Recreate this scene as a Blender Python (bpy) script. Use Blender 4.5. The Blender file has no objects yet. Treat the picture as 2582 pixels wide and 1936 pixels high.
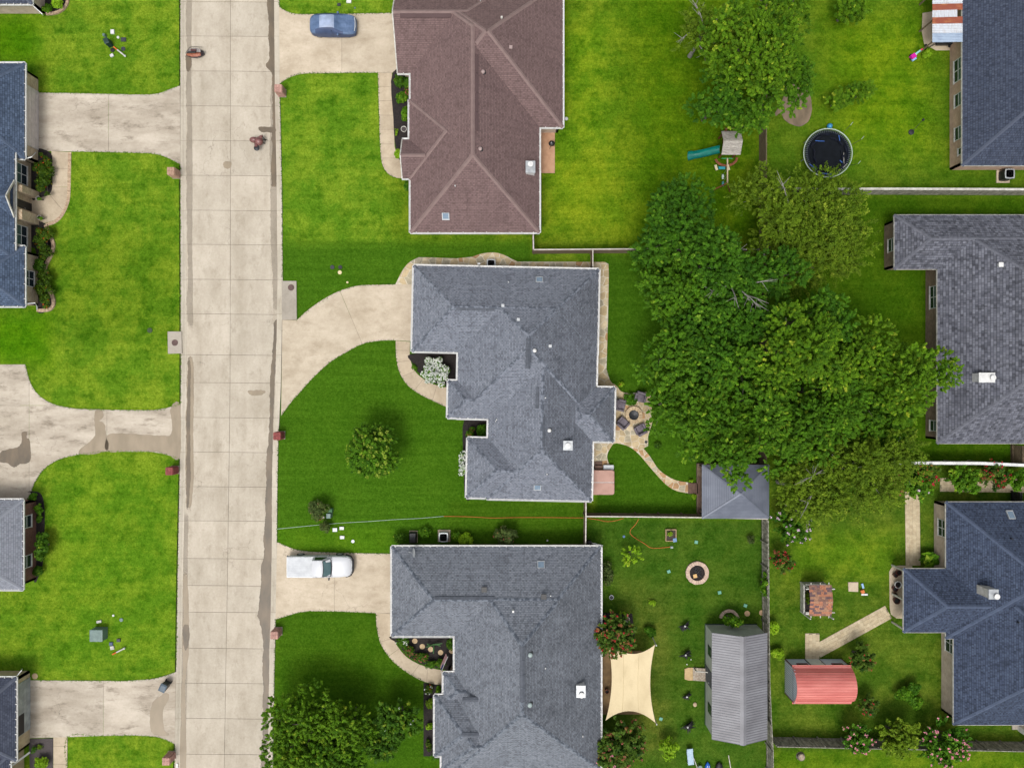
import bpy, math, random
import numpy as np
from mathutils import Vector
random.seed(7); rng = np.random.default_rng(7)
sc = bpy.context.scene
# ---------------------------------------------------------------- survey: photo pixel -> metres
S = 0.03684          # metres per photo pixel on the ground
HC = 66.0            # height of the drone
ZL = 0.10            # lawn level (street is 0)
def W(u, v, z=ZL):
    k = S*(HC-z)/HC
    return ((u-1291)*k, (968-v)*k, z)
def W2(u, v, z=ZL):
    return W(u, v, z)[:2]
# ---------------------------------------------------------------- camera, sky, sun, exposure
cam = bpy.data.cameras.new('camera'); co = bpy.data.objects.new('camera', cam)
sc.collection.objects.link(co); co.location = (0, 0, HC); co.rotation_euler = (0, 0, 0)
cam.sensor_width = 36; cam.lens = 36*HC/(2582*S); cam.clip_end = 3000; cam.clip_start = 0.5
sc.camera = co
SUN_EL, SUN_AZ = 66, 200      # degrees; azimuth clockwise from north (+Y)
w = bpy.data.worlds.new('World'); sc.world = w; w.use_nodes = True
nt = w.node_tree; bg = nt.nodes['Background']
sky = nt.nodes.new('ShaderNodeTexSky'); sky.sky_type = 'NISHITA'; sky.sun_disc = False
sky.sun_elevation = math.radians(SUN_EL); sky.sun_rotation = math.radians(SUN_AZ)
sky.dust_density = 5.0; sky.air_density = 1.0
hs = nt.nodes.new('ShaderNodeHueSaturation'); hs.inputs['Saturation'].default_value = 0.22   # thin overcast
nt.links.new(sky.outputs[0], hs.inputs['Color']); nt.links.new(hs.outputs[0], bg.inputs[0])
bg.inputs[1].default_value = 0.15
sl = bpy.data.lights.new('sun', 'SUN'); so = bpy.data.objects.new('sun', sl); sc.collection.objects.link(so)
sl.energy = 1.2; sl.angle = math.radians(20); sl.color = (1.0, 0.965, 0.91)
_e, _a = math.radians(SUN_EL), math.radians(SUN_AZ)
so.rotation_euler = Vector((math.sin(_a)*math.cos(_e), math.cos(_a)*math.cos(_e), math.sin(_e))).to_track_quat('Z', 'Y').to_euler()
so.location = (0, 0, 90)
sc.view_settings.view_transform = 'Standard'; sc.view_settings.look = 'None'
sc.view_settings.exposure = 0.36; sc.view_settings.gamma = 1; sc.view_settings.use_curve_mapping = False
# ---------------------------------------------------------------- object helpers
COL = sc.collection
WL = {}
def tag(o, label=None, cat=None, group=None, kind=None):
    if label: o['label'] = label
    if cat: o['category'] = cat
    if group: o['group'] = group
    if kind: o['kind'] = kind
    return o
def thing(name, label, cat, loc, group=None, kind=None, rz=0):
    o = bpy.data.objects.new(name, None); COL.objects.link(o)
    o.empty_display_size = .2
    o.location = loc; o.rotation_euler = (0, 0, rz); WL[o] = Vector(loc)
    return tag(o, label, cat, group, kind)
def link(me, name, mat, parent=None):
    o = bpy.data.objects.new(name, me); COL.objects.link(o)
    if parent is not None:
        o.parent = parent
        WL[o] = WL[parent].copy()
    else:
        WL[o] = Vector((0, 0, 0))
    if mat is not None and not me.materials:
        for m in (mat if isinstance(mat, (list, tuple)) else [mat]): me.materials.append(m)
    return o
def dup(root, loc, rz=0, label=None, group=None, scale=None):
    r = root.copy(); COL.objects.link(r); r.location = loc; r.rotation_euler = (0, 0, rz); WL[r] = Vector(loc)
    if scale: r.scale = (scale,)*3
    if label: r['label'] = label
    if group: r['group'] = group
    for ch in list(root.children):
        c = ch.copy(); COL.objects.link(c); c.parent = r
        for g in ch.children:
            d = g.copy(); COL.objects.link(d); d.parent = c
    return r
class MB:
    def __init__(s): s.v = []; s.f = []; s.uv = {}
    def add(s, vs, fs):
        o = len(s.v); s.v += [tuple(p) for p in vs]; s.f += [tuple(i+o for i in f) for f in fs]; return s
    def box(s, c, d, rz=0, rx=0, ry=0):
        hx, hy, hz = d[0]/2, d[1]/2, d[2]/2
        pts = []
        cx, sx = math.cos(rx), math.sin(rx); cy, sy = math.cos(ry), math.sin(ry); cz, sz = math.cos(rz), math.sin(rz)
        for z in (-hz, hz):
            for x, y in ((-hx, -hy), (hx, -hy), (hx, hy), (-hx, hy)):
                X, Y, Z = x, y*cx-z*sx, y*sx+z*cx
                X, Z = X*cy+Z*sy, -X*sy+Z*cy
                X, Y = X*cz-Y*sz, X*sz+Y*cz
                pts.append((c[0]+X, c[1]+Y, c[2]+Z))
        return s.add(pts, [(3, 2, 1, 0), (4, 5, 6, 7), (0, 1, 5, 4), (1, 2, 6, 5), (2, 3, 7, 6), (3, 0, 4, 7)])
    def b(s, x0, y0, z0, x1, y1, z1):
        return s.box(((x0+x1)/2, (y0+y1)/2, (z0+z1)/2), (abs(x1-x0), abs(y1-y0), abs(z1-z0)))
    def tube(s, pts, r, n=8, cap=True):
        pts = [Vector(p) for p in pts]; rs = r if isinstance(r, (list, tuple)) else [r]*len(pts)
        rings = []
        for i, p in enumerate(pts):
            d = (pts[min(i+1, len(pts)-1)]-pts[max(i-1, 0)])
            if d.length < 1e-6: d = Vector((0, 0, 1))
            d.normalize()
            a = Vector((0, 0, 1)) if abs(d.z) < .9 else Vector((1, 0, 0))
            x = d.cross(a).normalized(); y = d.cross(x).normalized()
            rings.append([p+(x*math.cos(t)+y*math.sin(t))*rs[i] for t in [2*math.pi*k/n for k in range(n)]])
        return s.loft(rings, cap)
    def bar(s, a, b, wd, ht=None, rot=0):
        ht = ht or wd
        a, b = Vector(a), Vector(b); d = (b-a).normalized()
        up = Vector((0, 0, 1)) if abs(d.z) < .95 else Vector((1, 0, 0))
        x = d.cross(up).normalized(); y = x.cross(d).normalized()
        q = [(-wd/2, -ht/2), (wd/2, -ht/2), (wd/2, ht/2), (-wd/2, ht/2)]
        return s.loft([[p+x*i+y*j for i, j in q] for p in (a, b)], True)
    def loft(s, rings, cap=True, closed=True):
        n = len(rings[0]); vs = [p for r in rings for p in r]; fs = []
        for i in range(len(rings)-1):
            for k in range(n if closed else n-1):
                fs.append((i*n+k, i*n+(k+1) % n, (i+1)*n+(k+1) % n, (i+1)*n+k))
        if cap: fs += [tuple(range(n-1, -1, -1)), tuple(range((len(rings)-1)*n, len(rings)*n))]
        return s.add(vs, fs)
    def prism(s, poly, z0, z1):
        poly = list(poly)
        if sum(a[0]*b[1]-b[0]*a[1] for a, b in zip(poly, poly[1:]+poly[:1])) < 0: poly.reverse()
        n = len(poly)
        return s.add([(p[0], p[1], z0) for p in poly]+[(p[0], p[1], z1) for p in poly],
                     [tuple(range(n, 2*n)), tuple(range(n-1, -1, -1))]+[(i, (i+1) % n, n+(i+1) % n, n+i) for i in range(n)])
    def cyl(s, c, r, h, n=16, r2=None):
        r2 = r if r2 is None else r2
        return s.loft([[(c[0]+q*math.cos(2*math.pi*k/n), c[1]+q*math.sin(2*math.pi*k/n), c[2]+z) for k in range(n)] for q, z in ((r, 0), (r2, h))])
    def lathe(s, c, prof, n=16):
        return s.loft([[(c[0]+q*math.cos(2*math.pi*k/n), c[1]+q*math.sin(2*math.pi*k/n), c[2]+z) for k in range(n)] for q, z in prof])
    def ball(s, c, r, n=10, m=7, sz=1.0, sx=1.0, sy=1.0):
        return s.loft([[(c[0]+sx*r*math.sin(math.pi*(j+.02)/(m-.0+.04))*math.cos(2*math.pi*k/n), c[1]+sy*r*math.sin(math.pi*(j+.02)/(m+.04))*math.sin(2*math.pi*k/n), c[2]-sz*r*math.cos(math.pi*(j+.02)/(m+.04))) for k in range(n)] for j in range(m+1)])
    def ring(s, c, r0, r1, z0, z1, n=32, a0=0, a1=2*math.pi):
        full = abs(a1-a0-2*math.pi) < 1e-6
        rings = []
        for k in range(n if full else n+1):
            a = a0+(a1-a0)*k/n; cx, sx = math.cos(a), math.sin(a)
            rings.append([(c[0]+r*cx, c[1]+r*sx, c[2]+z) for r, z in ((r0, z0), (r1, z0), (r1, z1), (r0, z1))])
        if full: rings.append(rings[0])
        return s.loft(rings, not full)
    def xf(s, loc=(0, 0, 0), rz=0, sc_=1.0):
        c, n = math.cos(rz)*sc_, math.sin(rz)*sc_
        s.v = [(loc[0]+x*c-y*n, loc[1]+x*n+y*c, loc[2]+z*sc_) for x, y, z in s.v]; return s
    def build(s, name, mat, parent=None, smooth=False):
        o = WL[parent] if parent is not None else Vector((0, 0, 0))
        me = bpy.data.meshes.new(name)
        me.from_pydata([(x-o.x, y-o.y, z-o.z) for x, y, z in s.v], [], s.f)
        if s.uv:
            lay = me.uv_layers.new(name='UVMap'); li = 0
            for fi, f in enumerate(s.f):
                for k in range(len(f)):
                    lay.data[li].uv = s.uv[fi][k] if fi in s.uv else (0, 0); li += 1
        if smooth:
            me.polygons.foreach_set('use_smooth', [True]*len(me.polygons))
            try: me.set_sharp_from_angle(angle=math.radians(45))
            except Exception: pass
        return link(me, name, mat, parent)
def solo(name, mb, mat, label, cat, group=None, smooth=False, kind=None):
    """a thing that is one mesh: origin moved to its base"""
    vs = np.array(mb.v); c = Vector((vs[:, 0].mean(), vs[:, 1].mean(), vs[:, 2].min()))
    mb.v = [(x-c.x, y-c.y, z-c.z) for x, y, z in mb.v]
    o = mb.build(name, mat, None, smooth); o.location = c; WL[o] = c
    return tag(o, label, cat, group, kind)
# ---------------------------------------------------------------- polygon helpers
def catmull(pts, per=5, closed=False):
    n = len(pts); out = []
    rngi = range(n) if closed else range(n-1)
    for i in rngi:
        p = [pts[(i+k) % n] if closed else pts[min(max(i+k, 0), n-1)] for k in (-1, 0, 1, 2)]
        for t in [j/per for j in range(per)]:
            out.append(tuple(.5*(2*p[1][d]+(p[2][d]-p[0][d])*t+(2*p[0][d]-5*p[1][d]+4*p[2][d]-p[3][d])*t*t+(3*p[1][d]-p[0][d]-3*p[2][d]+p[3][d])*t**3) for d in range(len(p[1]))))
    if not closed: out.append(tuple(pts[-1]))
    return out
def clip(poly, a, b, off=0.0):
    """keep the part of poly to the left of a->b, shifted left by off"""
    dx, dy = b[0]-a[0], b[1]-a[1]; L = math.hypot(dx, dy); nx, ny = -dy/L, dx/L
    d = [(p[0]-a[0])*nx+(p[1]-a[1])*ny-off for p in poly]; out = []
    for i in range(len(poly)):
        j = (i+1) % len(poly)
        if d[i] >= 0: out.append(poly[i])
        if (d[i] >= 0) != (d[j] >= 0):
            t = d[i]/(d[i]-d[j]); out.append((poly[i][0]+t*(poly[j][0]-poly[i][0]), poly[i][1]+t*(poly[j][1]-poly[i][1])))
    return out
def area(p): return abs(sum(a[0]*b[1]-b[0]*a[1] for a, b in zip(p, p[1:]+p[:1])))/2
def inside(p, poly):
    c = False; x, y = p
    for (x1, y1), (x2, y2) in zip(poly, poly[1:]+poly[:1]):
        if (y1 > y) != (y2 > y) and x < (x2-x1)*(y-y1)/(y2-y1)+x1: c = not c
    return c
def px(pts, z=ZL): return [W2(u, v, z) for u, v in pts]
# ---------------------------------------------------------------- materials
def lin(c, k=0.74):
    return tuple((((x/255)/12.92) if x/255 <= .04045 else ((x/255+.055)/1.055)**2.4)*k for x in c)+(1,)
def newmat(name):
    m = bpy.data.materials.new(name); m.use_nodes = True
    return m, m.node_tree, m.node_tree.nodes, m.node_tree.links, m.node_tree.nodes['Principled BSDF']
def mixn(ns, ls, fac, a, b, mode='MIX'):
    n = ns.new('ShaderNodeMix'); n.data_type = 'RGBA'; n.blend_type = mode
    for sock, val in ((n.inputs[0], fac), (n.inputs[6], a), (n.inputs[7], b)):
        if hasattr(val, 'links'): ls.new(val, sock)
        else: sock.default_value = val
    return n.outputs[2]
def noise(ns, ls, vec, scale, detail=4, rough=.55):
    n = ns.new('ShaderNodeTexNoise'); n.inputs['Scale'].default_value = scale
    n.inputs['Detail'].default_value = detail; n.inputs['Roughness'].default_value = rough
    if vec is not None: ls.new(vec, n.inputs['Vector'])
    return n.outputs['Fac']
def ramp(ns, ls, fac, lo, hi, a=(0, 0, 0, 1), b=(1, 1, 1, 1)):
    n = ns.new('ShaderNodeValToRGB'); n.color_ramp.elements[0].position = lo; n.color_ramp.elements[1].position = hi
    n.color_ramp.elements[0].color = a; n.color_ramp.elements[1].color = b
    ls.new(fac, n.inputs[0]); return n.outputs[0]
def pos(ns, ls, stretch=(1, 1, 1)):
    g = ns.new('ShaderNodeNewGeometry')
    if stretch == (1, 1, 1): return g.outputs['Position']
    v = ns.new('ShaderNodeVectorMath'); v.operation = 'MULTIPLY'; v.inputs[1].default_value = stretch
    ls.new(g.outputs['Position'], v.inputs[0]); return v.outputs[0]
def mat(name, c, c2=None, scale=3.0, rough=.8, stretch=(1, 1, 1), lo=.38, hi=.62, fine=0.0, fscale=25, objvar=0.0, bump=0.0, bscale=30, metal=0.0, spec=.5, k=.74, detail=5):
    m, t, ns, ls, p = newmat(name)
    base = lin(c, k)
    col = None
    if c2:
        v = pos(ns, ls, stretch)
        col = mixn(ns, ls, ramp(ns, ls, noise(ns, ls, v, scale, detail), lo, hi), base, lin(c2, k))
    if fine:
        f = ramp(ns, ls, noise(ns, ls, pos(ns, ls, stretch), fscale, 3), .3, .7, (1-fine,)*3+(1,), (1+fine,)*3+(1,))
        col = mixn(ns, ls, 1.0, col if col else base, f, 'MULTIPLY')
    if objvar:
        oi = ns.new('ShaderNodeObjectInfo')
        f = ramp(ns, ls, oi.outputs['Random'], 0, 1, (1-objvar,)*3+(1,), (1+objvar,)*3+(1,))
        col = mixn(ns, ls, 1.0, col if col else base, f, 'MULTIPLY')
    if col: ls.new(col, p.inputs['Base Color'])
    else: p.inputs['Base Color'].default_value = base
    p.inputs['Roughness'].default_value = rough; p.inputs['Metallic'].default_value = metal
    p.inputs['Specular IOR Level'].default_value = spec
    if bump:
        b = ns.new('ShaderNodeBump'); b.inputs['Strength'].default_value = bump; b.inputs['Distance'].default_value = .03
        ls.new(noise(ns, ls, pos(ns, ls), bscale, 3), b.inputs['Height']); ls.new(b.outputs[0], p.inputs['Normal'])
    return m
def concrete(name, c, dark, stretch=(1, 1, 1), stain=.5, k=.74):
    m, t, ns, ls, p = newmat(name)
    v = pos(ns, ls, stretch); v0 = pos(ns, ls)
    half = tuple((a*.5+b*.5) for a, b in zip(c, dark))
    col = mixn(ns, ls, ramp(ns, ls, noise(ns, ls, v, .5, 6, .68), .36, .70), lin(c, k), lin(half, k))
    st = ramp(ns, ls, noise(ns, ls, v, 1.15, 7, .76), .53, .70, (0, 0, 0, 1), (stain,)*3+(1,))
    col = mixn(ns, ls, st, col, lin(dark, k))
    sp = ramp(ns, ls, noise(ns, ls, v0, 4.5, 5, .8), .3, .7, (.90, .895, .88, 1), (1.07, 1.07, 1.07, 1))
    col = mixn(ns, ls, 1.0, col, sp, 'MULTIPLY')
    tk = ramp(ns, ls, noise(ns, ls, pos(ns, ls, (.7*stretch[0], .06*stretch[1] if stretch[0] >= 1 else .7, 1)), 1.0, 3, .6), .5, .72, (1, 1, 1, 1), (.9, .89, .875, 1))
    col = mixn(ns, ls, 1.0, col, tk, 'MULTIPLY')
    # hairline cracks and drips
    vo = ns.new('ShaderNodeTexVoronoi'); vo.feature = 'DISTANCE_TO_EDGE'; vo.inputs['Scale'].default_value = .33
    wv = ns.new('ShaderNodeVectorMath'); wv.operation = 'ADD'; nn = ns.new('ShaderNodeTexNoise'); nn.inputs['Scale'].default_value = 1.4; nn.inputs['Detail'].default_value = 4
    ls.new(v0, nn.inputs['Vector']); ls.new(v0, wv.inputs[0]); ls.new(nn.outputs['Color'], wv.inputs[1]); ls.new(wv.outputs[0], vo.inputs['Vector'])
    ck = ramp(ns, ls, vo.outputs['Distance'], .0, .006, (1, 1, 1, 1), (0, 0, 0, 1))
    cm = ramp(ns, ls, noise(ns, ls, v0, .16, 2), .56, .62, (0, 0, 0, 1), (.55, .55, .55, 1))
    col = mixn(ns, ls, mixn(ns, ls, 1.0, ck, cm, 'MULTIPLY'), col, lin(tuple(q*.62 for q in dark), k))
    oi = ns.new('ShaderNodeObjectInfo')
    col = mixn(ns, ls, 1.0, col, ramp(ns, ls, oi.outputs['Random'], 0, 1, (.93, .93, .925, 1), (1.03, 1.025, 1.02, 1)), 'MULTIPLY')
    ls.new(col, p.inputs['Base Color']); p.inputs['Roughness'].default_value = .85; p.inputs['Specular IOR Level'].default_value = .2
    b = ns.new('ShaderNodeBump'); b.inputs['Strength'].default_value = .25; b.inputs['Distance'].default_value = .02
    ls.new(noise(ns, ls, v0, 12, 3), b.inputs['Height']); ls.new(b.outputs[0], p.inputs['Normal'])
    return m
def dampmat(name, c, c2, strength=.9, k=.74):
    """soft-edged wet film: opacity from the mesh's 'wet' attribute broken up by noise"""
    m, t, ns, ls, p = newmat(name)
    at = ns.new('ShaderNodeAttribute'); at.attribute_name = 'wet'
    col = mixn(ns, ls, ramp(ns, ls, noise(ns, ls, pos(ns, ls, (1, .4, 1)), 1.2, 5), .35, .65), lin(c, k), lin(c2, k))
    ls.new(col, p.inputs['Base Color']); p.inputs['Roughness'].default_value = .45; p.inputs['Specular IOR Level'].default_value = .35
    ad = ns.new('ShaderNodeMath'); ad.operation = 'MULTIPLY_ADD'; ls.new(noise(ns, ls, pos(ns, ls), 2.4, 5, .7), ad.inputs[0]); ad.inputs[1].default_value = 1.2; ls.new(at.outputs['Fac'], ad.inputs[2])
    f = ramp(ns, ls, ad.outputs[0], .80, 1.35, (0, 0, 0, 1), (strength,)*3+(1,))
    tr = ns.new('ShaderNodeBsdfTransparent'); mx = ns.new('ShaderNodeMixShader'); ls.new(f, mx.inputs[0]); ls.new(tr.outputs[0], mx.inputs[1]); ls.new(p.outputs[0], mx.inputs[2]); ls.new(mx.outputs[0], ns['Material Output'].inputs[0])
    return m
def shingle(name, c, c2, line, tab=.30, course=.145, var=.5, contrast=.5, k=.74, patch=None, east=None):
    """asphalt shingles: courses laid out in the roof's own UV (metres)"""
    m, t, ns, ls, p = newmat(name)
    uv = ns.new('ShaderNodeUVMap')
    br = ns.new('ShaderNodeTexBrick'); ls.new(uv.outputs[0], br.inputs['Vector'])
    br.inputs['Scale'].default_value = 1; br.inputs['Brick Width'].default_value = tab; br.inputs['Row Height'].default_value = course
    br.inputs['Mortar Size'].default_value = course*.09; br.inputs['Mortar Smooth'].default_value = .4; br.inputs['Bias'].default_value = 0
    br.offset = .43; br.inputs['Color1'].default_value = lin(c, k); br.inputs['Color2'].default_value = lin(c2, k); br.inputs['Mortar'].default_value = lin(line, k)
    col = br.outputs['Color']
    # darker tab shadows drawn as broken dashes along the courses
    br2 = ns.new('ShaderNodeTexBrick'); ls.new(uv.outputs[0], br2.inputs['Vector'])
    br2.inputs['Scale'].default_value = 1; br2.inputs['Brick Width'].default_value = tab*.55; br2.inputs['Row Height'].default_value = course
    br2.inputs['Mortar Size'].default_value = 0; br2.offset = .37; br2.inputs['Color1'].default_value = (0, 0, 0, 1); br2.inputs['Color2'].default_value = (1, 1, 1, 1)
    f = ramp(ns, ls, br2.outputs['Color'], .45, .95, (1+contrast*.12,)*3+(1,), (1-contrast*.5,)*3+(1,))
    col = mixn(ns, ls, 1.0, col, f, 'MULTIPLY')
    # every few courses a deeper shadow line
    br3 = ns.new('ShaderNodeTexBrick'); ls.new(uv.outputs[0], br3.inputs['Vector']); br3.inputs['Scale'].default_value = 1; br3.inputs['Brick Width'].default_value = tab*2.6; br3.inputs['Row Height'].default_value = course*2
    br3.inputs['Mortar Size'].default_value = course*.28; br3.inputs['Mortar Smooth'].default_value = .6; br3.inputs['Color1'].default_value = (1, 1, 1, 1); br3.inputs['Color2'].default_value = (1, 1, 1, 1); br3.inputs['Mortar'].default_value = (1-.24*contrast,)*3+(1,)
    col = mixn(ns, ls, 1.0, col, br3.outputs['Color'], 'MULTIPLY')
    v0 = pos(ns, ls)
    f = ramp(ns, ls, noise(ns, ls, v0, .45, 6, .6), .3, .72, (1+.10*var,)*3+(1,), (1-.22*var,)*3+(1,))
    col = mixn(ns, ls, 1.0, col, f, 'MULTIPLY')
    if patch:
        f = ramp(ns, ls, noise(ns, ls, v0, patch[0], 5, .65), .52, .68, (1, 1, 1, 1), (patch[1],)*3+(1,))
        col = mixn(ns, ls, 1.0, col, f, 'MULTIPLY')
    st_ = ns.new('ShaderNodeVectorMath'); st_.operation = 'MULTIPLY'; st_.inputs[1].default_value = (1.6, .22, 1); ls.new(uv.outputs[0], st_.inputs[0])
    col = mixn(ns, ls, 1.0, col, ramp(ns, ls, noise(ns, ls, st_.outputs[0], 1.0, 4, .65), .5, .75, (1.02, 1.02, 1.02, 1), (.86, .86, .87, 1)), 'MULTIPLY')
    if east:   # blotchy darkening keyed to east-facing normals
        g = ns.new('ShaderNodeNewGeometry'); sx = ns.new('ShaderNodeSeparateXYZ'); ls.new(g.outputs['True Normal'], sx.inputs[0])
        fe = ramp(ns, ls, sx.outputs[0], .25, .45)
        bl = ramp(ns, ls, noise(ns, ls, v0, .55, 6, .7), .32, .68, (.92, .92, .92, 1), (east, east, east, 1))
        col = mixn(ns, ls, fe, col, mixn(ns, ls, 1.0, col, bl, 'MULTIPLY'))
    ls.new(col, p.inputs['Base Color']); p.inputs['Roughness'].default_value = .9; p.inputs['Specular IOR Level'].default_value = .2
    b = ns.new('ShaderNodeBump'); b.inputs['Strength'].default_value = .5; b.inputs['Distance'].default_value = .02
    ls.new(br.outputs['Fac'], b.inputs['Height']); b.invert = True
    ls.new(b.outputs[0], p.inputs['Normal'])
    return m
def brickmat(name, c, c2, mortar, k=.74):
    m, t, ns, ls, p = newmat(name)
    g = ns.new('ShaderNodeNewGeometry'); sx = ns.new('ShaderNodeSeparateXYZ'); ls.new(g.outputs['Position'], sx.inputs[0])
    ad = ns.new('ShaderNodeMath'); ls.new(sx.outputs[0], ad.inputs[0]); ls.new(sx.outputs[1], ad.inputs[1])
    cb = ns.new('ShaderNodeCombineXYZ'); ls.new(ad.outputs[0], cb.inputs[0]); ls.new(sx.outputs[2], cb.inputs[1])
    br = ns.new('ShaderNodeTexBrick'); ls.new(cb.outputs[0], br.inputs['Vector']); br.inputs['Scale'].default_value = 1
    br.inputs['Brick Width'].default_value = .24; br.inputs['Row Height'].default_value = .085; br.inputs['Mortar Size'].default_value = .01
    br.inputs['Color1'].default_value = lin(c, k); br.inputs['Color2'].default_value = lin(c2, k); br.inputs['Mortar'].default_value = lin(mortar, k)
    f = ramp(ns, ls, noise(ns, ls, g.outputs['Position'], 1.6, 5), .3, .7, (.8, .8, .8, 1), (1.1, 1.1, 1.1, 1))
    ls.new(mixn(ns, ls, 1.0, br.outputs['Color'], f, 'MULTIPLY'), p.inputs['Base Color']); p.inputs['Roughness'].default_value = .85
    return m
def leafmat(name, c1, c2, c3=None, trans=.32, k=.74):
    m, t, ns, ls, p = newmat(name)
    at = ns.new('ShaderNodeAttribute'); at.attribute_name = 'rnd'
    r = ns.new('ShaderNodeValToRGB'); r.color_ramp.elements[0].color = lin(c1, k); r.color_ramp.elements[1].color = lin(c2, k)
    if c3:
        e = r.color_ramp.elements.new(.86); e.color = lin(c2, k); r.color_ramp.elements[2].color = lin(c3, k)
    ls.new(at.outputs['Fac'], r.inputs[0])
    v = pos(ns, ls)
    f = ramp(ns, ls, noise(ns, ls, v, .9, 3), .35, .65, (.8, .8, .8, 1), (1.15, 1.15, 1.1, 1))
    col = mixn(ns, ls, 1.0, r.outputs[0], f, 'MULTIPLY')
    ls.new(col, p.inputs['Base Color']); p.inputs['Roughness'].default_value = .6; p.inputs['Specular IOR Level'].default_value = .12
    tr = ns.new('ShaderNodeBsdfTranslucent'); ls.new(col, tr.inputs['Color'])
    mx = ns.new('ShaderNodeMixShader'); mx.inputs[0].default_value = trans
    ls.new(p.outputs[0], mx.inputs[1]); ls.new(tr.outputs[0], mx.inputs[2]); ls.new(mx.outputs[0], ns['Material Output'].inputs[0])
    return m
MT = {}
MT['road'] = concrete('street_concrete', (209, 199, 183), (160, 149, 131), (1, .55, 1), .6)
MT['drive'] = concrete('driveway_concrete', (218, 204, 183), (160, 144, 120), (.6, 1, 1), .45)
MT['drive_old'] = concrete('old_driveway_concrete', (214, 203, 187), (126, 114, 98), (.35, 1, 1), .9)
MT['walk'] = concrete('walk_concrete', (212, 196, 172), (160, 143, 120), (1, 1, 1), .4)
MT['kerb'] = concrete('kerb_concrete', (212, 203, 187), (160, 150, 132), (1, .3, 1), .6)
MT['inlet'] = concrete('inlet_concrete', (188, 180, 168), (150, 142, 130), (1, 1, 1), .5)
MT['joint'] = mat('joint_filler', (128, 118, 102), (104, 95, 80), 2)
MT['damp'] = dampmat('damp_concrete', (108, 98, 84), (134, 118, 98), .85)
MT['damp_soft'] = dampmat('drying_concrete', (160, 145, 122), (176, 160, 136), .8)
MT['soil'] = mat('soil', (70, 58, 45), (52, 42, 34), 4)
MT['mulch'] = mat('dark_mulch', (48, 40, 38), (26, 22, 22), 9, .95, fine=.4, fscale=30)
MT['gravel'] = mat('dark_gravel', (92, 84, 84), (66, 60, 60), 14, .95, fine=.35, fscale=40)
MT['white'] = mat('white_paint', (236, 236, 234), (214, 214, 212), 3, .5)
MT['offwhite'] = mat('weathered_white', (214, 212, 204), (180, 176, 166), 3, .7, fine=.08)
MT['glass'] = mat('window_glass', (40, 52, 60), None, rough=.12, spec=.8)
MT['glassgreen'] = mat('screened_glass', (92, 116, 112), (70, 92, 90), 2, .25, spec=.6)
MT['black'] = mat('black_plastic', (24, 24, 27), None, rough=.5)
MT['darkmetal'] = mat('dark_metal', (52, 54, 58), (40, 42, 46), 3, .5, metal=.3)
MT['metal'] = mat('galvanised', (196, 200, 202), (170, 174, 178), 3, .4, metal=.35)
MT['bark'] = mat('bark', (120, 112, 102), (86, 78, 70), 5, .9)
MT['greybark'] = mat('grey_bark', (168, 164, 158), (124, 120, 114), 5, .9)
MT['wood'] = mat('weathered_cedar', (138, 118, 96), (104, 88, 72), 2.5, .85, (1, 1, 6), fine=.12, fscale=20)
MT['woodgrey'] = mat('grey_weathered_boards', (176, 172, 158), (116, 114, 100), 1.6, .9, (3, 3, 1), .36, .6, .15, 14)
MT['woodtop'] = mat('pale_fence_cap', (220, 212, 202), (190, 182, 172), 3, .8)
MT['redwood'] = mat('redwood_stain', (150, 88, 52), (116, 64, 38), 5, .7)
MT['brickbeige'] = brickmat('beige_brick', (206, 184, 152), (176, 150, 118), (206, 198, 182))
MT['brickred'] = brickmat('red_brick', (128, 70, 58), (96, 50, 46), (150, 130, 116))
MT['brickpink'] = brickmat('pink_brick', (206, 168, 146), (190, 150, 128), (208, 188, 170))
MT['brickbrown'] = brickmat('brown_brick', (158, 132, 112), (124, 100, 84), (160, 146, 130))
MT['brickpale'] = brickmat('pale_brick', (214, 192, 174), (196, 172, 152), (214, 202, 188))
MT['siding'] = mat('pale_garage_paint', (178, 184, 182), (150, 156, 154), 1.2, .6)
# ================================================================ ground, lawns, street
def interp(v, tab):
    for (a, x), (b, y) in zip(tab, tab[1:]):
        if v <= b or (b, y) == tab[-1]:
            t = (v-a)/(b-a); return x+(y-x)*t
LEFT = [(-400, 454.5), (480, 455), (980, 456), (1200, 453), (1436, 448), (1700, 444), (1936, 440), (2400, 432)]
RIGHT = [(-400, 703), (0, 704), (250, 706), (480, 711), (700, 713), (980, 708), (1100, 702), (1250, 699), (1400, 698), (1560, 695), (1700, 692), (1936, 688), (2400, 680)]
MID = [(-400, 581), (480, 581), (1000, 580), (1200, 577), (1430, 574), (1600, 571), (1900, 566), (2400, 556)]
ROWS = [-345, -258, -170, -82, 5, 92, 180, 268, 355, 443, 531, 617, 705, 792, 895, 965, 1053, 1140, 1227, 1313, 1408, 1476, 1543, 1634, 1722, 1811, 1901, 1990, 2078, 2166, 2254]
KW = 14
g = MB().add([(-900, -900, -.06), (900, -900, -.06), (900, 900, -.06), (-900, 900, -.06)], [(0, 1, 2, 3)])
tag(g.build('ground', MT['soil']), kind='structure')
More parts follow.
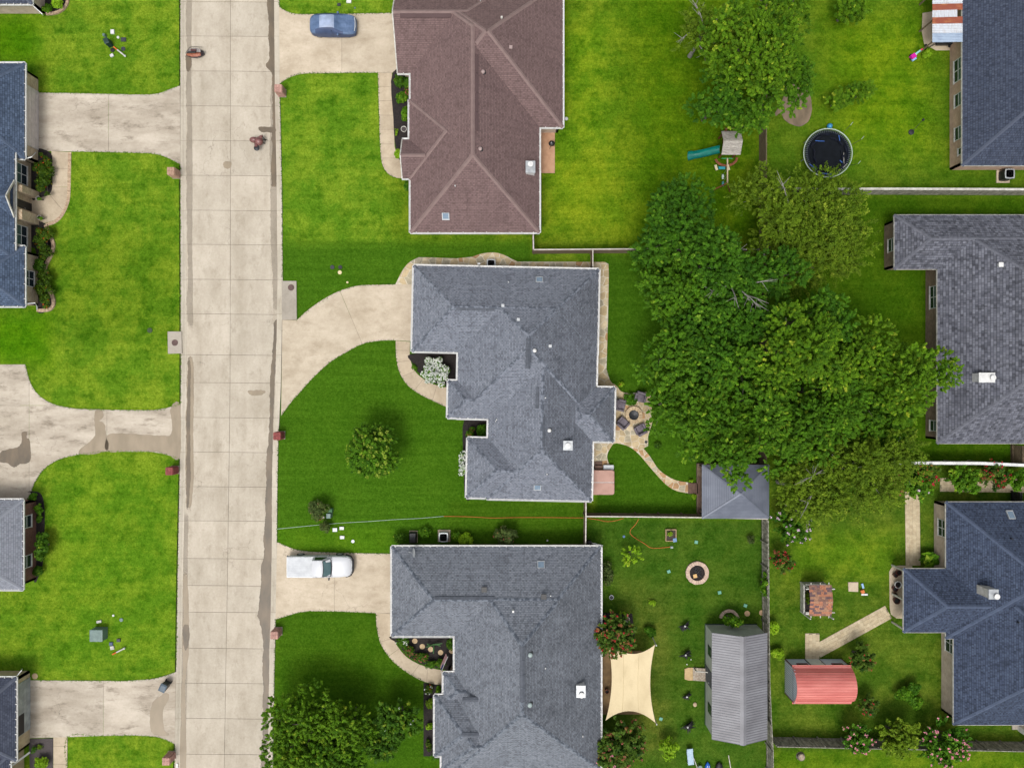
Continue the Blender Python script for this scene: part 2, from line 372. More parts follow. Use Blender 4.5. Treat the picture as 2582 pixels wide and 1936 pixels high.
# --- lawn colour by lot (mown and fed differently) plus some house shade, as a soft colour attribute
BASE_W = (96, 135, 30)
ZONES = [  # u0 v0 u1 v1 colour softness(px) blotchiness
    (700, -900, 985, 600, (94, 135, 30), 14, 1), (985, -900, 3600, 640, (92, 126, 26), 40, 1),
    (1560, -900, 1940, 640, (76, 112, 14), 120, .8), (1380, 380, 1560, 580, (112, 142, 26), 70, .6), (1400, 60, 1530, 380, (98, 136, 24), 60, 1),
    (1930, -900, 3600, 490, (80, 114, 24), 40, .7), (2090, 40, 2340, 380, (92, 128, 18), 90, .8),
    (1940, 490, 3600, 1170, (62, 96, 14), 20, .5), (1940, 1175, 3600, 2900, (76, 106, 28), 20, .9), (1990, 1340, 2260, 1460, (92, 126, 26), 50, .8),
    (690, 610, 1345, 1400, (68, 108, 22), 16, .12), (1500, 640, 1930, 1300, (64, 102, 20), 12, .12), (690, 1500, 1130, 2900, (66, 104, 20), 20, .25),
    (1130, 1262, 1480, 1390, (66, 102, 20), 12, .2), (1478, 1305, 1935, 2900, (64, 98, 26), 12, .7), (1580, 1480, 1690, 1900, (82, 104, 34), 45, .8),
    (690, 1330, 985, 1410, (78, 120, 22), 14, .3),
    (1955, 1890, 3600, 2900, (84, 118, 22), 10, .8),
    (0, 600, 440, 860, (88, 126, 26), 60, 1), (160, 1180, 445, 1680, (92, 134, 28), 40, .9), (-900, 40, 100, 165, (72, 120, 12), 40, .6), (-900, 790, 130, 920, (72, 122, 12), 40, .6),  # strip between the top left houses: their shade is put into the turf colour
]
def smooth(x): x = min(max(x, 0), 1); return x*x*(3-2*x)
def lawn_col(u, v):
    c = np.array(lin(BASE_W)[:3]+(1.0,))
    for z_ in ZONES:
        u0, v0, u1, v1, cc, s = z_[:6]
        d = min(u-u0, u1-u, v-v0, v1-v)
        wgt = smooth(.5+d/(2*s))
        if wgt > 0: c = c*(1-wgt)+np.array(lin(cc)[:3]+((z_[6] if len(z_) > 6 else .8),))*wgt
    return c
def grassmat():
    m, t, ns, ls, p = newmat('lawn_grass')
    at = ns.new('ShaderNodeAttribute'); at.attribute_name = 'turf'
    v = pos(ns, ls)
    col = at.outputs['Color']
    # blotches where the turf is thinner and yellower, or thicker and deeper; alpha = how blotchy the lot is
    y = ramp(ns, ls, noise(ns, ls, v, .34, 5, .7), .43, .60, (.94, .96, .94, 1), (1.72, 1.28, 1.5, 1))
    col = mixn(ns, ls, at.outputs['Alpha'], col, mixn(ns, ls, 1.0, col, y, 'MULTIPLY'))
    d = ramp(ns, ls, noise(ns, ls, v, .75, 6, .76), .49, .65, (1, 1, 1, 1), (.48, .64, .46, 1))
    col = mixn(ns, ls, at.outputs['Alpha'], col, mixn(ns, ls, 1.0, col, d, 'MULTIPLY'))
    mow = ramp(ns, ls, noise(ns, ls, pos(ns, ls, (.12, 2.4, 1)), 1.0, 3, .5), .35, .65, (.88, .91, .88, 1), (1.09, 1.07, 1.09, 1))
    col = mixn(ns, ls, 1.0, col, mow, 'MULTIPLY')
    f = ramp(ns, ls, noise(ns, ls, v, 3.1, 4, .75), .28, .72, (.78, .82, .74, 1), (1.2, 1.16, 1.2, 1))
    col = mixn(ns, ls, 1.0, col, f, 'MULTIPLY')
    f = ramp(ns, ls, noise(ns, ls, v, 5.6, 3, .85), .3, .7, (.62, .7, .56, 1), (1.36, 1.26, 1.5, 1))
    col = mixn(ns, ls, 1.0, col, f, 'MULTIPLY')
    dry = ramp(ns, ls, noise(ns, ls, v, .5, 6, .8), .66, .76, (0, 0, 0, 1), (.4, .4, .4, 1))
    col = mixn(ns, ls, mixn(ns, ls, 1.0, dry, at.outputs['Alpha'], 'MULTIPLY'), col, lin((150, 150, 60)))
    f = ramp(ns, ls, noise(ns, ls, v, 13, 2, .8), .25, .75, (.7, .72, .7, 1), (1.28, 1.26, 1.28, 1))
    col = mixn(ns, ls, 1.0, col, f, 'MULTIPLY')
    ls.new(col, p.inputs['Base Color']); p.inputs['Roughness'].default_value = .95; p.inputs['Specular IOR Level'].default_value = .0
    b = ns.new('ShaderNodeBump'); b.inputs['Strength'].default_value = .8; b.inputs['Distance'].default_value = .06
    ls.new(noise(ns, ls, v, 9, 3, .75), b.inputs['Height']); ls.new(b.outputs[0], p.inputs['Normal'])
    return m
MT['grass'] = grassmat()
def lawn(name, us, edge):
    vs_ = [-8000, -2500, -1200, -700, -400]+list(range(-200, 2150, 16))+[2400, 2900, 4500, 9000]
    verts, cols, faces = [], [], []
    n = len(us)
    for v in vs_:
        e = interp(v, edge)
        for k, d in enumerate(us):
            u = e+d
            x, y, _ = W(u, v, 0)
            zz = ZL+.012*math.sin(u*.031+v*.017)+.01*math.sin(u*.013-v*.029) if 30 < abs(d) else ZL+.006
            verts.append((x, y, zz)); cols.append(lawn_col(min(max(u, -800), 3500), min(max(v, -800), 2800)))
    for i in range(len(vs_)-1):
        for k in range(n-1):
            q = (i*n+k, i*n+k+1, (i+1)*n+k+1, (i+1)*n+k)
            faces.append(q)
    me = bpy.data.meshes.new(name); me.from_pydata(verts, [], faces)
    ca = me.color_attributes.new('turf', 'FLOAT_COLOR', 'POINT')
    ca.data.foreach_set('color', np.array(cols).astype(np.float32).ravel())
    me.polygons.foreach_set('use_smooth', [True]*len(me.polygons))
    tag(link(me, name, MT['grass']), kind='structure')
lawn('lawn_west', [-8000, -3000, -1500, -900, -640]+list(range(-520, -8, 16))+[-2], LEFT)
lawn('lawn_east', [2]+list(range(10, 1990, 16))+[2200, 2600, 3600, 8000], RIGHT)
# --- street: concrete panels with recessed joints
rb = MB()
rv = [-400]+list(range(-300, 2300, 100))+[2400]
rb.loft([[W(interp(v, LEFT)+2, v, -.03), W(interp(v, RIGHT)-2, v, -.03)] for v in rv], False, False)
road = tag(rb.build('road', MT['joint']), kind='structure')
for i in range(len(ROWS)-1):
    a, b = ROWS[i]+.42, ROWS[i+1]-.42
    for side in (0, 1):
        def edge(v): return (interp(v, LEFT)+KW, interp(v, MID)-.42) if side == 0 else (interp(v, MID)+.42, interp(v, RIGHT)-KW)
        sk = -.6 if side == 0 else .9
        q = [W2(edge(a)[0], a+(0 if side else -.8), 0), W2(edge(a)[1], a+(1.2 if side else 0), 0), W2(edge(b)[1], b+(1.2 if side else 0), 0), W2(edge(b)[0], b+(0 if side else -.8), 0)]
        MB().prism(q, -.05, random.uniform(-.003, .003)).build('concrete_panel', MT['road'], road)
for nm, tab, sgn in (('kerb_west', LEFT, 1), ('kerb_east', RIGHT, -1)):
    root = None
    for i in range(len(ROWS)-1):
        vs_ = np.linspace(ROWS[i]+.25, ROWS[i+1]-.25, 4)
        rings = []
        for v in vs_:
            e = interp(v, tab)
            rings.append([W(e+sgn*d, v, z) for d, z in ((0, -.05), (KW-.2, -.05), (KW-.2, .004), (KW*.72, .012), (KW*.38, .085), (KW*.12, .118), (0, .118))])
        mb = MB().loft(rings)
        if root is None: root = tag(mb.build(nm, MT['kerb']), kind='structure')
        else: mb.build('kerb_segment', MT['kerb'], root)
# --- slabs
def slab(name, poly, cuts, m, z=.128, gap=.012, label=None, base=True, piece='concrete_panel'):
    """poly in photo px; cuts = list of (a, b) px lines that split it into panels"""
    P = px(poly)
    root = tag((MB().prism(P, 0, .108) if base else MB().prism(P, 0, .104)).build(name, MT['joint']), kind='structure')
    parts = [P]
    for a, b in cuts:
        A, B = W2(*a), W2(*b); nxt = []
        for q in parts:
            for aa, bb in ((A, B), (B, A)):
                r = clip(q, aa, bb, gap)
                if len(r) > 2 and area(r) > .05: nxt.append(r)
        parts = nxt
    for q in parts: MB().prism(q, 0, z).build(piece, m, root)
    return root
T, B_ = (lambda x: ((x, 100), (x, 3000))), None
def vcut(x): return ((x, -500), (x, 3000))
def hcut(v): return ((-500, v), (3000, v))
# house A..D driveways (west side)
slab('driveway', [(88, 234), (200, 236), (330, 239)]+catmull([(380, 239), (405, 235), (430, 225), (454, 216)])+[(455, 416)]+catmull([(455, 416), (430, 402), (405, 392), (375, 387)])+[(270, 384), (88, 381)], [vcut(274)], MT['drive_old'])
slab('driveway', [(-60, 919), (64, 919)]+catmull([(64, 919), (72, 950), (85, 980), (108, 1004), (142, 1021), (190, 1030)])+[(270, 1033), (385, 1034)]+catmull([(385, 1034), (425, 1027), (455, 1018)])+catmull([(453, 1157), (420, 1146), (385, 1139)])+[(270, 1138)]+catmull([(270, 1138), (210, 1144), (150, 1158), (112, 1182), (90, 1212), (78, 1242), (71, 1264)])+[(-60, 1266)],
     [vcut(270), ((74, -500), (74, 3000)), hcut(1022)], MT['drive_old'])
slab('driveway', [(71, 1714), (190, 1715), (310, 1716)]+catmull([(310, 1716), (380, 1711), (415, 1703), (444, 1693)])+catmull([(441, 1875), (418, 1864), (390, 1856), (340, 1853)])+[(250, 1854), (170, 1857), (71, 1860)], [vcut(261)], MT['drive_old'])
# east side
slab('driveway', catmull([(704, 18), (720, 28), (740, 35), (765, 37)])+[(860, 36), (1020, 33), (1030, 185), (900, 184), (770, 186)]+catmull([(755, 188), (735, 194), (718, 203), (706, 211)]), [vcut(862)], MT['drive'])
slab('driveway', [(712, 807), (749, 807)]+catmull([(749, 807), (775, 783), (815, 755), (858, 733), (900, 721), (940, 718)])+[(1060, 717), (1060, 862)]+catmull([(998, 858), (960, 859), (915, 867), (870, 890), (830, 915), (790, 952), (760, 985), (735, 1013), (709, 1048)]), [((857, 733), (914, 868)), ((712, 807), (709, 1048))][:1], MT['drive'])
slab('driveway', catmull([(699, 1366), (725, 1377), (750, 1386), (790, 1391)])+[(860, 1393), (1010, 1396), (1010, 1547), (948, 1545), (860, 1541), (785, 1540)]+catmull([(785, 1540), (755, 1543), (728, 1551), (695, 1561)]), [vcut(843)], MT['drive'])
# walks
slab('walk', [(952, 184), (988, 184), (993, 300), (995, 370), (1002, 395), (1012, 412), (1030, 430), (1030, 451), (1000, 449)]+catmull([(1000, 449), (980, 440), (966, 420), (960, 390), (957, 330), (953, 184)]), [hcut(v) for v in (219, 255, 291, 327, 364, 399)], MT['walk'])
slab('walk', [(998, 859), (1034, 862), (1033, 895)]+catmull([(1033, 895), (1037, 915), (1050, 940), (1075, 960), (1100, 971), (1135, 978)])+[(1150, 980), (1150, 1040)]+catmull([(1130, 1028), (1090, 1010), (1052, 990), (1025, 968), (1008, 940), (1000, 910), (998, 880)]),
     [((990, 883), (1040, 884)), ((995, 914), (1042, 908)), ((1012, 950), (1048, 935)), ((1044, 985), (1068, 955)), ((1090, 1012), (1102, 970)), ((1126, 1030), (1134, 975))], MT['walk'])
slab('walk', [(948, 1545), (985, 1545), (988, 1600)]+catmull([(988, 1600), (1000, 1625), (1025, 1655), (1060, 1675), (1100, 1686), (1122, 1690)])+[(1150, 1690), (1150, 1735), (1116, 1727)]+catmull([(1116, 1727), (1068, 1717), (1020, 1690), (985, 1660), (960, 1622), (950, 1580), (948, 1545)])[:-1],
     [((940, 1624), (1000, 1605)), ((970, 1660), (1010, 1632)), ((1035, 1705), (1062, 1668)), ((1075, 1724), (1080, 1670))], MT['walk'])
slab('walk', [(130, 382), (172, 384), (171, 430), (170, 480)]+catmull([(170, 480), (167, 510), (155, 538), (136, 556), (112, 562)])+[(60, 562), (60, 498)]+catmull([(105, 497), (122, 492), (132, 475), (132, 430), (130, 382)])[:-1], [hcut(426), hcut(472), ((128, 495), (160, 532))], MT['walk'])
slab('walk', [(135, 1858), (170, 1857), (170, 2060), (135, 2060)], [hcut(1880), hcut(1925)], MT['walk'])
# brick borders along the beige house's walk and flower bed: every brick its own piece
MT['edgebrick'] = mat('edging_brick', (206, 180, 152), (176, 148, 122), 6, .85, objvar=.16)
def brick_edge(name, pts, label, n, wid=.28, ht=.16, m='edgebrick', piece='brick'):
    P = catmull(px(pts), 10); L = [0]
    for a, b in zip(P, P[1:]): L.append(L[-1]+math.hypot(b[0]-a[0], b[1]-a[1]))
    root = thing(name, label, 'edging', (P[0][0], P[0][1], ZL)); me = None
    for k in range(n):
        s_ = L[-1]*(k+.5)/n; i = max(j for j in range(len(L)-1) if L[j] <= s_)
        t = (s_-L[i])/(L[i+1]-L[i]+1e-9); x = P[i][0]+t*(P[i+1][0]-P[i][0]); y = P[i][1]+t*(P[i+1][1]-P[i][1])
        a = math.atan2(P[i+1][1]-P[i][1], P[i+1][0]-P[i][0])
        if me is None:
            d = L[-1]/n; mb = MB().box((0, 0, ht/2-.04), (d*.9, wid, ht+.04)); o = mb.build(piece, MT[m]); o.parent = root; me = o.data
        else:
            o = bpy.data.objects.new(piece, me); COL.objects.link(o); o.parent = root
        o.location = (x-P[0][0], y-P[0][1], random.uniform(-.01, .01)); o.rotation_euler = (0, 0, a+random.uniform(-.03, .03)); WL[o] = WL[root]
    return root
brick_edge('brick_border', [(176, 384), (175, 430), (174, 485), (170, 512), (157, 541), (138, 560), (114, 567)], 'tan brick border along the curved walk of the beige brick house', 68, .3, .05)
brick_edge('bed_edging', [(117, 568), (124, 588), (133, 605), (136, 622), (130, 645), (119, 665), (115, 680), (118, 705), (126, 730), (135, 752), (136, 768), (127, 780), (110, 783), (95, 782)], 'wavy tan brick edging around the long shrub bed', 78, .3, .18)
brick_edge('bed_edging', [(172, 0), (170, 12), (160, 25), (143, 34), (118, 37)], 'curved brick edging round the small bed at the top left corner', 24, .25, .18)
# storm inlets with manhole lids
MT['rust'] = mat('rusty_iron', (108, 82, 78), (86, 64, 60), 6, .7)
def inlet(poly, lid, label, r=8):
    root = thing('storm_inlet', label, 'storm drain', W(*poly[0]))
    MB().prism(px(poly), 0, .22).build('slab', MT['inlet'], root)
    mb = MB(); c = W(lid[0], lid[1], .22); mb.lathe((c[0], c[1], .215), [(r*S, 0), (r*S, .022), (r*S*.9, .026), (0.02, .026)], 24)
    o = mb.build('manhole_lid', MT['rust'], root)
    for k in range(4):
        MB().box((c[0]+.13*(k % 2-.5)*2, c[1]+.13*(k//2-.5)*2, .243), (.06, .06, .008)).build('lid_boss', MT['rust'], o)
inlet([(424, 836), (459, 836), (460, 891), (425, 892)], (441, 864), 'square concrete storm inlet with round iron lid on the left kerb')
inlet([(711, 709), (748, 709), (749, 806), (712, 807)], (734, 725), 'long concrete storm inlet slab with round iron lid beside the curved driveway')
# --- damp streaks and stains
def wob(pts, amp=.06, per=6, closed=True):
    P = catmull(pts, per, closed); return [(x+random.uniform(-amp, amp), y+random.uniform(-amp, amp)) for x, y in P]
def wetattr(o, vals):
    a_ = o.data.attributes.new('wet', 'FLOAT', 'POINT'); a_.data.foreach_set('value', np.array(vals, dtype=np.float32)); return o
def streak(name, left, right, z, m, label):
    """ribbon between two px polylines given as (v,u) tables"""
    v0, v1 = left[0][0], left[-1][0]; mb = MB(); n = int((v1-v0)/7)
    rows = []; ja = jb = 0; wet = []
    for k in range(n+1):
        v = v0+(v1-v0)*k/n
        ja = ja*.75+random.uniform(-1.3, 1.3); jb = jb*.7+random.uniform(-.5, .5)
        a, b = interp(v, left)+ja, interp(v, right)+jb; e = min(1, k/4, (n-k)/4)
        rows.append([W(q, v, z) for q in (a-2.2, a+1.5, (a+b)/2, b-1, b+1.6)]); wet += [0, .8*e, e, .9*e, 0]
    mb.loft(rows, False, False)
    return tag(wetattr(mb.build(name, MT[m]), wet), label, 'water stain', kind='stuff')
streak('damp_streak', [(-100, 676), (60, 678), (95, 677), (150, 682), (165, 668), (185, 686), (260, 688), (400, 687), (480, 683)], [(-100, 691), (60, 691), (95, 690), (150, 694), (165, 694), (185, 695), (260, 696), (400, 696), (480, 697)], .006, 'damp', 'dark damp streak in the right gutter beside the upper lawn')
streak('damp_streak', [(795, 702), (812, 692), (850, 689), (950, 683), (1050, 680), (1150, 674), (1250, 670), (1330, 668), (1400, 666), (1440, 657), (1470, 660), (1520, 653), (1550, 651), (1590, 660), (1640, 664), (1720, 664), (1800, 663), (1900, 660), (2100, 655)],
       [(795, 711), (812, 700), (850, 697), (950, 693), (1050, 689), (1150, 686), (1250, 685), (1330, 685), (1400, 685), (1440, 684), (1470, 684), (1520, 683), (1550, 683), (1590, 680), (1640, 678), (1720, 678), (1800, 676), (1900, 673), (2100, 666)], .006, 'damp', 'long dark damp streak in the right gutter below the inlet')
MT['grime'] = dampmat('gutter_grime', (150, 139, 122), (172, 160, 142), .38)
streak('gutter_grime', [(-100, 470), (200, 471), (400, 472), (600, 473), (830, 474)], [(-100, 484), (200, 482), (400, 485), (600, 484), (830, 486)], .005, 'grime', 'faint grey grime band in the upper left gutter')
streak('gutter_grime', [(200, 684), (400, 682), (600, 684), (790, 690)], [(200, 702), (400, 704), (600, 708), (790, 709)], .005, 'grime', 'faint grey grime band in the upper right gutter')
streak('gutter_grime', [(1290, 460), (1436, 461), (1600, 460), (1936, 452)], [(1290, 474), (1436, 472), (1600, 474), (1936, 466)], .004, 'grime', 'faint grey grime band in the lower left gutter')
streak('damp_streak', [(893, 472), (930, 473), (1010, 472), (1100, 470), (1200, 470), (1290, 469)], [(893, 486), (930, 488), (1010, 488), (1100, 486), (1200, 488), (1290, 480)], .007, 'damp_soft', 'brown damp streak in the left gutter below the square inlet')
streak('damp_streak', [(895, 473), (930, 474), (1010, 473), (1100, 471), (1200, 471), (1290, 470)], [(895, 478), (930, 480), (1010, 479), (1100, 479), (1200, 480), (1290, 474)], .010, 'damp', 'narrow dark wet line in the left gutter below the square inlet')
streak('damp_streak', [(1436, 463), (1560, 463), (1650, 462), (1720, 459), (1800, 456), (1936, 454), (2050, 450)], [(1436, 472), (1560, 476), (1650, 475), (1720, 467), (1800, 468), (1936, 469), (2050, 464)], .006, 'damp_soft', 'pale damp streak in the left gutter beside the lower driveway')
def blot(pts, z, m, label, name='water_stain', cat='water stain'):
    P = [W2(*p, z) for p in wob(pts, .9, 5)]; n = len(P); cx = sum(p[0] for p in P)/n; cy = sum(p[1] for p in P)/n
    if sum(a[0]*b[1]-b[0]*a[1] for a, b in zip(P, P[1:]+P[:1])) < 0: P.reverse()
    out = []
    for i in range(n):
        dx, dy = P[(i+2) % n][0]-P[i-2][0], P[(i+2) % n][1]-P[i-2][1]; L = math.hypot(dx, dy)+1e-6; out.append((P[i][0]+dy/L*.10, P[i][1]-dx/L*.10))
    mb = MB(); mb.add([(x, y, z) for x, y in P]+[(x, y, z) for x, y in out], [tuple(range(n))]+[(i, n+i, n+(i+1) % n, (i+1) % n) for i in range(n)])
    tag(wetattr(mb.build(name, MT[m]), [1]*n+[0]*n), label, cat, kind='stuff')
blot([(2, 1142), (20, 1134), (48, 1128), (56, 1110), (56, 1092), (66, 1090), (66, 1105), (73, 1112), (75, 1160), (50, 1168), (35, 1176), (18, 1165), (0, 1163)], .134, 'damp', 'dark water stain on the wide driveway of the red brick house')
blot([(242, 1036), (256, 1036), (258, 1050), (248, 1062), (262, 1070), (266, 1100), (268, 1135), (200, 1142), (232, 1110), (242, 1095), (240, 1060)], .134, 'damp_soft', 'brown stain across the middle of the wide driveway')
blot([(272, 1100), (300, 1094), (340, 1096), (400, 1099), (432, 1097), (435, 1060), (432, 1030), (452, 1022), (452, 1150), (425, 1145), (390, 1137), (330, 1135), (272, 1136)], .134, 'damp_soft', 'brown stain at the street end of the wide driveway')
blot([(464, 1580), (474, 1577), (476, 1600), (472, 1628), (467, 1636), (463, 1610)], .009, 'damp', 'small dark puddle stain in the left gutter')
blot([(470, 140), (478, 142), (481, 160), (478, 176), (473, 178), (471, 160)], .009, 'damp', 'short dark stain beside the boat-shaped object')
blot([(626, 988), (640, 986), (660, 985), (667, 988), (660, 993), (640, 996)], .009, 'damp_soft', 'small brown spot on the right lane')
blot([(566, 410), (580, 410), (581, 418), (575, 424), (566, 420)], .009, 'damp_soft', 'small brown spot on the street centre joint')
blot([(655, 322), (690, 324), (692, 332), (660, 331)], .009, 'damp', 'dark smear beside the brown padded object')
blot([(385, 1775), (405, 1755), (420, 1748), (424, 1760), (410, 1790), (412, 1840), (425, 1850), (405, 1852), (385, 1845), (380, 1810)], .134, 'damp_soft', 'grey stain near the wheeled bin on the lower left driveway')
# --- planting beds
def bed(name, poly, m, label, z=.14):
    mb = MB().prism(px(catmull(poly, 4, True)) if len(poly) > 5 else px(poly), .05, z)
    return tag(mb.build(name, MT[m]), label, 'flower bed', kind='structure')
bed('planting_bed', [(80, 384), (128, 386), (132, 430), (132, 475), (120, 494), (98, 498), (80, 498)], 'mulch', 'mulched bed under the hedge by the beige house window')
bed('planting_bed', [(80, 562), (115, 565), (132, 605), (134, 625), (117, 665), (114, 690), (134, 755), (126, 778), (92, 780), (92, 640), (80, 620)], 'mulch', 'long mulched bed with shrubs in front of the beige brick house')
bed('planting_bed', [(70, 1240), (95, 1240), (107, 1252), (113, 1290), (112, 1360), (108, 1420), (100, 1448), (85, 1456), (85, 1264)], 'mulch', 'dark mulched bed along the red brick wall')
bed('planting_bed', [(73, 1862), (134, 1860), (134, 2060), (80, 2060), (76, 1940)], 'gravel', 'dark gravel bed beside the lower left walk')
bed('planting_bed', [(110, -20), (168, -20), (168, 12), (158, 24), (140, 33), (112, 36)], 'mulch', 'small bed at the corner of the top left house')
bed('planting_bed', [(990, 184), (1052, 184), (1052, 340), (1030, 420), (1006, 400), (996, 360), (992, 300)], 'mulch', 'bed between the walk and the brown roofed house')
bed('planting_bed', [(1036, 893), (1160, 893), (1160, 975), (1130, 976), (1100, 968), (1075, 956), (1052, 936), (1040, 915)], 'mulch', 'black mulched bed in front of the central house')
bed('planting_bed', [(1172, 1052), (1245, 1052), (1245, 1130), (1190, 1130), (1188, 1250), (1172, 1250), (1170, 1180)], 'mulch', 'narrow bed beside the central house entry')
bed('planting_bed', [(990, 1602), (1150, 1602), (1150, 1690), (1120, 1687), (1062, 1672), (1028, 1652), (1003, 1622)], 'mulch', 'black mulched bed in front of the lower grey house')
bed('planting_bed', [(1068, 1720), (1120, 1728), (1120, 1905), (1068, 1905)], 'mulch', 'narrow bed along the lower grey house front')
bed('planting_bed', [(1518, 1545), (1594, 1546), (1600, 1600), (1540, 1640), (1518, 1640)], 'mulch', 'mulched bed under the red crape myrtle')
MT['dirt'] = mat('dry_dirt', (158, 134, 112), (122, 102, 84), 3, .95, fine=.15)
MT['dirtsoft'] = dampmat('scruffy_dirt', (150, 130, 108), (112, 98, 78), .95)
blot([(1990, 215), (2030, 225), (2045, 260), (2040, 300), (2015, 318), (1985, 305), (1968, 285), (1955, 290), (1975, 250)], .135, 'dirtsoft', 'bare dirt patch beside the big tree in the upper yard', 'dirt_patch', 'dirt')
# --- flagstones: every stone a piece over a mortar bed
STONE = [mat('flagstone_%s' % n, c, tuple(int(q*.88) for q in c), 2.5, .85, fine=.1, objvar=.08) for n, c in (('tan', (214, 192, 152)), ('buff', (204, 182, 142)), ('orange', (196, 156, 112)), ('grey', (188, 178, 152)), ('cream', (222, 204, 170)))]
MT['mortar'] = mat('pale_mortar', (228, 218, 196), (202, 190, 166), 4, .9)
def flagstone(name, poly, label, spacing=.66, gap=.075):
    P = px(poly); root = tag(MB().prism(P, 0, .122).build(name, MT['mortar']), kind='structure')
    xs = [p[0] for p in P]; ys = [p[1] for p in P]; seeds = []
    for i in range(int((max(xs)-min(xs))/spacing)+3):
        for j in range(int((max(ys)-min(ys))/spacing)+3):
            s_ = (min(xs)+(i-1+random.uniform(-.42, .42))*spacing, min(ys)+(j-1+random.uniform(-.42, .42))*spacing)
            seeds.append(s_)
    near = [s_ for s_ in seeds]
    for s_ in seeds:
        if not any(inside((s_[0]+dx, s_[1]+dy), P) for dx in (-.25, 0, .25) for dy in (-.25, 0, .25)): continue
        q = [p for p in P]
        for o in near:
            d = math.hypot(o[0]-s_[0], o[1]-s_[1])
            if 1e-6 < d < spacing*2.6:
                mx, my = (o[0]+s_[0])/2, (o[1]+s_[1])/2; nx, ny = (o[0]-s_[0])/d, (o[1]-s_[1])/d
                q = clip(q, (mx, my), (mx-ny, my+nx), gap/2)
                if len(q) < 3: break
        if len(q) < 3 or area(q) < .03: continue
        cx = sum(p[0] for p in q)/len(q); cy = sum(p[1] for p in q)/len(q)
        MB().prism(q, .1, .146+random.uniform(-.005, .006)).build('flagstone', random.choices(STONE, (4, 4, 2, 2, 3))[0], root)
flagstone('flagstone_walk', catmull([(997, 717), (1004, 703), (1015, 682), (1032, 662), (1056, 649)])+[(1100, 650), (1150, 652)]+catmull([(1190, 648), (1215, 640), (1245, 637), (1270, 643), (1290, 653), (1305, 660)])+[(1420, 660), (1525, 661), (1534, 666), (1535, 690), (1533, 800), (1530, 900)]+catmull([(1529, 930), (1538, 958), (1550, 972)])+[(1490, 980), (1490, 700), (1060, 690), (1050, 718)], '')
flagstone('flagstone_patio', [(1480, 960), (1548, 968)]+catmull([(1556, 974), (1575, 990), (1640, 988)])+[(1646, 1060), (1634, 1100), (1634, 1124), (1622, 1130)]+catmull([(1622, 1130), (1640, 1152), (1662, 1184), (1698, 1208), (1735, 1216)])+[(1735, 1243)]+catmull([(1735, 1243), (1708, 1238), (1680, 1222), (1645, 1185), (1608, 1142), (1582, 1124), (1554, 1117)])+catmull([(1546, 1119), (1534, 1138), (1531, 1155), (1538, 1174)])+[(1480, 1174)], '', .55, .06)
# paver paths in the lower right yard: every paver a piece
MT['paver'] = mat('tan_paver', (206, 190, 158), (186, 168, 136), 3, .85, objvar=.07, fine=.08)
MT['paverjoint'] = mat('paver_joint', (150, 138, 112), (120, 114, 88), 3)
def pavers(name, a, b, wpx, nx=4, d=.30, m='paver', seed=1):
    A, B = W2(*a), W2(*b); L = math.hypot(B[0]-A[0], B[1]-A[1]); ang = math.atan2(B[1]-A[1], B[0]-A[0]); wd = wpx*S
    root = thing(name, None, None, (A[0], A[1], ZL), kind='structure', rz=ang)
    o = MB().box((L/2, 0, .0), (L, wd, .04)); oo = o.build('paver_bed', MT['paverjoint']); oo.parent = root
    me = MB().box((0, 0, 0), (d*.97, wd/nx*.955, .07)).build('paver', MT[m]); me.parent = root; first = True
    n = max(1, round(L/d))
    for i in range(n):
        for k in range(nx):
            o = me if first else bpy.data.objects.new('paver', me.data)
            if not first: COL.objects.link(o); o.parent = root
            first = False
            o.location = ((i+.5)*L/n+random.uniform(-.01, .01)+(.12 if k % 2 else 0)*(1 if i < n-1 else 0), (k+.5-nx/2)*wd/nx, random.uniform(-.006, .006)); o.rotation_euler = (0, 0, random.uniform(-.02, .02))
pavers('paver_path', (2300, 1240), (2302, 1425), 37, 4)
pavers('paver_path', (2240, 1542), (2060, 1641), 36, 4)
pavers('paver_path', (2048, 1596), (2048, 1662), 36, 4)
pavers('paver_path', (2370, 1222), (2600, 1225), 34, 4)
slab('patio', [(2242, 1440), (2250, 1427), (2268, 1425), (2300, 1426), (2300, 1560), (2260, 1558), (2246, 1548), (2243, 1530)], [], MT['walk'])
slab('patio', [(1340, 300), (1399, 300), (1399, 437), (1340, 437)], [], mat('tan_patio', (200, 156, 122), (184, 140, 108), 2, .7, fine=.05))
slab('patio', [(2326, 34), (2350, 30), (2440, 30), (2440, 128), (2360, 128), (2330, 112), (2324, 80)], [], MT['walk'])
slab('patio', [(1500, 1640), (1618, 1640), (1618, 1800), (1500, 1800)], [], mat('brown_patio', (150, 120, 78), (126, 100, 66), 2, .8))
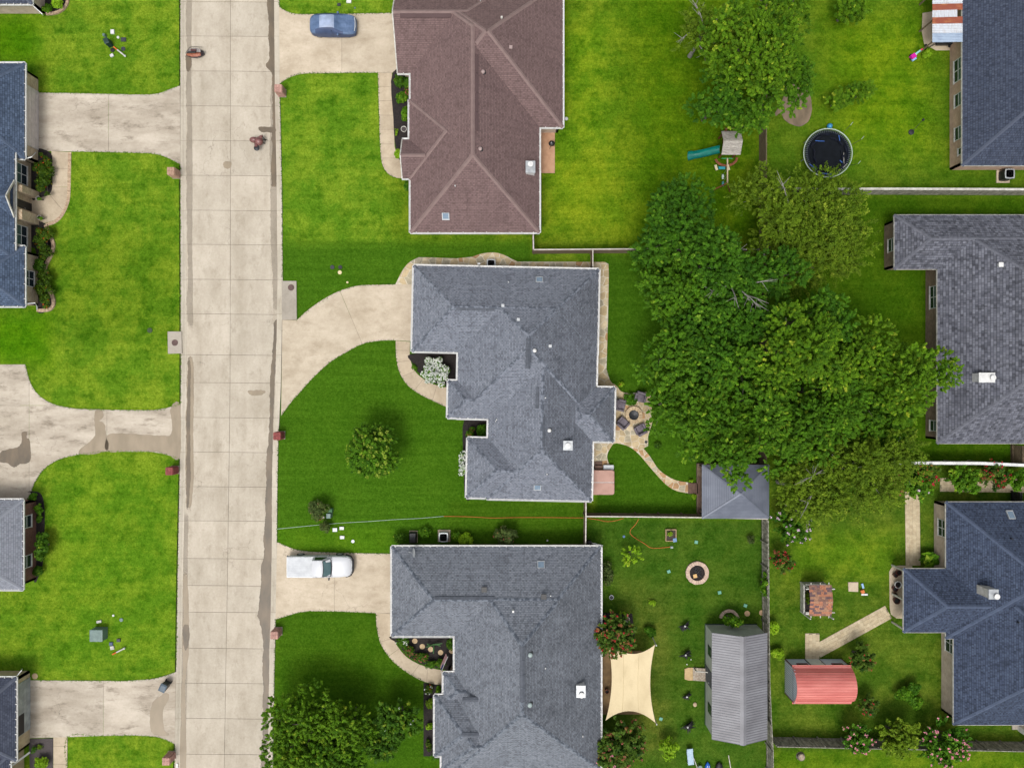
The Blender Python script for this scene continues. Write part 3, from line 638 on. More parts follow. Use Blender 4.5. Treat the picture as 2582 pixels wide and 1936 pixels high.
# ================================================================ houses
class House: pass
def hiproof(x0, x1, y0, y1, ze, sW, sE, sS, sN):
    """returns faces [(pts, uv-func)], ridge lines, apex height"""
    big = 1e6
    def ridge_y():
        xr = (sE*x1+sW*x0)/(sW+sE); h = sW*(xr-x0)
        ya = y0+(h/sS if sS else 0); yb = y1-(h/sN if sN else 0); return xr, h, ya, yb
    def ridge_x():
        yr = (sN*y1+sS*y0)/(sN+sS); h = sS*(yr-y0)
        xa = x0+(h/sW if sW else 0); xb = x1-(h/sE if sE else 0); return yr, h, xa, xb
    along_y = False
    if sW and sE:
        xr, h, ya, yb = ridge_y()
        along_y = ya <= yb+1e-6
    A, B, C, D = (x0, y0, ze), (x1, y0, ze), (x1, y1, ze), (x0, y1, ze)
    F = []
    k = lambda s: math.sqrt(1+s*s)
    if along_y:
        P, Q = (xr, ya, ze+h), (xr, yb, ze+h)
        F.append(([A, P, Q, D], lambda p: (p[1], (p[0]-x0)*k(sW)))); F.append(([B, C, Q, P], lambda p: (p[1], (x1-p[0])*k(sE))))
        if sS: F.append(([A, B, P], lambda p: (p[0], (p[1]-y0)*k(sS))))
        if sN: F.append(([C, D, Q], lambda p: (p[0], (y1-p[1])*k(sN))))
        lines = [(P, Q)]+([(A, P), (B, P)] if sS else [])+([(D, Q), (C, Q)] if sN else [])
    else:
        yr, h, xa, xb = ridge_x()
        P, Q = (xa, yr, ze+h), (xb, yr, ze+h)
        F.append(([A, B, Q, P], lambda p: (p[0], (p[1]-y0)*k(sS)))); F.append(([C, D, P, Q], lambda p: (p[0], (y1-p[1])*k(sN))))
        if sW: F.append(([D, A, P], lambda p: (p[1], (p[0]-x0)*k(sW))))
        if sE: F.append(([B, C, Q], lambda p: (p[1], (x1-p[0])*k(sE))))
        lines = [(P, Q)]+([(A, P), (D, P)] if sW else [])+([(B, Q), (C, Q)] if sE else [])
    return F, lines, (A, B, C, D), (P, Q, h)
def house(name, label, rects, roofm, wallm, capm, ze=2.4, slope=.64, oh=.3, rot=0.0, gutter='white', hang=.62, gut=True, capw=.30, capvar=None):
    """rects: (u0,v0,u1,v1[,opts]) of each roof block at the eaves, photo px"""
    h = House(); R = []
    for r in rects:
        o = r[4] if len(r) > 4 else {}
        z = o.get('ze', ze); a = W2(r[0], r[3], z); b = W2(r[2], r[1], z); s_ = o.get('s', slope)
        R.append(dict(x0=a[0], y0=a[1], x1=b[0], y1=b[1], ze=z+.004*len(R), nowall=o.get('nowall', False), sW=o.get('sW', s_), sE=o.get('sE', s_), sS=o.get('sS', s_), sN=o.get('sN', s_)))
    cx = sum(r['x0']+r['x1'] for r in R)/2/len(R); cy = sum(r['y0']+r['y1'] for r in R)/2/len(R)
    root = thing(name, label, 'house', (cx, cy, ZL), rz=rot); h.root = root; h.R = R
    def rs(r, x, y):
        if not (r['x0'] <= x <= r['x1'] and r['y0'] <= y <= r['y1']): return -1e9
        return r['ze']+min([s_*d for s_, d in ((r['sW'], x-r['x0']), (r['sE'], r['x1']-x), (r['sS'], y-r['y0']), (r['sN'], r['y1']-y)) if s_])
    h.surf = lambda x, y: max(rs(r, x, y) for r in R)
    def loc(u, v, lift=0):
        z = ze+1
        for _ in range(8):
            x, y = W2(u, v, z); c, s_ = math.cos(-rot), math.sin(-rot)
            X, Y = cx+(x-cx)*c-(y-cy)*s_, cy+(x-cx)*s_+(y-cy)*c
            z = h.surf(X, Y)
            if z < 0: z = ze
        return (X, Y, z+lift)
    h.loc = loc
    def grad(x, y):
        e = .05; return ((h.surf(x+e, y)-h.surf(x-e, y))/(2*e), (h.surf(x, y+e)-h.surf(x, y-e))/(2*e))
    h.grad = grad
    mb = MB(); wall = MB(); soff = MB(); cap = MB()
    for i, r in enumerate(R):
        F, lines, base, (P, Q, hh) = hiproof(r['x0'], r['x1'], r['y0'], r['y1'], r['ze'], r['sW'], r['sE'], r['sS'], r['sN'])
        for pts, fn in F:
            n = len(mb.f); mb.add(pts, [tuple(range(len(pts)))]); mb.uv[n] = [fn(p) for p in pts]
        zb = r['ze']-.14
        soff.b(r['x0']+.02, r['y0']+.02, zb, r['x1']-.02, r['y1']-.02, r['ze']-.015)
        for a, b in lines:   # hip and ridge caps where that line is really the top of the roof
            L = math.dist(a, b); n = int(L/.42)
            d = Vector(b)-Vector(a); d.normalize() if d.length else None
            flat = Vector((d.x, d.y, 0)).normalized(); sd = Vector((-flat.y, flat.x, 0))
            for q in range(n):
                t0, t1 = q/n, (q+1)/n
                p0 = Vector(a).lerp(Vector(b), t0); p1 = Vector(a).lerp(Vector(b), t1); pm = (p0+p1)/2
                if max([rs(r2, pm.x, pm.y) for j, r2 in enumerate(R) if j != i]+[-1e9]) > pm.z-.03: continue
                drop = .30*capw*(1.0 if abs(d.z) < .05 else .8)
                up0, up1 = Vector((0, 0, .03)), Vector((0, 0, .045))
                cap.add([p0+up0, p0+sd*capw/2-Vector((0, 0, drop-.02)), p0-sd*capw/2-Vector((0, 0, drop-.02)), p1+up1, p1+sd*capw/2-Vector((0, 0, drop-.035)), p1-sd*capw/2-Vector((0, 0, drop-.035))],
                        [(0, 3, 4, 1), (0, 2, 5, 3), (0, 1, 2), (3, 5, 4)])
        # gable walls on sides with no slope
        for side in 'WESN':
            if r['s'+side]: continue
            if side in 'WE':
                xw = r['x0']+oh if side == 'W' else r['x1']-oh
                yr, pk = P[1], hh-.04
                wall.add([(xw, r['y0']+oh, r['ze']-.1), (xw, r['y1']-oh, r['ze']-.1), (xw, yr, r['ze']+pk)], [(0, 1, 2)])
                for ya in (r['y0'], r['y1']):
                    soff.bar((r['x0'] if side == 'W' else r['x1'], ya, r['ze']-.03), (r['x0'] if side == 'W' else r['x1'], yr, r['ze']+hh-.03), .1, .14)
        for side, (p, q), (nx, ny) in (('W', ((r['x0'], r['y0']), (r['x0'], r['y1'])), (-1, 0)), ('E', ((r['x1'], r['y0']), (r['x1'], r['y1'])), (1, 0)), ('S', ((r['x0'], r['y0']), (r['x1'], r['y0'])), (0, -1)), ('N', ((r['x0'], r['y1']), (r['x1'], r['y1'])), (0, 1))):
            for inset, kind in ((0, 'g'), (oh, 'w')):
                if kind == 'w' and r['nowall']: continue
                a = (p[0]-nx*inset+(inset if ny else 0), p[1]-ny*inset+(inset if nx else 0)); b = (q[0]-nx*inset-(inset if ny else 0), q[1]-ny*inset-(inset if nx else 0))
                L = math.dist(a, b); n = max(8, int(L/.12)); runs = []; cur = None
                for t in range(n+1):
                    x = a[0]+(b[0]-a[0])*t/n+nx*.07; y = a[1]+(b[1]-a[1])*t/n+ny*.07
                    cov = False
                    for j, o in enumerate(R):
                        if j == i or (kind == 'w' and o['nowall']): continue
                        if o['x0']+inset-1e-3 < x < o['x1']-inset+1e-3 and o['y0']+inset-1e-3 < y < o['y1']-inset+1e-3:
                            if kind == 'w' or rs(o, x, y) > r['ze']-.03: cov = True
                    if not cov: cur = (cur[0], t) if cur else (t, t)
                    elif cur: runs.append(cur); cur = None
                if cur: runs.append(cur)
                for t0, t1 in runs:
                    if t1-t0 < 2: continue
                    A2 = (a[0]+(b[0]-a[0])*t0/n, a[1]+(b[1]-a[1])*t0/n); B2 = (a[0]+(b[0]-a[0])*t1/n, a[1]+(b[1]-a[1])*t1/n)
                    if kind == 'w':
                        th = .2
                        wall.b(A2[0]-(th if nx > 0 else 0), A2[1]-(th if ny > 0 else 0), 0, B2[0]+(th if nx < 0 else 0), B2[1]+(th if ny < 0 else 0), r['ze']-.1)
                    elif gut and r['s'+side]:
                        gm = MB(); zt = r['ze']+.012
                        lo = .03
                        gm.b(A2[0]+nx*.0, A2[1]+ny*.0, zt-.13, B2[0]+nx*.03, B2[1]+ny*.03, zt) if False else None
                        ex, ey = (abs(ny)*.02, abs(nx)*.02)
                        gm.b(A2[0]+nx*.112-ex, A2[1]+ny*.112-ey, zt-.12, B2[0]+nx*.145+ex, B2[1]+ny*.145+ey, zt)          # outer lip
                        gm.b(A2[0]+nx*.004-ex, A2[1]+ny*.004-ey, zt-.15, B2[0]+nx*.12+ex, B2[1]+ny*.12+ey, zt-.09)        # trough
                        LL = math.dist(A2, B2); nh = int(LL/hang) if hang else 0
                        for qh in range(nh):
                            t = (qh+.5)/nh; xx = A2[0]+(B2[0]-A2[0])*t; yy = A2[1]+(B2[1]-A2[1])*t
                            gm.box((xx+nx*.02, yy+ny*.02, zt+.012), (.05 if ny else .24, .05 if nx else .24, .016))
                        gm.build('gutter', MT[gutter], root)
                    else:
                        soff.b(A2[0], A2[1], r['ze']-.14, B2[0]+nx*.03, B2[1]+ny*.03, r['ze']+.005)
    h.roof = mb.build('roof', roofm, root); wall.build('wall', wallm, root); soff.build('soffit', MT['offwhite'], root)
    if cap.f: tag(cap.build('ridge_cap', capm, root), kind='stuff')
    h.ze, h.oh = ze, oh
    return h
def window(h, i, side, c, wd, z0=.9, z1=2.1, nx=2, ny=2, frame='white', glass='glass', lowglass=None):
    """window in wall of block i; c = photo px along the wall"""
    r = h.R[i]; oh = h.oh
    if side in 'WE':
        x = r['x0']+oh if side == 'W' else r['x1']-oh; y = W2(1291, c, 1.2)[1]; n = -1 if side == 'W' else 1
        def P(a, z, d): return (x+n*d, y+a, z)
    else:
        y = r['y0']+oh if side == 'S' else r['y1']-oh; x = W2(c, 968, 1.2)[0]; n = -1 if side == 'S' else 1
        def P(a, z, d): return (x+a, y+n*d, z)
    fr = MB()
    def bx(a0, a1, za, zb, d0, d1):
        p, q = P(a0, za, d0), P(a1, zb, d1); fr.b(p[0], p[1], p[2], q[0], q[1], q[2])
    t = .055
    for k in range(nx+1): a = -wd/2+wd*k/nx; bx(a-t/2, a+t/2, z0, z1, .002, .05)
    for k in range(ny+1): z = z0+(z1-z0)*k/ny; bx(-wd/2-t/2+.003, wd/2+t/2-.003, z-t/2, z+t/2, .004, .046)
    o = fr.build('window', MT[frame], h.root)
    for a in range(nx):
        for b in range(ny):
            m = MB(); p = P(-wd/2+wd*a/nx+.03, z0+(z1-z0)*b/ny+.03, .006); q = P(-wd/2+wd*(a+1)/nx-.03, z0+(z1-z0)*(b+1)/ny-.03, .02)
            m.b(*p, *q).build('pane', MT[lowglass] if lowglass and b >= ny/2 else MT[glass], o)
    m = MB(); p = P(-wd/2-.08, z0-.09, .002); q = P(wd/2+.08, z0-.035, .09); m.b(*p, *q).build('sill', MT['offwhite'], o)
def skylight(h, u, v, wd=.6, ln=.6, dark=False):
    x, y, z = h.loc(u, v); gx, gy = h.grad(x, y)
    rx, ry = math.atan(gy), -math.atan(gx)
    o = MB().box((x, y, z+.06), (wd, ln, .14), rx=rx, ry=ry).build('skylight', MT['metal'], h.root)
    MB().box((x, y, z+.134), (wd*.78, ln*.78, .03), rx=rx, ry=ry).build('pane', MT['skyglass'], o)
def boxvent(h, u, v, m='metal', s_=.26, ht=.16):
    x, y, z = h.loc(u, v)
    mb = MB(); mb.box((x, y, z+ht/2-.05), (s_*.7, s_*.7, ht+.1)); mb.box((x, y, z+ht+.02), (s_, s_, .05)); mb.build('roof_vent', MT[m], h.root)
def roundvent(h, u, v, m='offwhite', r=.17, ht=.32):
    x, y, z = h.loc(u, v); z -= ht*.5
    MB().lathe((x, y, z), [(r*.7, -.1), (r*.7, ht*.5), (r, ht*.55), (r*1.02, ht*.8), (r*.85, ht*.98), (r*.4, ht*1.06), (.01, ht*1.08)], 14).build('roof_vent', MT[m], h.root, True)
    MB().lathe((x, y, z+ht*.3), [(r*1.45, -.1), (r*1.3, .07), (r*.6, .07)], 14).build('flashing', MT['darkmetal'], h.root)
def pipe(h, u, v, m='white', r=.05, ht=.35):
    x, y, z = h.loc(u, v); MB().cyl((x, y, z-.1), r, ht, 8).build('vent_pipe', MT[m], h.root, True)
def ridgevent(h, p, q, m, wd=.42, segs=4):
    a, b = h.loc(*p), h.loc(*q)
    zt = max(a[2], b[2])+.02
    horizontal = abs(a[0]-b[0]) > abs(a[1]-b[1])
    if horizontal: y = (a[1]+b[1])/2; pts = [(a[0], y), (b[0], y)]
    else: x = (a[0]+b[0])/2; pts = [(x, a[1]), (x, b[1])]
    mb = MB()
    for k in range(segs):
        t0, t1 = k/segs+.004, (k+1)/segs-.004
        A = Vector((*pts[0], 0)).lerp(Vector((*pts[1], 0)), t0); B = Vector((*pts[0], 0)).lerp(Vector((*pts[1], 0)), t1)
        d = (B-A).normalized(); sd = Vector((-d.y, d.x, 0))*wd/2
        zz = zt+.05
        mb.loft([[A+sd+Vector((0, 0, zz-.13-wd*.2)), A+sd+Vector((0, 0, zz-.03-wd*.2)), A+Vector((0, 0, zz)), A-sd+Vector((0, 0, zz-.03-wd*.2)), A-sd+Vector((0, 0, zz-.13-wd*.2))],
                 [B+sd+Vector((0, 0, zz-.13-wd*.2)), B+sd+Vector((0, 0, zz-.03-wd*.2)), B+Vector((0, 0, zz)), B-sd+Vector((0, 0, zz-.03-wd*.2)), B-sd+Vector((0, 0, zz-.13-wd*.2))]])
    mb.build('ridge_vent', m, h.root)
def chimney(h, u, v, wx, wy, ht, m='white', capm='metal', pipe_off=(.0, .0)):
    x, y, z = h.loc(u, v)
    o = MB().b(x-wx/2, y-wy/2, z-.8, x+wx/2, y+wy/2, z+ht).build('chimney', MT[m], h.root)
    mb = MB(); mb.b(x-wx/2-.05, y-wy/2-.05, z+ht, x+wx/2+.05, y+wy/2+.05, z+ht+.06); mb.build('chimney_top', MT[capm], o)
    px_, py_ = x+pipe_off[0], y+pipe_off[1]
    MB().lathe((px_, py_, z+ht+.05), [(.14, 0), (.14, .14), (.24, .15), (.24, .19), (.02, .23)], 16).build('flue_cap', MT['white'], o, True)
def downspout(h, pts, m='white'):
    MB().tube(pts, .045, 6).build('downspout', MT[m], h.root)
MT['skyglass'] = mat('skylight_glass', (128, 148, 166), (110, 132, 152), 2, .15, spec=.7)
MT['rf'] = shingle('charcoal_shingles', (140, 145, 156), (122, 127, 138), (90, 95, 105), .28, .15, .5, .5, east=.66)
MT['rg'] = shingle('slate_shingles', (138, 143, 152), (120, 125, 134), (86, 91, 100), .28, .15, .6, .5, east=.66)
MT['re'] = shingle('brown_shingles', (130, 108, 106), (120, 99, 97), (98, 80, 80), .3, .15, .45, .38)
MT['rb'] = shingle('blue_shingles', (92, 108, 132), (74, 88, 110), (54, 66, 84), .36, .18, .5, .5)
MT['rc'] = shingle('light_grey_shingles', (148, 152, 162), (138, 142, 152), (112, 116, 126), .34, .17, .3, .3)
MT['rd'] = shingle('dark_slate_shingles', (84, 90, 106), (70, 76, 92), (54, 58, 72), .3, .16, .7, .3)
MT['ri'] = shingle('navy_shingles', (80, 88, 106), (64, 72, 90), (54, 60, 76), .22, .2, .5, .5)
MT['rj'] = shingle('mixed_grey_shingles', (120, 122, 132), (92, 94, 104), (78, 80, 90), .42, .22, .5, .8)
MT['rk'] = shingle('deep_blue_shingles', (78, 89, 111), (64, 74, 95), (48, 56, 73), .26, .17, .5, .7)
capf = mat('dark_ridge_shingles', (128, 134, 146), (86, 92, 103), 3.2, .9, lo=.46, hi=.54); capg = mat('slate_ridge_shingles', (122, 129, 140), (80, 87, 98), 3.2, .9, lo=.46, hi=.54)
cape = mat('light_brown_ridge_shingles', (139, 118, 114), (130, 109, 106), 2, .9); capb = mat('blue_ridge_shingles', (84, 99, 122), (72, 86, 108), 3, .9)
capc = mat('grey_ridge_shingles', (140, 144, 154), None); capd = mat('slate_dark_ridge', (92, 98, 114), (78, 84, 98), 2, .9); capj = mat('mixed_ridge', (110, 112, 122), (92, 94, 104), 3, .9); capk = mat('deep_blue_ridge', (80, 92, 116), (68, 80, 102), 3, .9)
ventm = mat('dark_ridge_vent', (92, 97, 107), (78, 83, 92), 3, .8)
# --- A: top left corner
hA = house('house', 'beige brick house with grey roof cut by the top left corner', [(-300, -250, 80, 10)], MT['rd'], MT['brickpale'], capd)
downspout(hA, [W(78, 10, 2.3), W(106, 36, 2.1), W(109, 39, .15)])
# --- B: beige brick, blue roof
hB = house('house', 'beige brick house with blue grey shingle roof and arched entry on the left', [(-220, 160, 62, 400), (-300, 354, 37, 655, {'ze': 2.75}), (-220, 622, 62, 772), (-120, 455, 36, 548, {'ze': 2.82, 'sE': None, 'sW': None})], MT['rb'], MT['brickbeige'], capb, hang=1.2)
window(hB, 1, 'E', 441, 1.75, .75, 2.25, 2, 2, lowglass='glassgreen'); window(hB, 1, 'E', 595, 1.75, .75, 2.25, 2, 2, lowglass='glassgreen'); window(hB, 2, 'E', 703, 1.4, .75, 2.1, 2, 2)
r = hB.R[0]; xg = r['x1']-.3
go = MB().b(xg+.0, W2(0, 372, 1)[1], .1, xg+.04, W2(0, 222, 1)[1], 2.1).build('garage_door', MT['offwhite'], hB.root)
for k in range(4):
    MB().b(xg+.03, W2(0, 371, 1)[1], .16+.49*k, xg+.07, W2(0, 223, 1)[1], .16+.49*k+.46).build('door_panel', mat('pale_door', (216, 208, 204), (200, 192, 188), 2, .5) if k == 0 else bpy.data.materials['pale_door'], go)
xw = hB.R[1]['x1']-.3
for a, b in ((478, 494), (538, 562)):
    MB().b(xw-.3, W2(0, b, 1)[1], 0, xw+.75, W2(0, a, 1)[1], 2.45).build('entry_pier', MT['brickbeige'], hB.root)
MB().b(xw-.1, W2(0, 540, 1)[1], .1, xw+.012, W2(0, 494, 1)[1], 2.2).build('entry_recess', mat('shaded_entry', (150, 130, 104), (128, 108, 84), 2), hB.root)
dB = MB().b(xw+.0, W2(0, 528, 1)[1], .12, xw+.05, W2(0, 508, 1)[1], 2.1).build('front_door', MT['black'], hB.root)
MB().box((xw+.07, W2(0, 526, 1)[1], 1.05), (.05, .05, .12)).build('handle', MT['metal'], dB)
downspout(hB, [W(62, 766, 2.3), W(88, 764, 2.1), W(93, 772, 1.2), W(94, 781, .2)])
downspout(hB, [W(60, 402, 2.3), W(80, 396, 2.2), W(91, 384, .3)])
# --- C: red brick
hC = house('house', 'red brick house with light grey roof on the left', [(-300, 1260, 57, 1486)], MT['rc'], MT['brickred'], capc)
window(hC, 0, 'E', 1314, 1.1, .85, 2.05, 1, 2); window(hC, 0, 'E', 1414, 1.1, .85, 2.05, 1, 2)
# --- D: bottom left
hD = house('house', 'house with dark slate roof and pale grey garage at the bottom left corner', [(-220, 1708, 40, 1917), (-220, 1900, 25, 2150)], MT['rd'], mat('cream_wall', (204, 186, 150), (184, 166, 132), 2), capd)
xg = hD.R[0]['x1']-.3
go = MB().b(xg, W2(0, 1848, 1)[1], .1, xg+.05, W2(0, 1716, 1)[1], 2.15).build('garage_door', MT['siding'], hD.root)
for k in range(4): MB().b(xg+.03, W2(0, 1847, 1)[1], .14+.5*k, xg+.07, W2(0, 1717, 1)[1], .14+.5*k+.47).build('door_panel', MT['siding'], go)
MB().b(xg+.04, W2(0, 1846, 1)[1], 1.0, xg+.085, W2(0, 1796, 1)[1], 2.1).build('dark_opening', MT['black'], hD.root)
downspout(hD, [W(40, 1706, 2.3), W(54, 1690, 2.0), W(56, 1686, .2)]); 
MB().bar(W(24, 1934, 2.3), W(75, 1896, .6), .16, .12).build('downspout', MT['white'], hD.root)
# --- E: brown roof
hE = house('house', 'house with large brown shingle roof at the top', [(1044, -48, 1419, 321), (1035, -46, 1360, 586), (1002, -49, 1300, 185, {'sW': None}), (1032, 252, 1240, 452), (1014, 352, 1150, 450, {'sW': None})], MT['re'], MT['brickpale'], cape, hang=1.0, capw=.34)
ridgevent(hE, (1008, 36), (1138, 36), MT['re'], .5, 3); ridgevent(hE, (1200, 137), (1200, 330), MT['re'], .42, 4)
MT['brownvent'] = mat('brown_vent', (168, 148, 144), None, rough=.6)
roundvent(hE, 1218, 182, 'brownvent'); roundvent(hE, 1211, 376, 'brownvent'); boxvent(hE, 1288, 121, 'brownvent', .28, .1); pipe(hE, 1265, 47, 'offwhite', .1); pipe(hE, 1148, 470); pipe(hE, 1212, 4)
chimney(hE, 1337, 428, .75, .95, .75, pipe_off=(0, .2)); skylight(hE, 1124, 546, .65, .65)
# --- F: central house
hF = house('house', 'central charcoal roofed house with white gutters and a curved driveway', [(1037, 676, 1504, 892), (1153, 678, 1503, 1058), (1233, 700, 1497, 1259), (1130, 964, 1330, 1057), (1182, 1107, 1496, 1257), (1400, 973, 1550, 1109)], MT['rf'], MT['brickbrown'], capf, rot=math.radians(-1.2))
skylight(hF, 1360, 705, .65, .6); skylight(hF, 1355, 1228, .65, .6)
for u, v in ((1268, 771), (1307, 806), (1387, 873)): boxvent(hF, u, v, 'metal', .26, .16)
roundvent(hF, 1348, 884, 'white', .17); roundvent(hF, 1385, 1085, 'white', .17)
pipe(hF, 1375, 1003); pipe(hF, 1379, 1195); pipe(hF, 1282, 712); pipe(hF, 1252, 1058, 'white', .05, .3); pipe(hF, 1250, 1062, 'white', .04, .3)
chimney(hF, 1431, 1122, .72, .72, .45)
for p, q, n in (((1152, 777), (1248, 778), 4), ((1332, 852), (1331, 930), 3), ((1357, 975), (1357, 1030), 2), ((1370, 1050), (1368, 1125), 3)): ridgevent(hF, p, q, ventm, .42, n)
# --- G: lower grey house
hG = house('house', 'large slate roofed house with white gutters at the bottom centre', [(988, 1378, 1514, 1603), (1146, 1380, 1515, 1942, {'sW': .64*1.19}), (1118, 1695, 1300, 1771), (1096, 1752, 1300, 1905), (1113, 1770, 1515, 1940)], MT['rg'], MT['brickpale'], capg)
skylight(hG, 1364, 1422, .65, .65); boxvent(hG, 1221, 1485, 'black', .46, .14); boxvent(hG, 1371, 1503, 'black', .46, .14)
pipe(hG, 1294, 1538, 'white', .1, .5); pipe(hG, 1388, 1500); pipe(hG, 1375, 1682); pipe(hG, 1469, 1853)
MT['greendome'] = mat('oxidised_dome', (168, 184, 182), (150, 166, 164), 4, .5)
roundvent(hG, 1337, 1650, 'greendome', .2); roundvent(hG, 1336, 1776, 'greendome', .2)
chimney(hG, 1463, 1735, .7, .95, .6, pipe_off=(.05, -.25))
for p, q, n in (((1096, 1510), (1248, 1510), 4), ((1317, 1628), (1317, 1770), 4), ((1168, 1757), (1206, 1757), 1), ((1166, 1852), (1208, 1852), 1)): ridgevent(hG, p, q, ventm, .42, n)
# --- I: top right
hI = house('house', 'pink brick house with navy shingle roof at the top right corner', [(2426, -420, 3000, 418)], MT['ri'], MT['brickpink'], mat('navy_ridge', (76, 84, 102), None), gut=False)
window(hI, 0, 'W', 179, 2.0, .8, 2.0, 2, 2, glass='glass', lowglass='glassgreen'); window(hI, 0, 'W', 254, 1.15, .9, 2.0, 1, 2, lowglass='glassgreen'); window(hI, 0, 'W', 338, 1.15, .9, 2.0, 1, 2, lowglass='glassgreen'); window(hI, 0, 'W', 386, .6, 1.4, 2.0, 1, 1)
# --- J: right middle
hJ = house('house', 'brown brick house with mixed grey shingle roof on the right', [(2255, 542, 2800, 679), (2363, 544, 2860, 1118)], MT['rj'], MT['brickbrown'], capj, gut=False)
window(hJ, 0, 'W', 619, 1.15, .85, 2.0, 1, 2, lowglass='glassgreen'); window(hJ, 1, 'W', 750, 2.0, .85, 2.0, 2, 2, lowglass='glassgreen'); window(hJ, 1, 'W', 1073, .95, .85, 2.0, 1, 2, lowglass='glassgreen')
ridgevent(hJ, (2366, 601), (2438, 601), capj, .36, 3); boxvent(hJ, 2521, 668, 'white', .4, .14)
chimney(hJ, 2478, 952, 1.3, .75, .5, capm='white', pipe_off=(.45, 0))
# --- K: lower right
hK = house('house', 'pale brick house with deep blue shingle roof at the lower right', [(2385, 1265, 2950, 1610), (2278, 1433, 2650, 1594, {'nowall': True}), (2404, 1400, 2950, 1827)], MT['rk'], MT['brickpale'], capk, gut=False)
window(hK, 0, 'W', 1330, 1.5, .8, 2.0, 2, 2); window(hK, 2, 'W', 1619, 1.7, .8, 2.1, 2, 2)
skylight(hK, 2547, 1297, .6, .8); chimney(hK, 2478, 1486, .75, .75, 1.35, 'offwhite', pipe_off=(.2, -.15))
for vv in (1440, 1514, 1588):
    p = W(2282, vv, 2.3); MB().b(p[0]-.07, p[1]-.07, .1, p[0]+.07, p[1]+.07, 2.3).build('porch_post', MT['offwhite'], hK.root)
pipe(hK, 2548, 1357, 'black', .06); pipe(hK, 2565, 1567, 'black', .06)
# ================================================================ fences and yard buildings
def fence(label, pts, ht=1.8, m='wood', cap='woodtop', face=1, post=2.4, rails=2, capw=.14, group=None):
    """pts: base line in photo px; face: side the rails and posts stand on"""
    P = px(pts); root = thing('wood_fence', label, 'fence', (P[0][0], P[0][1], ZL), group)
    pk = MB()
    for (x0, y0), (x1, y1) in zip(P, P[1:]):
        L = math.hypot(x1-x0, y1-y0); dx, dy = (x1-x0)/L, (y1-y0)/L; nx, ny = -dy*face, dx*face; ang = math.atan2(dy, dx)
        n = max(1, round(L/post))
        for i in range(n+1):
            t = L*i/n
            MB().box((x0+dx*t+nx*.09, y0+dy*t+ny*.09, ht/2+.0), (.1, .1, ht+.1), ang).build('post', MT[m], root)
        for i in range(n):
            a, b = L*i/n, L*(i+1)/n
            for k in range(rails):
                z = .35+(ht-.6)*k/max(1, rails-1)+ZL
                MB().box((x0+dx*(a+b)/2+nx*.045, y0+dy*(a+b)/2+ny*.045, z), (b-a-.11, .045, .09), ang).build('rail', MT[m], root)
            MB().box((x0+dx*(a+b)/2+nx*.03, y0+dy*(a+b)/2+ny*.03, ht+ZL+.045), (b-a-.008, capw, .045), ang).build('cap_board', MT[cap], root)
        q = 0.0
        while q < L-.07:
            pk.box((x0+dx*(q+.07), y0+dy*(q+.07), ht/2+ZL-.02+random.uniform(-.012, .012)), (.132, .02, ht), ang); q += .142
    tag(pk.build('picket', MT[m], root), kind='stuff')
    return root
fence('white capped cedar fence from the brown roofed house across the back lawn', [(1342, 596), (1343, 640), (1490, 639), (1640, 638), (1928, 640)], capw=.1)
fence('short cedar fence joining the central house to the back fence', [(1490, 640), (1490, 692)], face=-1, capw=.08)
fence('dark stained rear fence under the big trees', [(1914, -60), (1914, 200), (1914, 440), (1914, 640), (1914, 900), (1914, 1175)], m='wood', cap='wood', capw=.05, rails=3)
fence('pale capped boundary fence north of the mixed grey roof', [(1918, 491), (2250, 491), (2700, 493)], m='woodgrey', cap='offwhite', capw=.2)
fence('cedar fence with white cap between the central garden and the yard below', [(1474, 1293), (1600, 1294), (1775, 1296), (1918, 1299)], capw=.1)
fence('short white capped fence joining the two grey houses', [(1473, 1254), (1473, 1293), (1472, 1372)], face=-1, capw=.1)
fence('white capped garden fence above the red flowers', [(1960, 1161), (2200, 1162), (2440, 1163), (2640, 1172)], m='offwhite', cap='white', capw=.26)
fence('grey weathered rear fence beside the grey metal shed', [(1920, 1302), (1921, 1420), (1922, 1560), (1924, 1700), (1928, 1800), (1932, 1870), (1934, 2060)], m='woodgrey', cap='woodgrey', capw=.06, face=-1)
fence('grey weathered fence along the bottom of the lower right yard', [(1940, 1857), (2120, 1861), (2400, 1866), (2700, 1872)], m='woodgrey', cap='woodgrey', capw=.06, face=1)
def gate(label, a, b, ht, m):
    A, B = W2(*a), W2(*b); root = thing('gate', label, 'gate', (A[0], A[1], ZL)); L = math.hypot(B[0]-A[0], B[1]-A[1]); ang = math.atan2(B[1]-A[1], B[0]-A[0])
    n = max(4, int(L/.15))
    for k in range(n):
        t = (k+.5)/n; MB().box((A[0]+(B[0]-A[0])*t, A[1]+(B[1]-A[1])*t, ht/2+ZL), (L/n*.93, .025, ht), ang).build('board', MT[m], root)
    for z in (.3, ht-.2):
        MB().box(((A[0]+B[0])/2+.03*math.sin(ang), (A[1]+B[1])/2-.03*math.cos(ang), z+ZL), (L, .05, .1), ang).build('rail', MT[m], root)
gate('tan wooden gate at the right edge below the mixed grey roof', (2548, 1120), (2549, 1172), 1.8, 'wood')
gate('dark slatted gate at the right edge above the deep blue roof', (2548, 1236), (2549, 1268), 1.5, 'darkmetal')
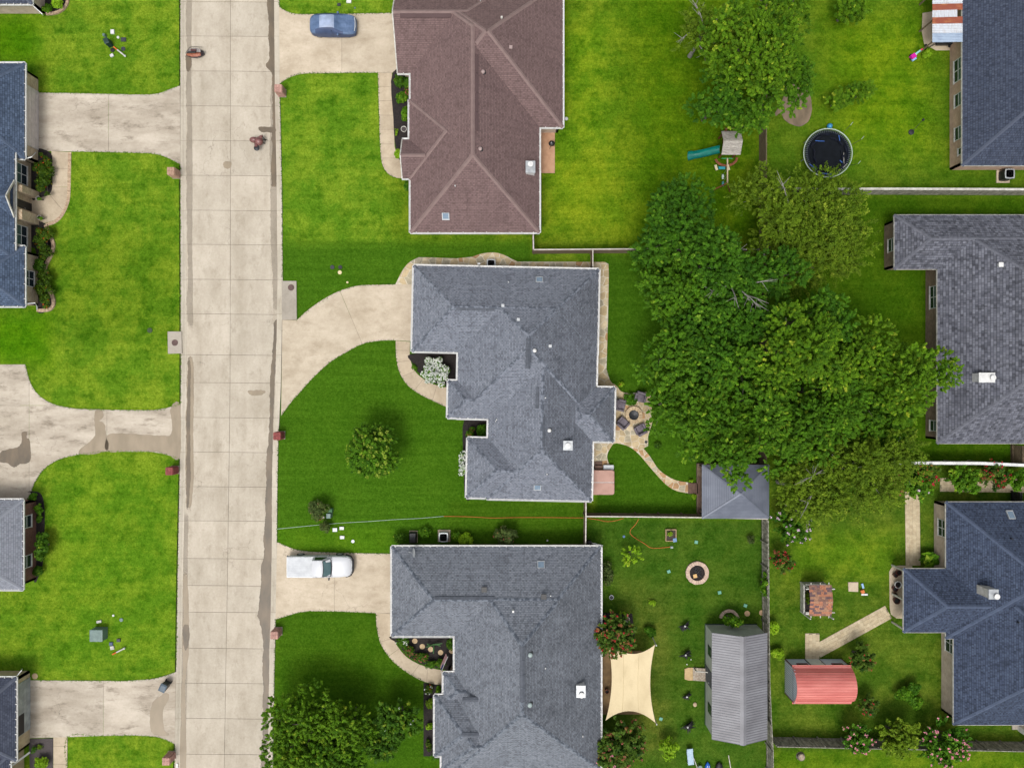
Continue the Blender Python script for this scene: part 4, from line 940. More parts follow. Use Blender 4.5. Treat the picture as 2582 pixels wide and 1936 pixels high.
# --- long grey metal shed
MT['shedroof'] = mat('grey_metal_roof', (142, 142, 147), (122, 121, 126), .9, .5, (.5, 1, 1), .36, .7, .06, 12, objvar=.04, metal=.1)
MT['shedrib'] = mat('grey_metal_rib', (88, 88, 94), None, rough=.5)
MT['shedwall'] = mat('sage_siding', (186, 192, 180), (170, 176, 164), 2, .6)
x0, y1 = W2(1778, 1573); x1, y0 = W2(1906, 1824); xr = (x0+x1)/2; ze, zr = 2.75, 3.75
root = thing('metal_shed', 'long grey metal roofed shed with sage walls and a wooden ramp', 'shed', (xr, (y0+y1)/2, ZL))
wl = MB(); t = .12
wl.prism([(x0, y0), (x1, y0), (x1, y1), (x0, y1)], .25, ze-.05)
for y in (y0+.0, y1-.08): wl.loft([[(x0, yy, ze-.06), (x1, yy, ze-.06), (xr, yy, zr-.08)] for yy in (y, y+.08)])
wl.build('wall', MT['shedwall'], root)
MB().prism([(x0-.05, y0-.05), (x1+.05, y0-.05), (x1+.05, y1+.05), (x0-.05, y1+.05)], ZL, .26).build('skid_base', mat('dark_green_base', (40, 66, 50), None), root)
n = 42; oh = .12
for k in range(n):
    ya, yb = y0-oh+(y1-y0+2*oh)*k/n, y0-oh+(y1-y0+2*oh)*(k+1)/n
    for xe, sg in ((x0-oh, -1), (x1+oh, 1)):
        zs = ze-oh*(zr-ze)/((x1-x0)/2)
        q = MB().loft([[(xe, ya+.012, zs), (xe, yb-.012, zs), (xe, yb-.012, zs+.03), (xe, ya+.012, zs+.03)], [(xr, ya+.012, zr), (xr, yb-.012, zr), (xr, yb-.012, zr+.03), (xr, ya+.012, zr+.03)]])
        q.build('roof_panel', MT['shedroof'], root)
rb = MB()
for k in range(n+1):
    yy = y0-oh+(y1-y0+2*oh)*k/n
    for xe in (x0-oh, x1+oh):
        zs = ze-oh*(zr-ze)/((x1-x0)/2); rb.bar((xe, yy, zs+.02), (xr, yy, zr+.02), .035, .05)
tag(rb.build('roof_rib', MT['shedrib'], root), kind='stuff')
MB().loft([[(xr-.28, yy, zr-.06), (xr, yy, zr+.075), (xr+.28, yy, zr-.06)] for yy in (y0-oh-.03, y1+oh+.03)]).build('ridge_cap', MT['shedroof'], root)
for v in (1640, 1785):
    yy = W2(0, v, 1.5)[1]; o = MB().b(x0-.03, yy-.45, 1.1, x0+.02, yy+.45, 2.2).build('window', MT['black'], root)
    MB().b(x0-.045, yy-.38, 1.18, x0-.03, yy+.38, 2.12).build('pane', MT['glass'], o)
o = MB().b(x0-.04, W2(0, 1722, 1)[1], .3, x0+.02, W2(0, 1682, 1)[1], 2.3).build('door', mat('grey_door', (92, 96, 100), (72, 76, 80), 2), root)
MB().box((x0-.06, W2(0, 1720, 1)[1]+.12, 1.3), (.06, .04, .14)).build('handle', MT['metal'], o)
xa, ya = W2(1726, 1714); xb, yb = W2(1781, 1682)
root = thing('wooden_ramp', 'weathered timber ramp with pale landing at the grey metal shed door', 'ramp', (xa, ya, ZL))
MB().prism([(xa, ya+.12), (xa+.35, ya), (xa+.75, ya), (xa+.75, yb), (xa+.35, yb), (xa, yb-.12)], .05, .17).build('landing', mat('tan_landing', (206, 176, 128), (186, 156, 110), 3), root)
nb = 10
for k in range(nb):
    a, b = xa+.77+(xb-xa-.8)*k/nb, xa+.77+(xb-xa-.8)*(k+1)/nb
    MB().b(a, ya, .14+.2*k/nb, b-.012, yb, .2+.2*k/nb).build('plank', mat('silver_plank', (190, 180, 164), (158, 140, 122), 6, .9, objvar=.1) if k == 0 else bpy.data.materials['silver_plank'], root)
MB().bar((xa+.8, yb-.02, .95), (xb, yb-.02, 1.2), .08).build('handrail', MT['offwhite'], root)
for q in (xa+.85, xb-.1): MB().b(q, yb-.06, .1, q+.08, yb+.02, 1.05).build('post', MT['woodgrey'], root)
# --- red barn shed
bx0, by1 = W2(1979, 1661); bx1, by0 = W2(2121, 1746); bz = 2.05; bh = by1-by0
MT['barnroof'] = mat('faded_red_metal', (222, 134, 124), (198, 104, 96), 1.1, .5, (.5, 2.5, 1), .35, .75, .07, 14, objvar=.05, spec=.35)
MT['barnwall'] = mat('white_ribbed_metal', (232, 236, 240), (218, 224, 230), 2, .5)
MT['barntrim'] = mat('maroon_trim', (112, 38, 52), None, rough=.6)
root = thing('barn_shed', 'white metal barn shed with faded red curved roof', 'shed', ((bx0+bx1)/2, (by0+by1)/2, ZL))
prof = [(-.06, bz-.12), (.02, bz), (.10, bz+.42), (.2, bz+.72), (.34, bz+.94), (.5, bz+1.02), (.66, bz+.94), (.8, bz+.72), (.9, bz+.42), (.98, bz), (1.06, bz-.12)]
pp = catmull(prof, 2)
core = MB(); core.b(bx0, by0, ZL, bx1, by1, bz)
for xx in (bx0, bx1-.05): core.loft([[(q, by1-bh*min(max(t_, 0), 1), z-.04) for t_, z in pp] for q in (xx, xx+.05)])
core.build('wall', MT['barnwall'], root)
for i in range(len(pp)-1):
    (ta, za), (tb, zb) = pp[i], pp[i+1]
    MB().loft([[(q, by1-bh*ta-.006, za), (q, by1-bh*tb+.006, zb), (q, by1-bh*tb+.006, zb+.035), (q, by1-bh*ta-.006, za+.035)] for q in (bx0-.06, bx1+.06)]).build('roof_panel', MT['barnroof'], root)
sm = MB()
for i in range(1, len(pp)-1): sm.bar((bx0-.06, by1-bh*pp[i][0], pp[i][1]+.035), (bx1+.06, by1-bh*pp[i][0], pp[i][1]+.035), .03, .03)
tag(sm.build('roof_seam', mat('red_seam', (190, 96, 90), None), root), kind='stuff')
rbm = MB(); n = 15
for k in range(n): yy = by0+bh*(k+.5)/n; rbm.b(bx0-.03, yy-.03, .12, bx0+.01, yy+.03, bz+.35+.6*math.sin(math.pi*(k+.5)/n))
for k in range(9): rbm.b(bx0+.05, by1-.005, .2+k*.2, bx1-.05, by1+.02, .23+k*.2)
tag(rbm.build('wall_rib', mat('blue_grey_rib', (178, 190, 204), None), root), kind='stuff')
for xx in (bx0-.035, bx1-.02): MB().b(xx, by1-.02, .12, xx+.09, by1+.035, bz).build('corner_trim', MT['barntrim'], root)
MB().b(bx0-.04, by0-.03, .12, bx0+.05, by0+.03, bz+.1).build('corner_trim', MT['barntrim'], root)
xm = (bx0+bx1)/2-.15
o = MB().b(xm-.62, by1, .15, xm+.62, by1+.05, bz-.06).build('door', mat('cream_door', (226, 228, 222), (214, 216, 210), 2), root)
for s_ in (-1, 1): MB().b(xm+s_*.66-.03, by1+.0, .12, xm+s_*.66+.03, by1+.06, bz-.05).build('door_trim', MT['black'], root)
MB().box((xm+.5, by1+.08, 1.1), (.05, .05, .15)).build('handle', MT['metal'], o)
for xc in (bx0+1.1, bx1-.95):
    o = MB(); 
    for a, b, c, d in ((-.5, -.36, 1.2, 1.95), (.36, .5, 1.2, 1.95), (-.36, .36, 1.2, 1.3), (-.36, .36, 1.85, 1.95)): o.b(xc+a, by1+.005, c, xc+b, by1+.06, d)
    o = o.build('window', MT['barntrim'], root); MB().b(xc-.36, by1+.005, 1.3, xc+.36, by1+.03, 1.85).build('pane', MT['glass'], o); MB().b(xc-.36, by1+.03, 1.55, xc+.36, by1+.045, 1.6).build('muntin', MT['white'], o)
# --- pavilion with hipped metal roof by the trees
MT['gazroof'] = mat('blue_grey_metal_roof', (120, 126, 140), (104, 110, 124), .8, .55, metal=.1, objvar=.03)
a = W2(1770, 1306, 2.45); b = W2(1938, 1172, 2.45)
root = thing('pavilion', 'open garden pavilion with blue grey hipped metal roof beside the trees', 'pavilion', ((a[0]+b[0])/2, (a[1]+b[1])/2, ZL))
F, lines, base, _ = hiproof(a[0], b[0], a[1], b[1], 2.45, .5, .5, .62, .62)
seam = MB()
for pts, fn in F:
    mb = MB(); c = [Vector(p) for p in pts]; nn = (c[1]-c[0]).cross(c[2]-c[0]).normalized()
    if nn.z < 0: nn = -nn
    mb.loft([[p for p in c], [p+nn*.05 for p in c]]); mb.build('roof_plane', MT['gazroof'], root)
    e = (c[1]-c[0]) if abs((c[1]-c[0]).z) < 1e-4 else (c[-1]-c[0]); 
    for k in range(1, 17):      # ribs parallel to the eave, as the steps of the metal sheets
        f = k/17; zz = 2.45+(max(p.z for p in c)-2.45)*f
        ins = []
        for p, q in zip(c, c[1:]+c[:1]):
            if (p.z-zz)*(q.z-zz) < 0: ins.append(p.lerp(q, (zz-p.z)/(q.z-p.z))+nn*.055)
        if len(ins) == 2: seam.bar(ins[0], ins[1], .02, .025)
tag(seam.build('roof_rib', mat('darker_rib', (98, 104, 118), None), root), kind='stuff')
for p, q in lines: MB().bar(Vector(p)+Vector((0, 0, .06)), Vector(q)+Vector((0, 0, .06)), .16, .05).build('ridge_cap', MT['gazroof'], root)
for sx in (a[0]+.35, b[0]-.35):
    for sy in (a[1]+.35, b[1]-.35): MB().b(sx-.08, sy-.08, .1, sx+.08, sy+.08, 2.5).build('post', MT['wood'], root)
MB().b(a[0]+.1, a[1]+.1, .1, b[0]-.1, b[1]-.1, .38).build('deck', MT['wood'], root)
for k, uu in enumerate((1736, 1745, 1754)):
    c = W(uu+4, 1231, .2); MB().b(c[0]-.18, c[1]-.5, .1, c[0]+.18, c[1]+.5, .2+.09*k).build('step', mat('brown_step', (112, 86, 72), (96, 72, 60), 4, objvar=.1) if k == 0 else bpy.data.materials['brown_step'], root)
g0 = W(1763, 1200, .4); g1 = W(1763, 1300, .4)
MB().b(g0[0]-.12, g1[1], .1, g0[0]+.12, g0[1], .42).build('deck_edge', bpy.data.materials['brown_step'], root)
# --- lattice arbour with shingled roof
c = W(2069, 1514, 2.4); a0 = W(2018, 1467); b0 = W(2074, 1540)
root = thing('arbour', 'white lattice planter arbour with small brown shingle roof', 'arbour', ((a0[0]+b0[0])/2, (a0[1]+b0[1])/2, ZL))
X0, Y1, X1, Y0 = a0[0], a0[1], b0[0], b0[1]
for k, (p, q) in enumerate((((X0, Y0), (X0, Y1)), ((X0, Y1), (X1, Y1)), ((X0, Y0), (X1, Y0)), ((X1, Y0), (X1, Y1)))):
    L = math.dist(p, q); ang = math.atan2(q[1]-p[1], q[0]-p[0]); n = int(L/.11); mb = MB()
    for i in range(n): t_ = (i+.5)/n; mb.box((p[0]+(q[0]-p[0])*t_, p[1]+(q[1]-p[1])*t_, .5), (.085, .03, .85), ang)
    tag(mb.build('lattice', MT['offwhite'], root), kind='stuff')
    MB().box(((p[0]+q[0])/2, (p[1]+q[1])/2, .95), (L+.12, .13, .05), ang).build('rail', MT['offwhite'], root)
for p in ((X0, Y0), (X0, Y1), (X1, Y0), (X1, Y1)): MB().box((p[0], p[1], 1.2), (.1, .1, 2.3)).build('post', MT['offwhite'], root)
MB().b(X0+.08, Y0+.08, .1, X1-.08, Y1-.08, .5).build('soil_fill', MT['mulch'], root)
SH = [mat('arbour_shingle_%s' % q, cc, tuple(int(z*.8) for z in cc), 8, .9) for q, cc in (('rust', (186, 124, 94)), ('brown', (146, 108, 94)), ('plum', (116, 90, 92)), ('tan', (180, 136, 108)))]
hw, hl = 1.02, 1.38
for row in range(14):
    y = c[1]+hl-2*hl*(row+.5)/14; z = 2.62-.30*abs(y-c[1])/hl
    xx = -hw
    while xx < hw-.05:
        wd = min(random.uniform(.22, .5), hw-xx); MB().box((c[0]+xx+wd/2, y, z+random.uniform(0, .012)), (wd*.985, 2*hl/14*1.02, .03), rx=math.atan(.3/hl)*(-1 if y > c[1] else 1)).build('shingle', random.choice(SH), root); xx += wd
for y in (c[1]+hl-.35, c[1]-hl+.3): MB().b(c[0]-hw-.28, y-.04, 2.28, c[0]+hw+.28, y+.04, 2.38).build('beam', MT['offwhite'], root)
for xx in (-.8, .05, .8): MB().b(c[0]+xx-.035, c[1]-hl-.2, 2.22, c[0]+xx+.035, c[1]+hl+.2, 2.28).build('rafter', MT['offwhite'], root)
# --- rusty corrugated patio cover, top right
root = thing('patio_cover', 'patio cover of white and rusty corrugated metal sheets', 'patio cover', W(2388, 60))
sheets = [(-24, 10, 'w'), (10, 26, 'r'), (26, 44, 'w'), (44, 60, 'r'), (60, 84, 'w'), (84, 107, 'b')]
SM = {'w': mat('white_tin', (208, 214, 222), (186, 178, 176), 1.6, .5, (6, 1, 1), .45, .75), 'r': mat('rusty_tin', (152, 78, 54), (196, 132, 78), 1.6, .7, (.8, 3, 1), .5, .75), 'b': mat('blue_tin', (166, 184, 206), (150, 168, 192), 2, .5)}
for k, (va, vb, q) in enumerate(sheets):
    za = 2.32+.006*k; p0 = W2(2351, vb, za); p1 = W2(2426, va, za)
    nn = 24; ring = []
    for j in range(nn+1):
        y = p0[1]-.02+(p1[1]-p0[1]+.04)*j/nn; ring.append((y, za+.018*math.sin(j*math.pi/2)))
    mb = MB().loft([[(xx, y, z+(.0 if xx == p0[0] else .1)) for y, z in ring] for xx in (p0[0], p1[0]-(.5 if k == 2 else .02))], False, False)
    mb.build('metal_sheet', SM[q], root)
for v in (-20, 50, 104):
    p = W(2352, v, 2.28); MB().b(p[0], p[1]-.05, .1, p[0]+.1, p[1]+.05, 2.27).build('post', MT['wood'], root)
p, q = W(2353, -24, 2.24), W(2353, 106, 2.24); MB().b(p[0], q[1], 2.14, p[0]+.1, p[1], 2.29).build('beam', MT['wood'], root)
# --- shade sail
def sail():
    root = thing('shade_sail', 'cream four-cornered shade sail stretched over the patio', 'shade sail', W(1590, 1730))
    C = [Vector(W(1532, 1618, 2.75)), Vector(W(1652, 1624, 2.55)), Vector(W(1653, 1822, 2.45)), Vector(W(1527, 1816, 2.7))]   # NW NE SE SW
    n = 18; mb = MB(); V = []
    for i in range(n+1):
        for j in range(n+1):
            s_, t_ = i/n, j/n
            k = .26
            p = (C[0]*(1-s_)+C[1]*s_)*(1-t_)+(C[3]*(1-s_)+C[2]*s_)*t_
            mid = (C[0]+C[1]+C[2]+C[3])/4
            pull = .46*(4*t_*(1-t_))*abs(2*s_-1)**1.6; pull2 = .95*(4*s_*(1-s_))*abs(2*t_-1)**1.6
            d = mid-p
            V.append((p.x+math.copysign(pull, d.x) if abs(d.x) > 1e-3 else p.x, p.y+math.copysign(pull2, d.y) if abs(d.y) > 1e-3 else p.y, p.z-.25*(4*t_*(1-t_))*(4*s_*(1-s_))*.6))
    mb.add(V, [(i*(n+1)+j, i*(n+1)+j+1, (i+1)*(n+1)+j+1, (i+1)*(n+1)+j) for i in range(n) for j in range(n)])
    mb.build('fabric', mat('cream_sailcloth', (226, 207, 166), (206, 186, 146), .9, .8, (1, .5, 1), .4, .75, .04, 18, bump=.35, bscale=4), root, True)
    for s0_ in (.33, .67):
        ii = int(round(s0_*n)); MB().tube([(V[ii*(n+1)+j][0], V[ii*(n+1)+j][1], V[ii*(n+1)+j][2]+.01) for j in range(n+1)], .016, 5).build('seam', mat('sail_seam', (206, 188, 148), None) if s0_ < .5 else bpy.data.materials['sail_seam'], root, True)
    for k, (bu, bv) in ((1, (1641, 1598)), (2, (1645, 1795))):
        b = W(bu, bv); t_ = C[k]+(C[k]-Vector((C[k].x, C[k].y, 0))).normalized()*.25
        MB().tube([b, (t_.x+.05, t_.y, t_.z)], .05, 8).build('pole', MT['offwhite'], root, True)
        MB().bar(C[k], (t_.x+.05, t_.y, t_.z-.1), .02).build('rope', MT['metal'], root)
        MB().ball((t_.x+.05, t_.y, t_.z), .07).build('pole_cap', MT['white'], root, True)
sail()
# ================================================================ vehicles
def section(x, hw, zb, zbelt, ztop, tw):
    """one ring of a car body: half width, sill, belt, roof height, roof half width"""
    return [(x, -hw*.94, zb), (x, -hw, zb+.22*(zbelt-zb)), (x, -hw*.985, zbelt*.97), (x, -(hw*.5+tw*.5)-.02, zbelt+(ztop-zbelt)*.45+.02), (x, -tw, ztop-.05*(ztop-zbelt)-.015), (x, -tw*.55, ztop), (x, 0, ztop+.012),
            (x, tw*.55, ztop), (x, tw, ztop-.05*(ztop-zbelt)-.015), (x, (hw*.5+tw*.5)+.02, zbelt+(ztop-zbelt)*.45+.02), (x, hw*.985, zbelt*.97), (x, hw, zb+.22*(zbelt-zb)), (x, hw*.94, zb)]
MT['truckwhite'] = mat('white_car_paint', (236, 238, 242), None, rough=.3, spec=.35, k=.6)
MT['carglass'] = mat('windscreen', (74, 104, 108), (92, 122, 124), 1.5, .08, spec=.8)
MT['tyre'] = mat('tyre_rubber', (26, 26, 28), None, rough=.8)
def wheel(root, x, y, r=.37, wd=.24, L=None):
    s_ = 1 if y > 0 else -1
    mb = MB(); n = 20
    mb.loft([[(L[0]+x+q*math.cos(2*math.pi*k/n), L[1]+y+dy, L[2]+r+q*math.sin(2*math.pi*k/n)) for k in range(n)] for q, dy in ((r*.6, -wd/2), (r*.95, -wd/2), (r, -wd/2+.04), (r, wd/2-.04), (r*.95, wd/2), (r*.6, wd/2))])
    o = mb.build('wheel', MT['tyre'], root, True)
    yy = y+s_*(wd/2+.004)
    MB().loft([[(L[0]+x+q*math.cos(2*math.pi*k/n), L[1]+yy+d, L[2]+r+q*math.sin(2*math.pi*k/n)) for k in range(n)] for q, d in ((r*.62, 0), (r*.58, s_*.015), (r*.3, s_*.005), (.05, s_*.02))]).build('rim', MT['metal'], o, True)
def truck():
    L = W(806, 1427, .9); L = (L[0], L[1], .128); root = thing('pickup_truck', 'white pickup truck parked on the lower driveway', 'pickup truck', L)
    hl = 2.92
    def T(pts): return [(L[0]+p[0], L[1]+p[1], L[2]+p[2]) for p in pts]
    mb = MB()
    body = [(-hl, .9, .55, .95, 1.12, .88), (-hl+.06, .96, .45, .95, 1.16, .93), (-1.0, .98, .4, .95, 1.16, .95), (-.45, .98, .38, .95, 1.17, .95), (.9, .98, .38, .95, 1.16, .93), (1.15, .98, .38, .95, 1.15, .88), (1.9, .97, .4, .95, 1.13, .86), (2.5, .93, .45, .9, 1.07, .8), (2.78, .84, .5, .82, .98, .7), (hl, .66, .52, .72, .86, .55)]
    mb.loft([T(section(*b_)) for b_ in body]); mb.build('body', MT['truckwhite'], root, True)
    cabr = [(-.46, .9, 1.1, 1.14, 1.74, .72), (-.30, .93, 1.1, 1.14, 1.83, .74), (.35, .93, 1.1, 1.14, 1.84, .74), (.58, .92, 1.1, 1.14, 1.79, .72), (1.25, .88, 1.1, 1.12, 1.17, .84)]
    mb = MB(); mb.loft([T(section(*b_)) for b_ in cabr]); cab = mb.build('cab', MT['truckwhite'], root, True)
    # windscreen, slightly proud of the raked pillar plane
    def slope_pt(x, y): t_ = (x-.58)/(1.25-.58); return 1.80+(1.175-1.80)*t_+.025
    ws = MB(); rows = []
    for x in (.60, .8, 1.0, 1.2):
        t_ = (x-.58)/.67; hw = .68+.12*t_; rows.append([(L[0]+x-.10*(abs(y)/.8)**2*(1-.2*t_), L[1]+y, L[2]+slope_pt(x, y)) for y in np.linspace(-hw, hw, 9)])
    ws.loft(rows, False, False); wso = ws.build('windscreen', MT['carglass'], root, True)
    fr = MB(); fr.tube([rows[0][0], *rows[0][1:-1], rows[0][-1]], .025, 5); fr.tube([r_[0] for r_ in rows], .025, 5); fr.tube([r_[-1] for r_ in rows], .025, 5); fr.tube(rows[-1], .05, 5)
    fr.build('seal', MT['black'], wso)
    for s_ in (-1, 1):
        mb = MB(); mb.add(T([(-.3, s_*.935, 1.16), (.85, s_*.925, 1.16), (.42, s_*.80, 1.70), (-.22, s_*.80, 1.70)]), [(0, 1, 2, 3)]); mb.build('side_window', MT['glass'], root)
        mb = MB(); mb.box((L[0]+.95, L[1]+s_*1.07, L[2]+1.16), (.12, .2, .18)); mb.build('mirror', MT['black'], root)
        mb = MB(); mb.box((L[0]+2.62, L[1]+s_*.8, L[2]+.84), (.3, .14, .12), rz=-s_*.5); mb.build('headlight', MT['metal'], root)
        mb = MB(); mb.box((L[0]-.15, L[1]+s_*.985, L[2]+.98), (.16, .03, .05)); mb.build('door_handle', MT['darkmetal'], root)
        for x in (-1.85, 1.75): wheel(root, x, s_*.9, L=L)
    MB().box((L[0]-1.68, L[1], L[2]+1.172), (2.42, 1.82, .02)).build('bed_seal', MT['metal'], root)
    MB().box((L[0]-.485, L[1], L[2]+1.15), (.03, 1.84, .1)).build('cab_gap', MT['darkmetal'], root)
    lid = MB(); lid.box((L[0]-1.68, L[1], L[2]+1.185), (2.32, 1.72, .03)); lid = lid.build('bed_cover', mat('white_bed_cover', (214, 217, 220), (198, 201, 205), 2, .6), root)
    for k in range(8): MB().box((L[0]-1.68, L[1]-.77+k*.22, L[2]+1.204), (2.2, .035, .012)).build('cover_rib', bpy.data.materials['white_bed_cover'], lid)
    MB().box((L[0]-hl-.05, L[1], L[2]+.58), (.14, 1.86, .2)).build('bumper', MT['darkmetal'], root)
    mb = MB(); mb.tube(T([(2.35, -.98, .58), (2.78, -.86, .56), (3.0, -.5, .55), (3.03, 0, .55), (3.0, .5, .55), (2.78, .86, .56), (2.35, .98, .58)]), .11, 8); mb.build('bumper', MT['black'], root, True)
    MB().box((L[0]+2.9, L[1], L[2]+.74), (.12, 1.0, .1)).build('grille', MT['metal'], root)
truck()
def covered_car():
    L0 = W(840, 64, .8); L = (L0[0], L0[1], .128); root = thing('covered_car', 'car under a blue fabric cover on the upper driveway', 'car', L)
    def T(pts): return [(L[0]+p[0], L[1]+p[1], L[2]+p[2]) for p in pts]
    st = [(-2.14, .42, .35, .6, .74, .3), (-2.08, .66, .2, .7, .9, .48), (-1.9, .84, .12, .85, 1.02, .62), (-1.55, .9, .1, .95, 1.2, .66), (-1.1, .95, .08, .98, 1.46, .58), (-.5, .97, .08, 1.0, 1.55, .58), (0, .97, .08, 1.0, 1.54, .58), (.22, .97, .08, 1.0, 1.46, .6), (.66, .98, .08, .96, 1.06, .74), (.9, .95, .08, .92, 1.02, .76), (1.5, .93, .08, .86, .95, .74), (1.85, .88, .1, .78, .87, .68), (2.06, .74, .15, .66, .76, .56), (2.14, .52, .3, .56, .64, .4)]
    V = [section(*q) for q in st]
    rr = random.Random(3)
    V = [[(x, y+rr.uniform(-.015, .015), z+rr.uniform(-.012, .012)) for x, y, z in r_] for r_ in V]
    mb = MB(); mb.loft([T(r_) for r_ in V])
    m, t_, ns, ls, p = newmat('blue_car_cover')
    col = mixn(ns, ls, ramp(ns, ls, noise(ns, ls, pos(ns, ls, (1, 2, 1)), 1.6, 5), .35, .7), lin((100, 124, 160)), lin((74, 98, 134)))
    ls.new(col, p.inputs['Base Color']); p.inputs['Roughness'].default_value = .5
    b = ns.new('ShaderNodeBump'); b.inputs['Strength'].default_value = .6; b.inputs['Distance'].default_value = .08
    ls.new(noise(ns, ls, pos(ns, ls, (2.2, .8, .8)), 2.6, 3), b.inputs['Height']); ls.new(b.outputs[0], p.inputs['Normal'])
    o = mb.build('cover', m, root, True)
    for nm_, cc_ in (('pale_cover_top', (168, 184, 214)), ('dark_cover_side', (66, 84, 122))): o.data.materials.append(mat(nm_, cc_, tuple(int(q*.88) for q in cc_), 2, .5, bump=.4, bscale=3))
    for fi, pl in enumerate(o.data.polygons):
        i_, k_ = fi//13, fi % 13
        if fi < 13*(len(st)-1):
            if 4 <= i_ <= 6 and 4 <= k_ <= 7: pl.material_index = 1
            elif 3 <= i_ <= 8 and (k_ in (2, 3, 8, 9)): pl.material_index = 2
            elif k_ in (0, 1, 10, 11): pl.material_index = 2
    sub = o.modifiers.new('soften', 'SUBSURF'); sub.levels = 2; sub.render_levels = 2
    for s_ in (-1, 1):
        MB().ball((L[0]+.5, L[1]+s_*1.0, L[2]+.98), .13, sx=.8, sy=.9, sz=.7).build('mirror_pocket', m, root, True)
        MB().bar((L[0]-.05, L[1]+s_*.80, L[2]+1.33), (L[0]+.35, L[1]+s_*.965, L[2]+.3), .03, .02).build('strap', MT['black'], root)
        for x in (-1.35, 1.3): wheel(root, x, s_*.74, .31, .2, L)
    MB().tube(T([(1.98, -.62, .83), (2.05, -.3, .86), (2.06, 0, .87), (2.05, .3, .86), (1.98, .62, .83)]), .028, 6).build('white_strap', MT['white'], root, True)
covered_car()
# ================================================================ odd things standing in the street
def hoop_boat():
    L = W(494, 138, 0); root = thing('boat_shaped_object', 'small boat-shaped orange and black object lying in the left lane', 'toy boat', (L[0], L[1], 0))
    def T(pts): return [(L[0]+p[0], L[1]+p[1], p[2]) for p in pts]
    hm = mat('orange_hull', (178, 112, 86), (150, 88, 66), 5, .35); dk = mat('dark_hull', (58, 44, 46), (40, 32, 34), 5, .4)
    st = [(-.86, .05, .1), (-.6, .26, .3), (-.2, .44, .4), (.3, .44, .42), (.6, .3, .38), (.84, .06, .2)]
    mb = MB(); mb.loft([T([(x, -hw-.05, h*.9), (x, -hw*.7, .02), (x, hw*.6, .02), (x, hw*.9, h*.8)]) for x, hw, h in st]); hull = mb.build('hull', dk, root, True)
    mb = MB(); mb.loft([T([(x, -hw*.95, h*.55+.1), (x, -hw*.5, h+.06), (x, -hw*.05, h*.9+.04), (x, -hw*.5, h*.5)]) for x, hw, h in st[:-1]]); mb.build('side_panel', hm, root, True)
    MB().tube(T([(-.55, -.02, .48), (.2, -.02, .5)]), .075, 10).build('roller', MT['black'], root, True)
    mb = MB(); mb.loft([T([(x, .05, h*.7+.1), (x, hw*.8, h*.7+.2), (x, hw*.95, h*.5)]) for x, hw, h in st[1:-1]]); mb.build('canopy', mat('smoky_canopy', (118, 108, 104), (84, 74, 72), 4, .3), root, True)
    MB().tube(T([(-.86, .0, .2), (-.6, .2, .42), (-.28, .44, .52), (.1, .48, .52), (.78, .46, .46)]), .022, 6).build('rail', MT['black'], root, True)
    MB().box((L[0]+.0, L[1]+.16, .5), (.5, .16, .06)).build('seat', mat('maroon_seat', (86, 46, 44), None), root)
    MB().tube(T([(.62, .2, .3), (.82, .14, .38), (.88, -.06, .3)]), .05, 6).build('handle', MT['black'], root, True)
hoop_boat()
def padded():
    L = W(657, 361, 0); root = thing('padded_object', 'brown two-lobed padded object with round grey cap standing in the right lane', 'padded object', (L[0], L[1], 0))
    lm = mat('brown_leather', (140, 94, 90), (104, 66, 62), 4, .38)
    c = L
    MB().ball((c[0]-.42, c[1]+.12, .5), .34, 16, 10, .9, 1.25, .8).build('rear_pad', lm, root, True)
    MB().ball((c[0]+.06, c[1]-.02, .55), .36, 16, 10, .95, 1.05, 1.1).build('main_pad', lm, root, True)
    MB().tube([(c[0]+.1, c[1]+.2, .6), (c[0]+.3, c[1]+.36, .68), (c[0]+.42, c[1]+.46, .62)], [.2, .14, .06], 10).build('neck', lm, root, True)
    MB().tube([(c[0]-.2, c[1]-.2, .55), (c[0]-.2, c[1]-.42, .6), (c[0]-.16, c[1]-.6, .62)], [.17, .16, .17], 10).build('stem', lm, root, True)
    MB().lathe((c[0]-.13, c[1]-.66, .58), [(.15, -.1), (.26, 0), (.27, .06), (.2, .12), (.02, .14)], 20).build('cap', MT['darkmetal'], root, True)
    for a, b in (((.1, .3), (.5, .26)), ((.1, -.05), (.44, -.06)), ((-.5, .1), (-.5, .1)), ((-.2, -.1), (-.2, -.1))):
        MB().tube([(c[0]+a[0], c[1]+a[1], .35), (c[0]+b[0], c[1]+b[1], .02)], .045, 7).build('leg', MT['black'], root, True)
    MB().tube([(c[0]+.38, c[1]+.38, .64), (c[0]+.5, c[1]+.27, .4), (c[0]+.66, c[1]+.22, .1)], .03, 6).build('strap', MT['black'], root, True)
    MB().ball((c[0]+.36, c[1]+.52, .6), .05).build('knob', MT['black'], root, True)
padded()
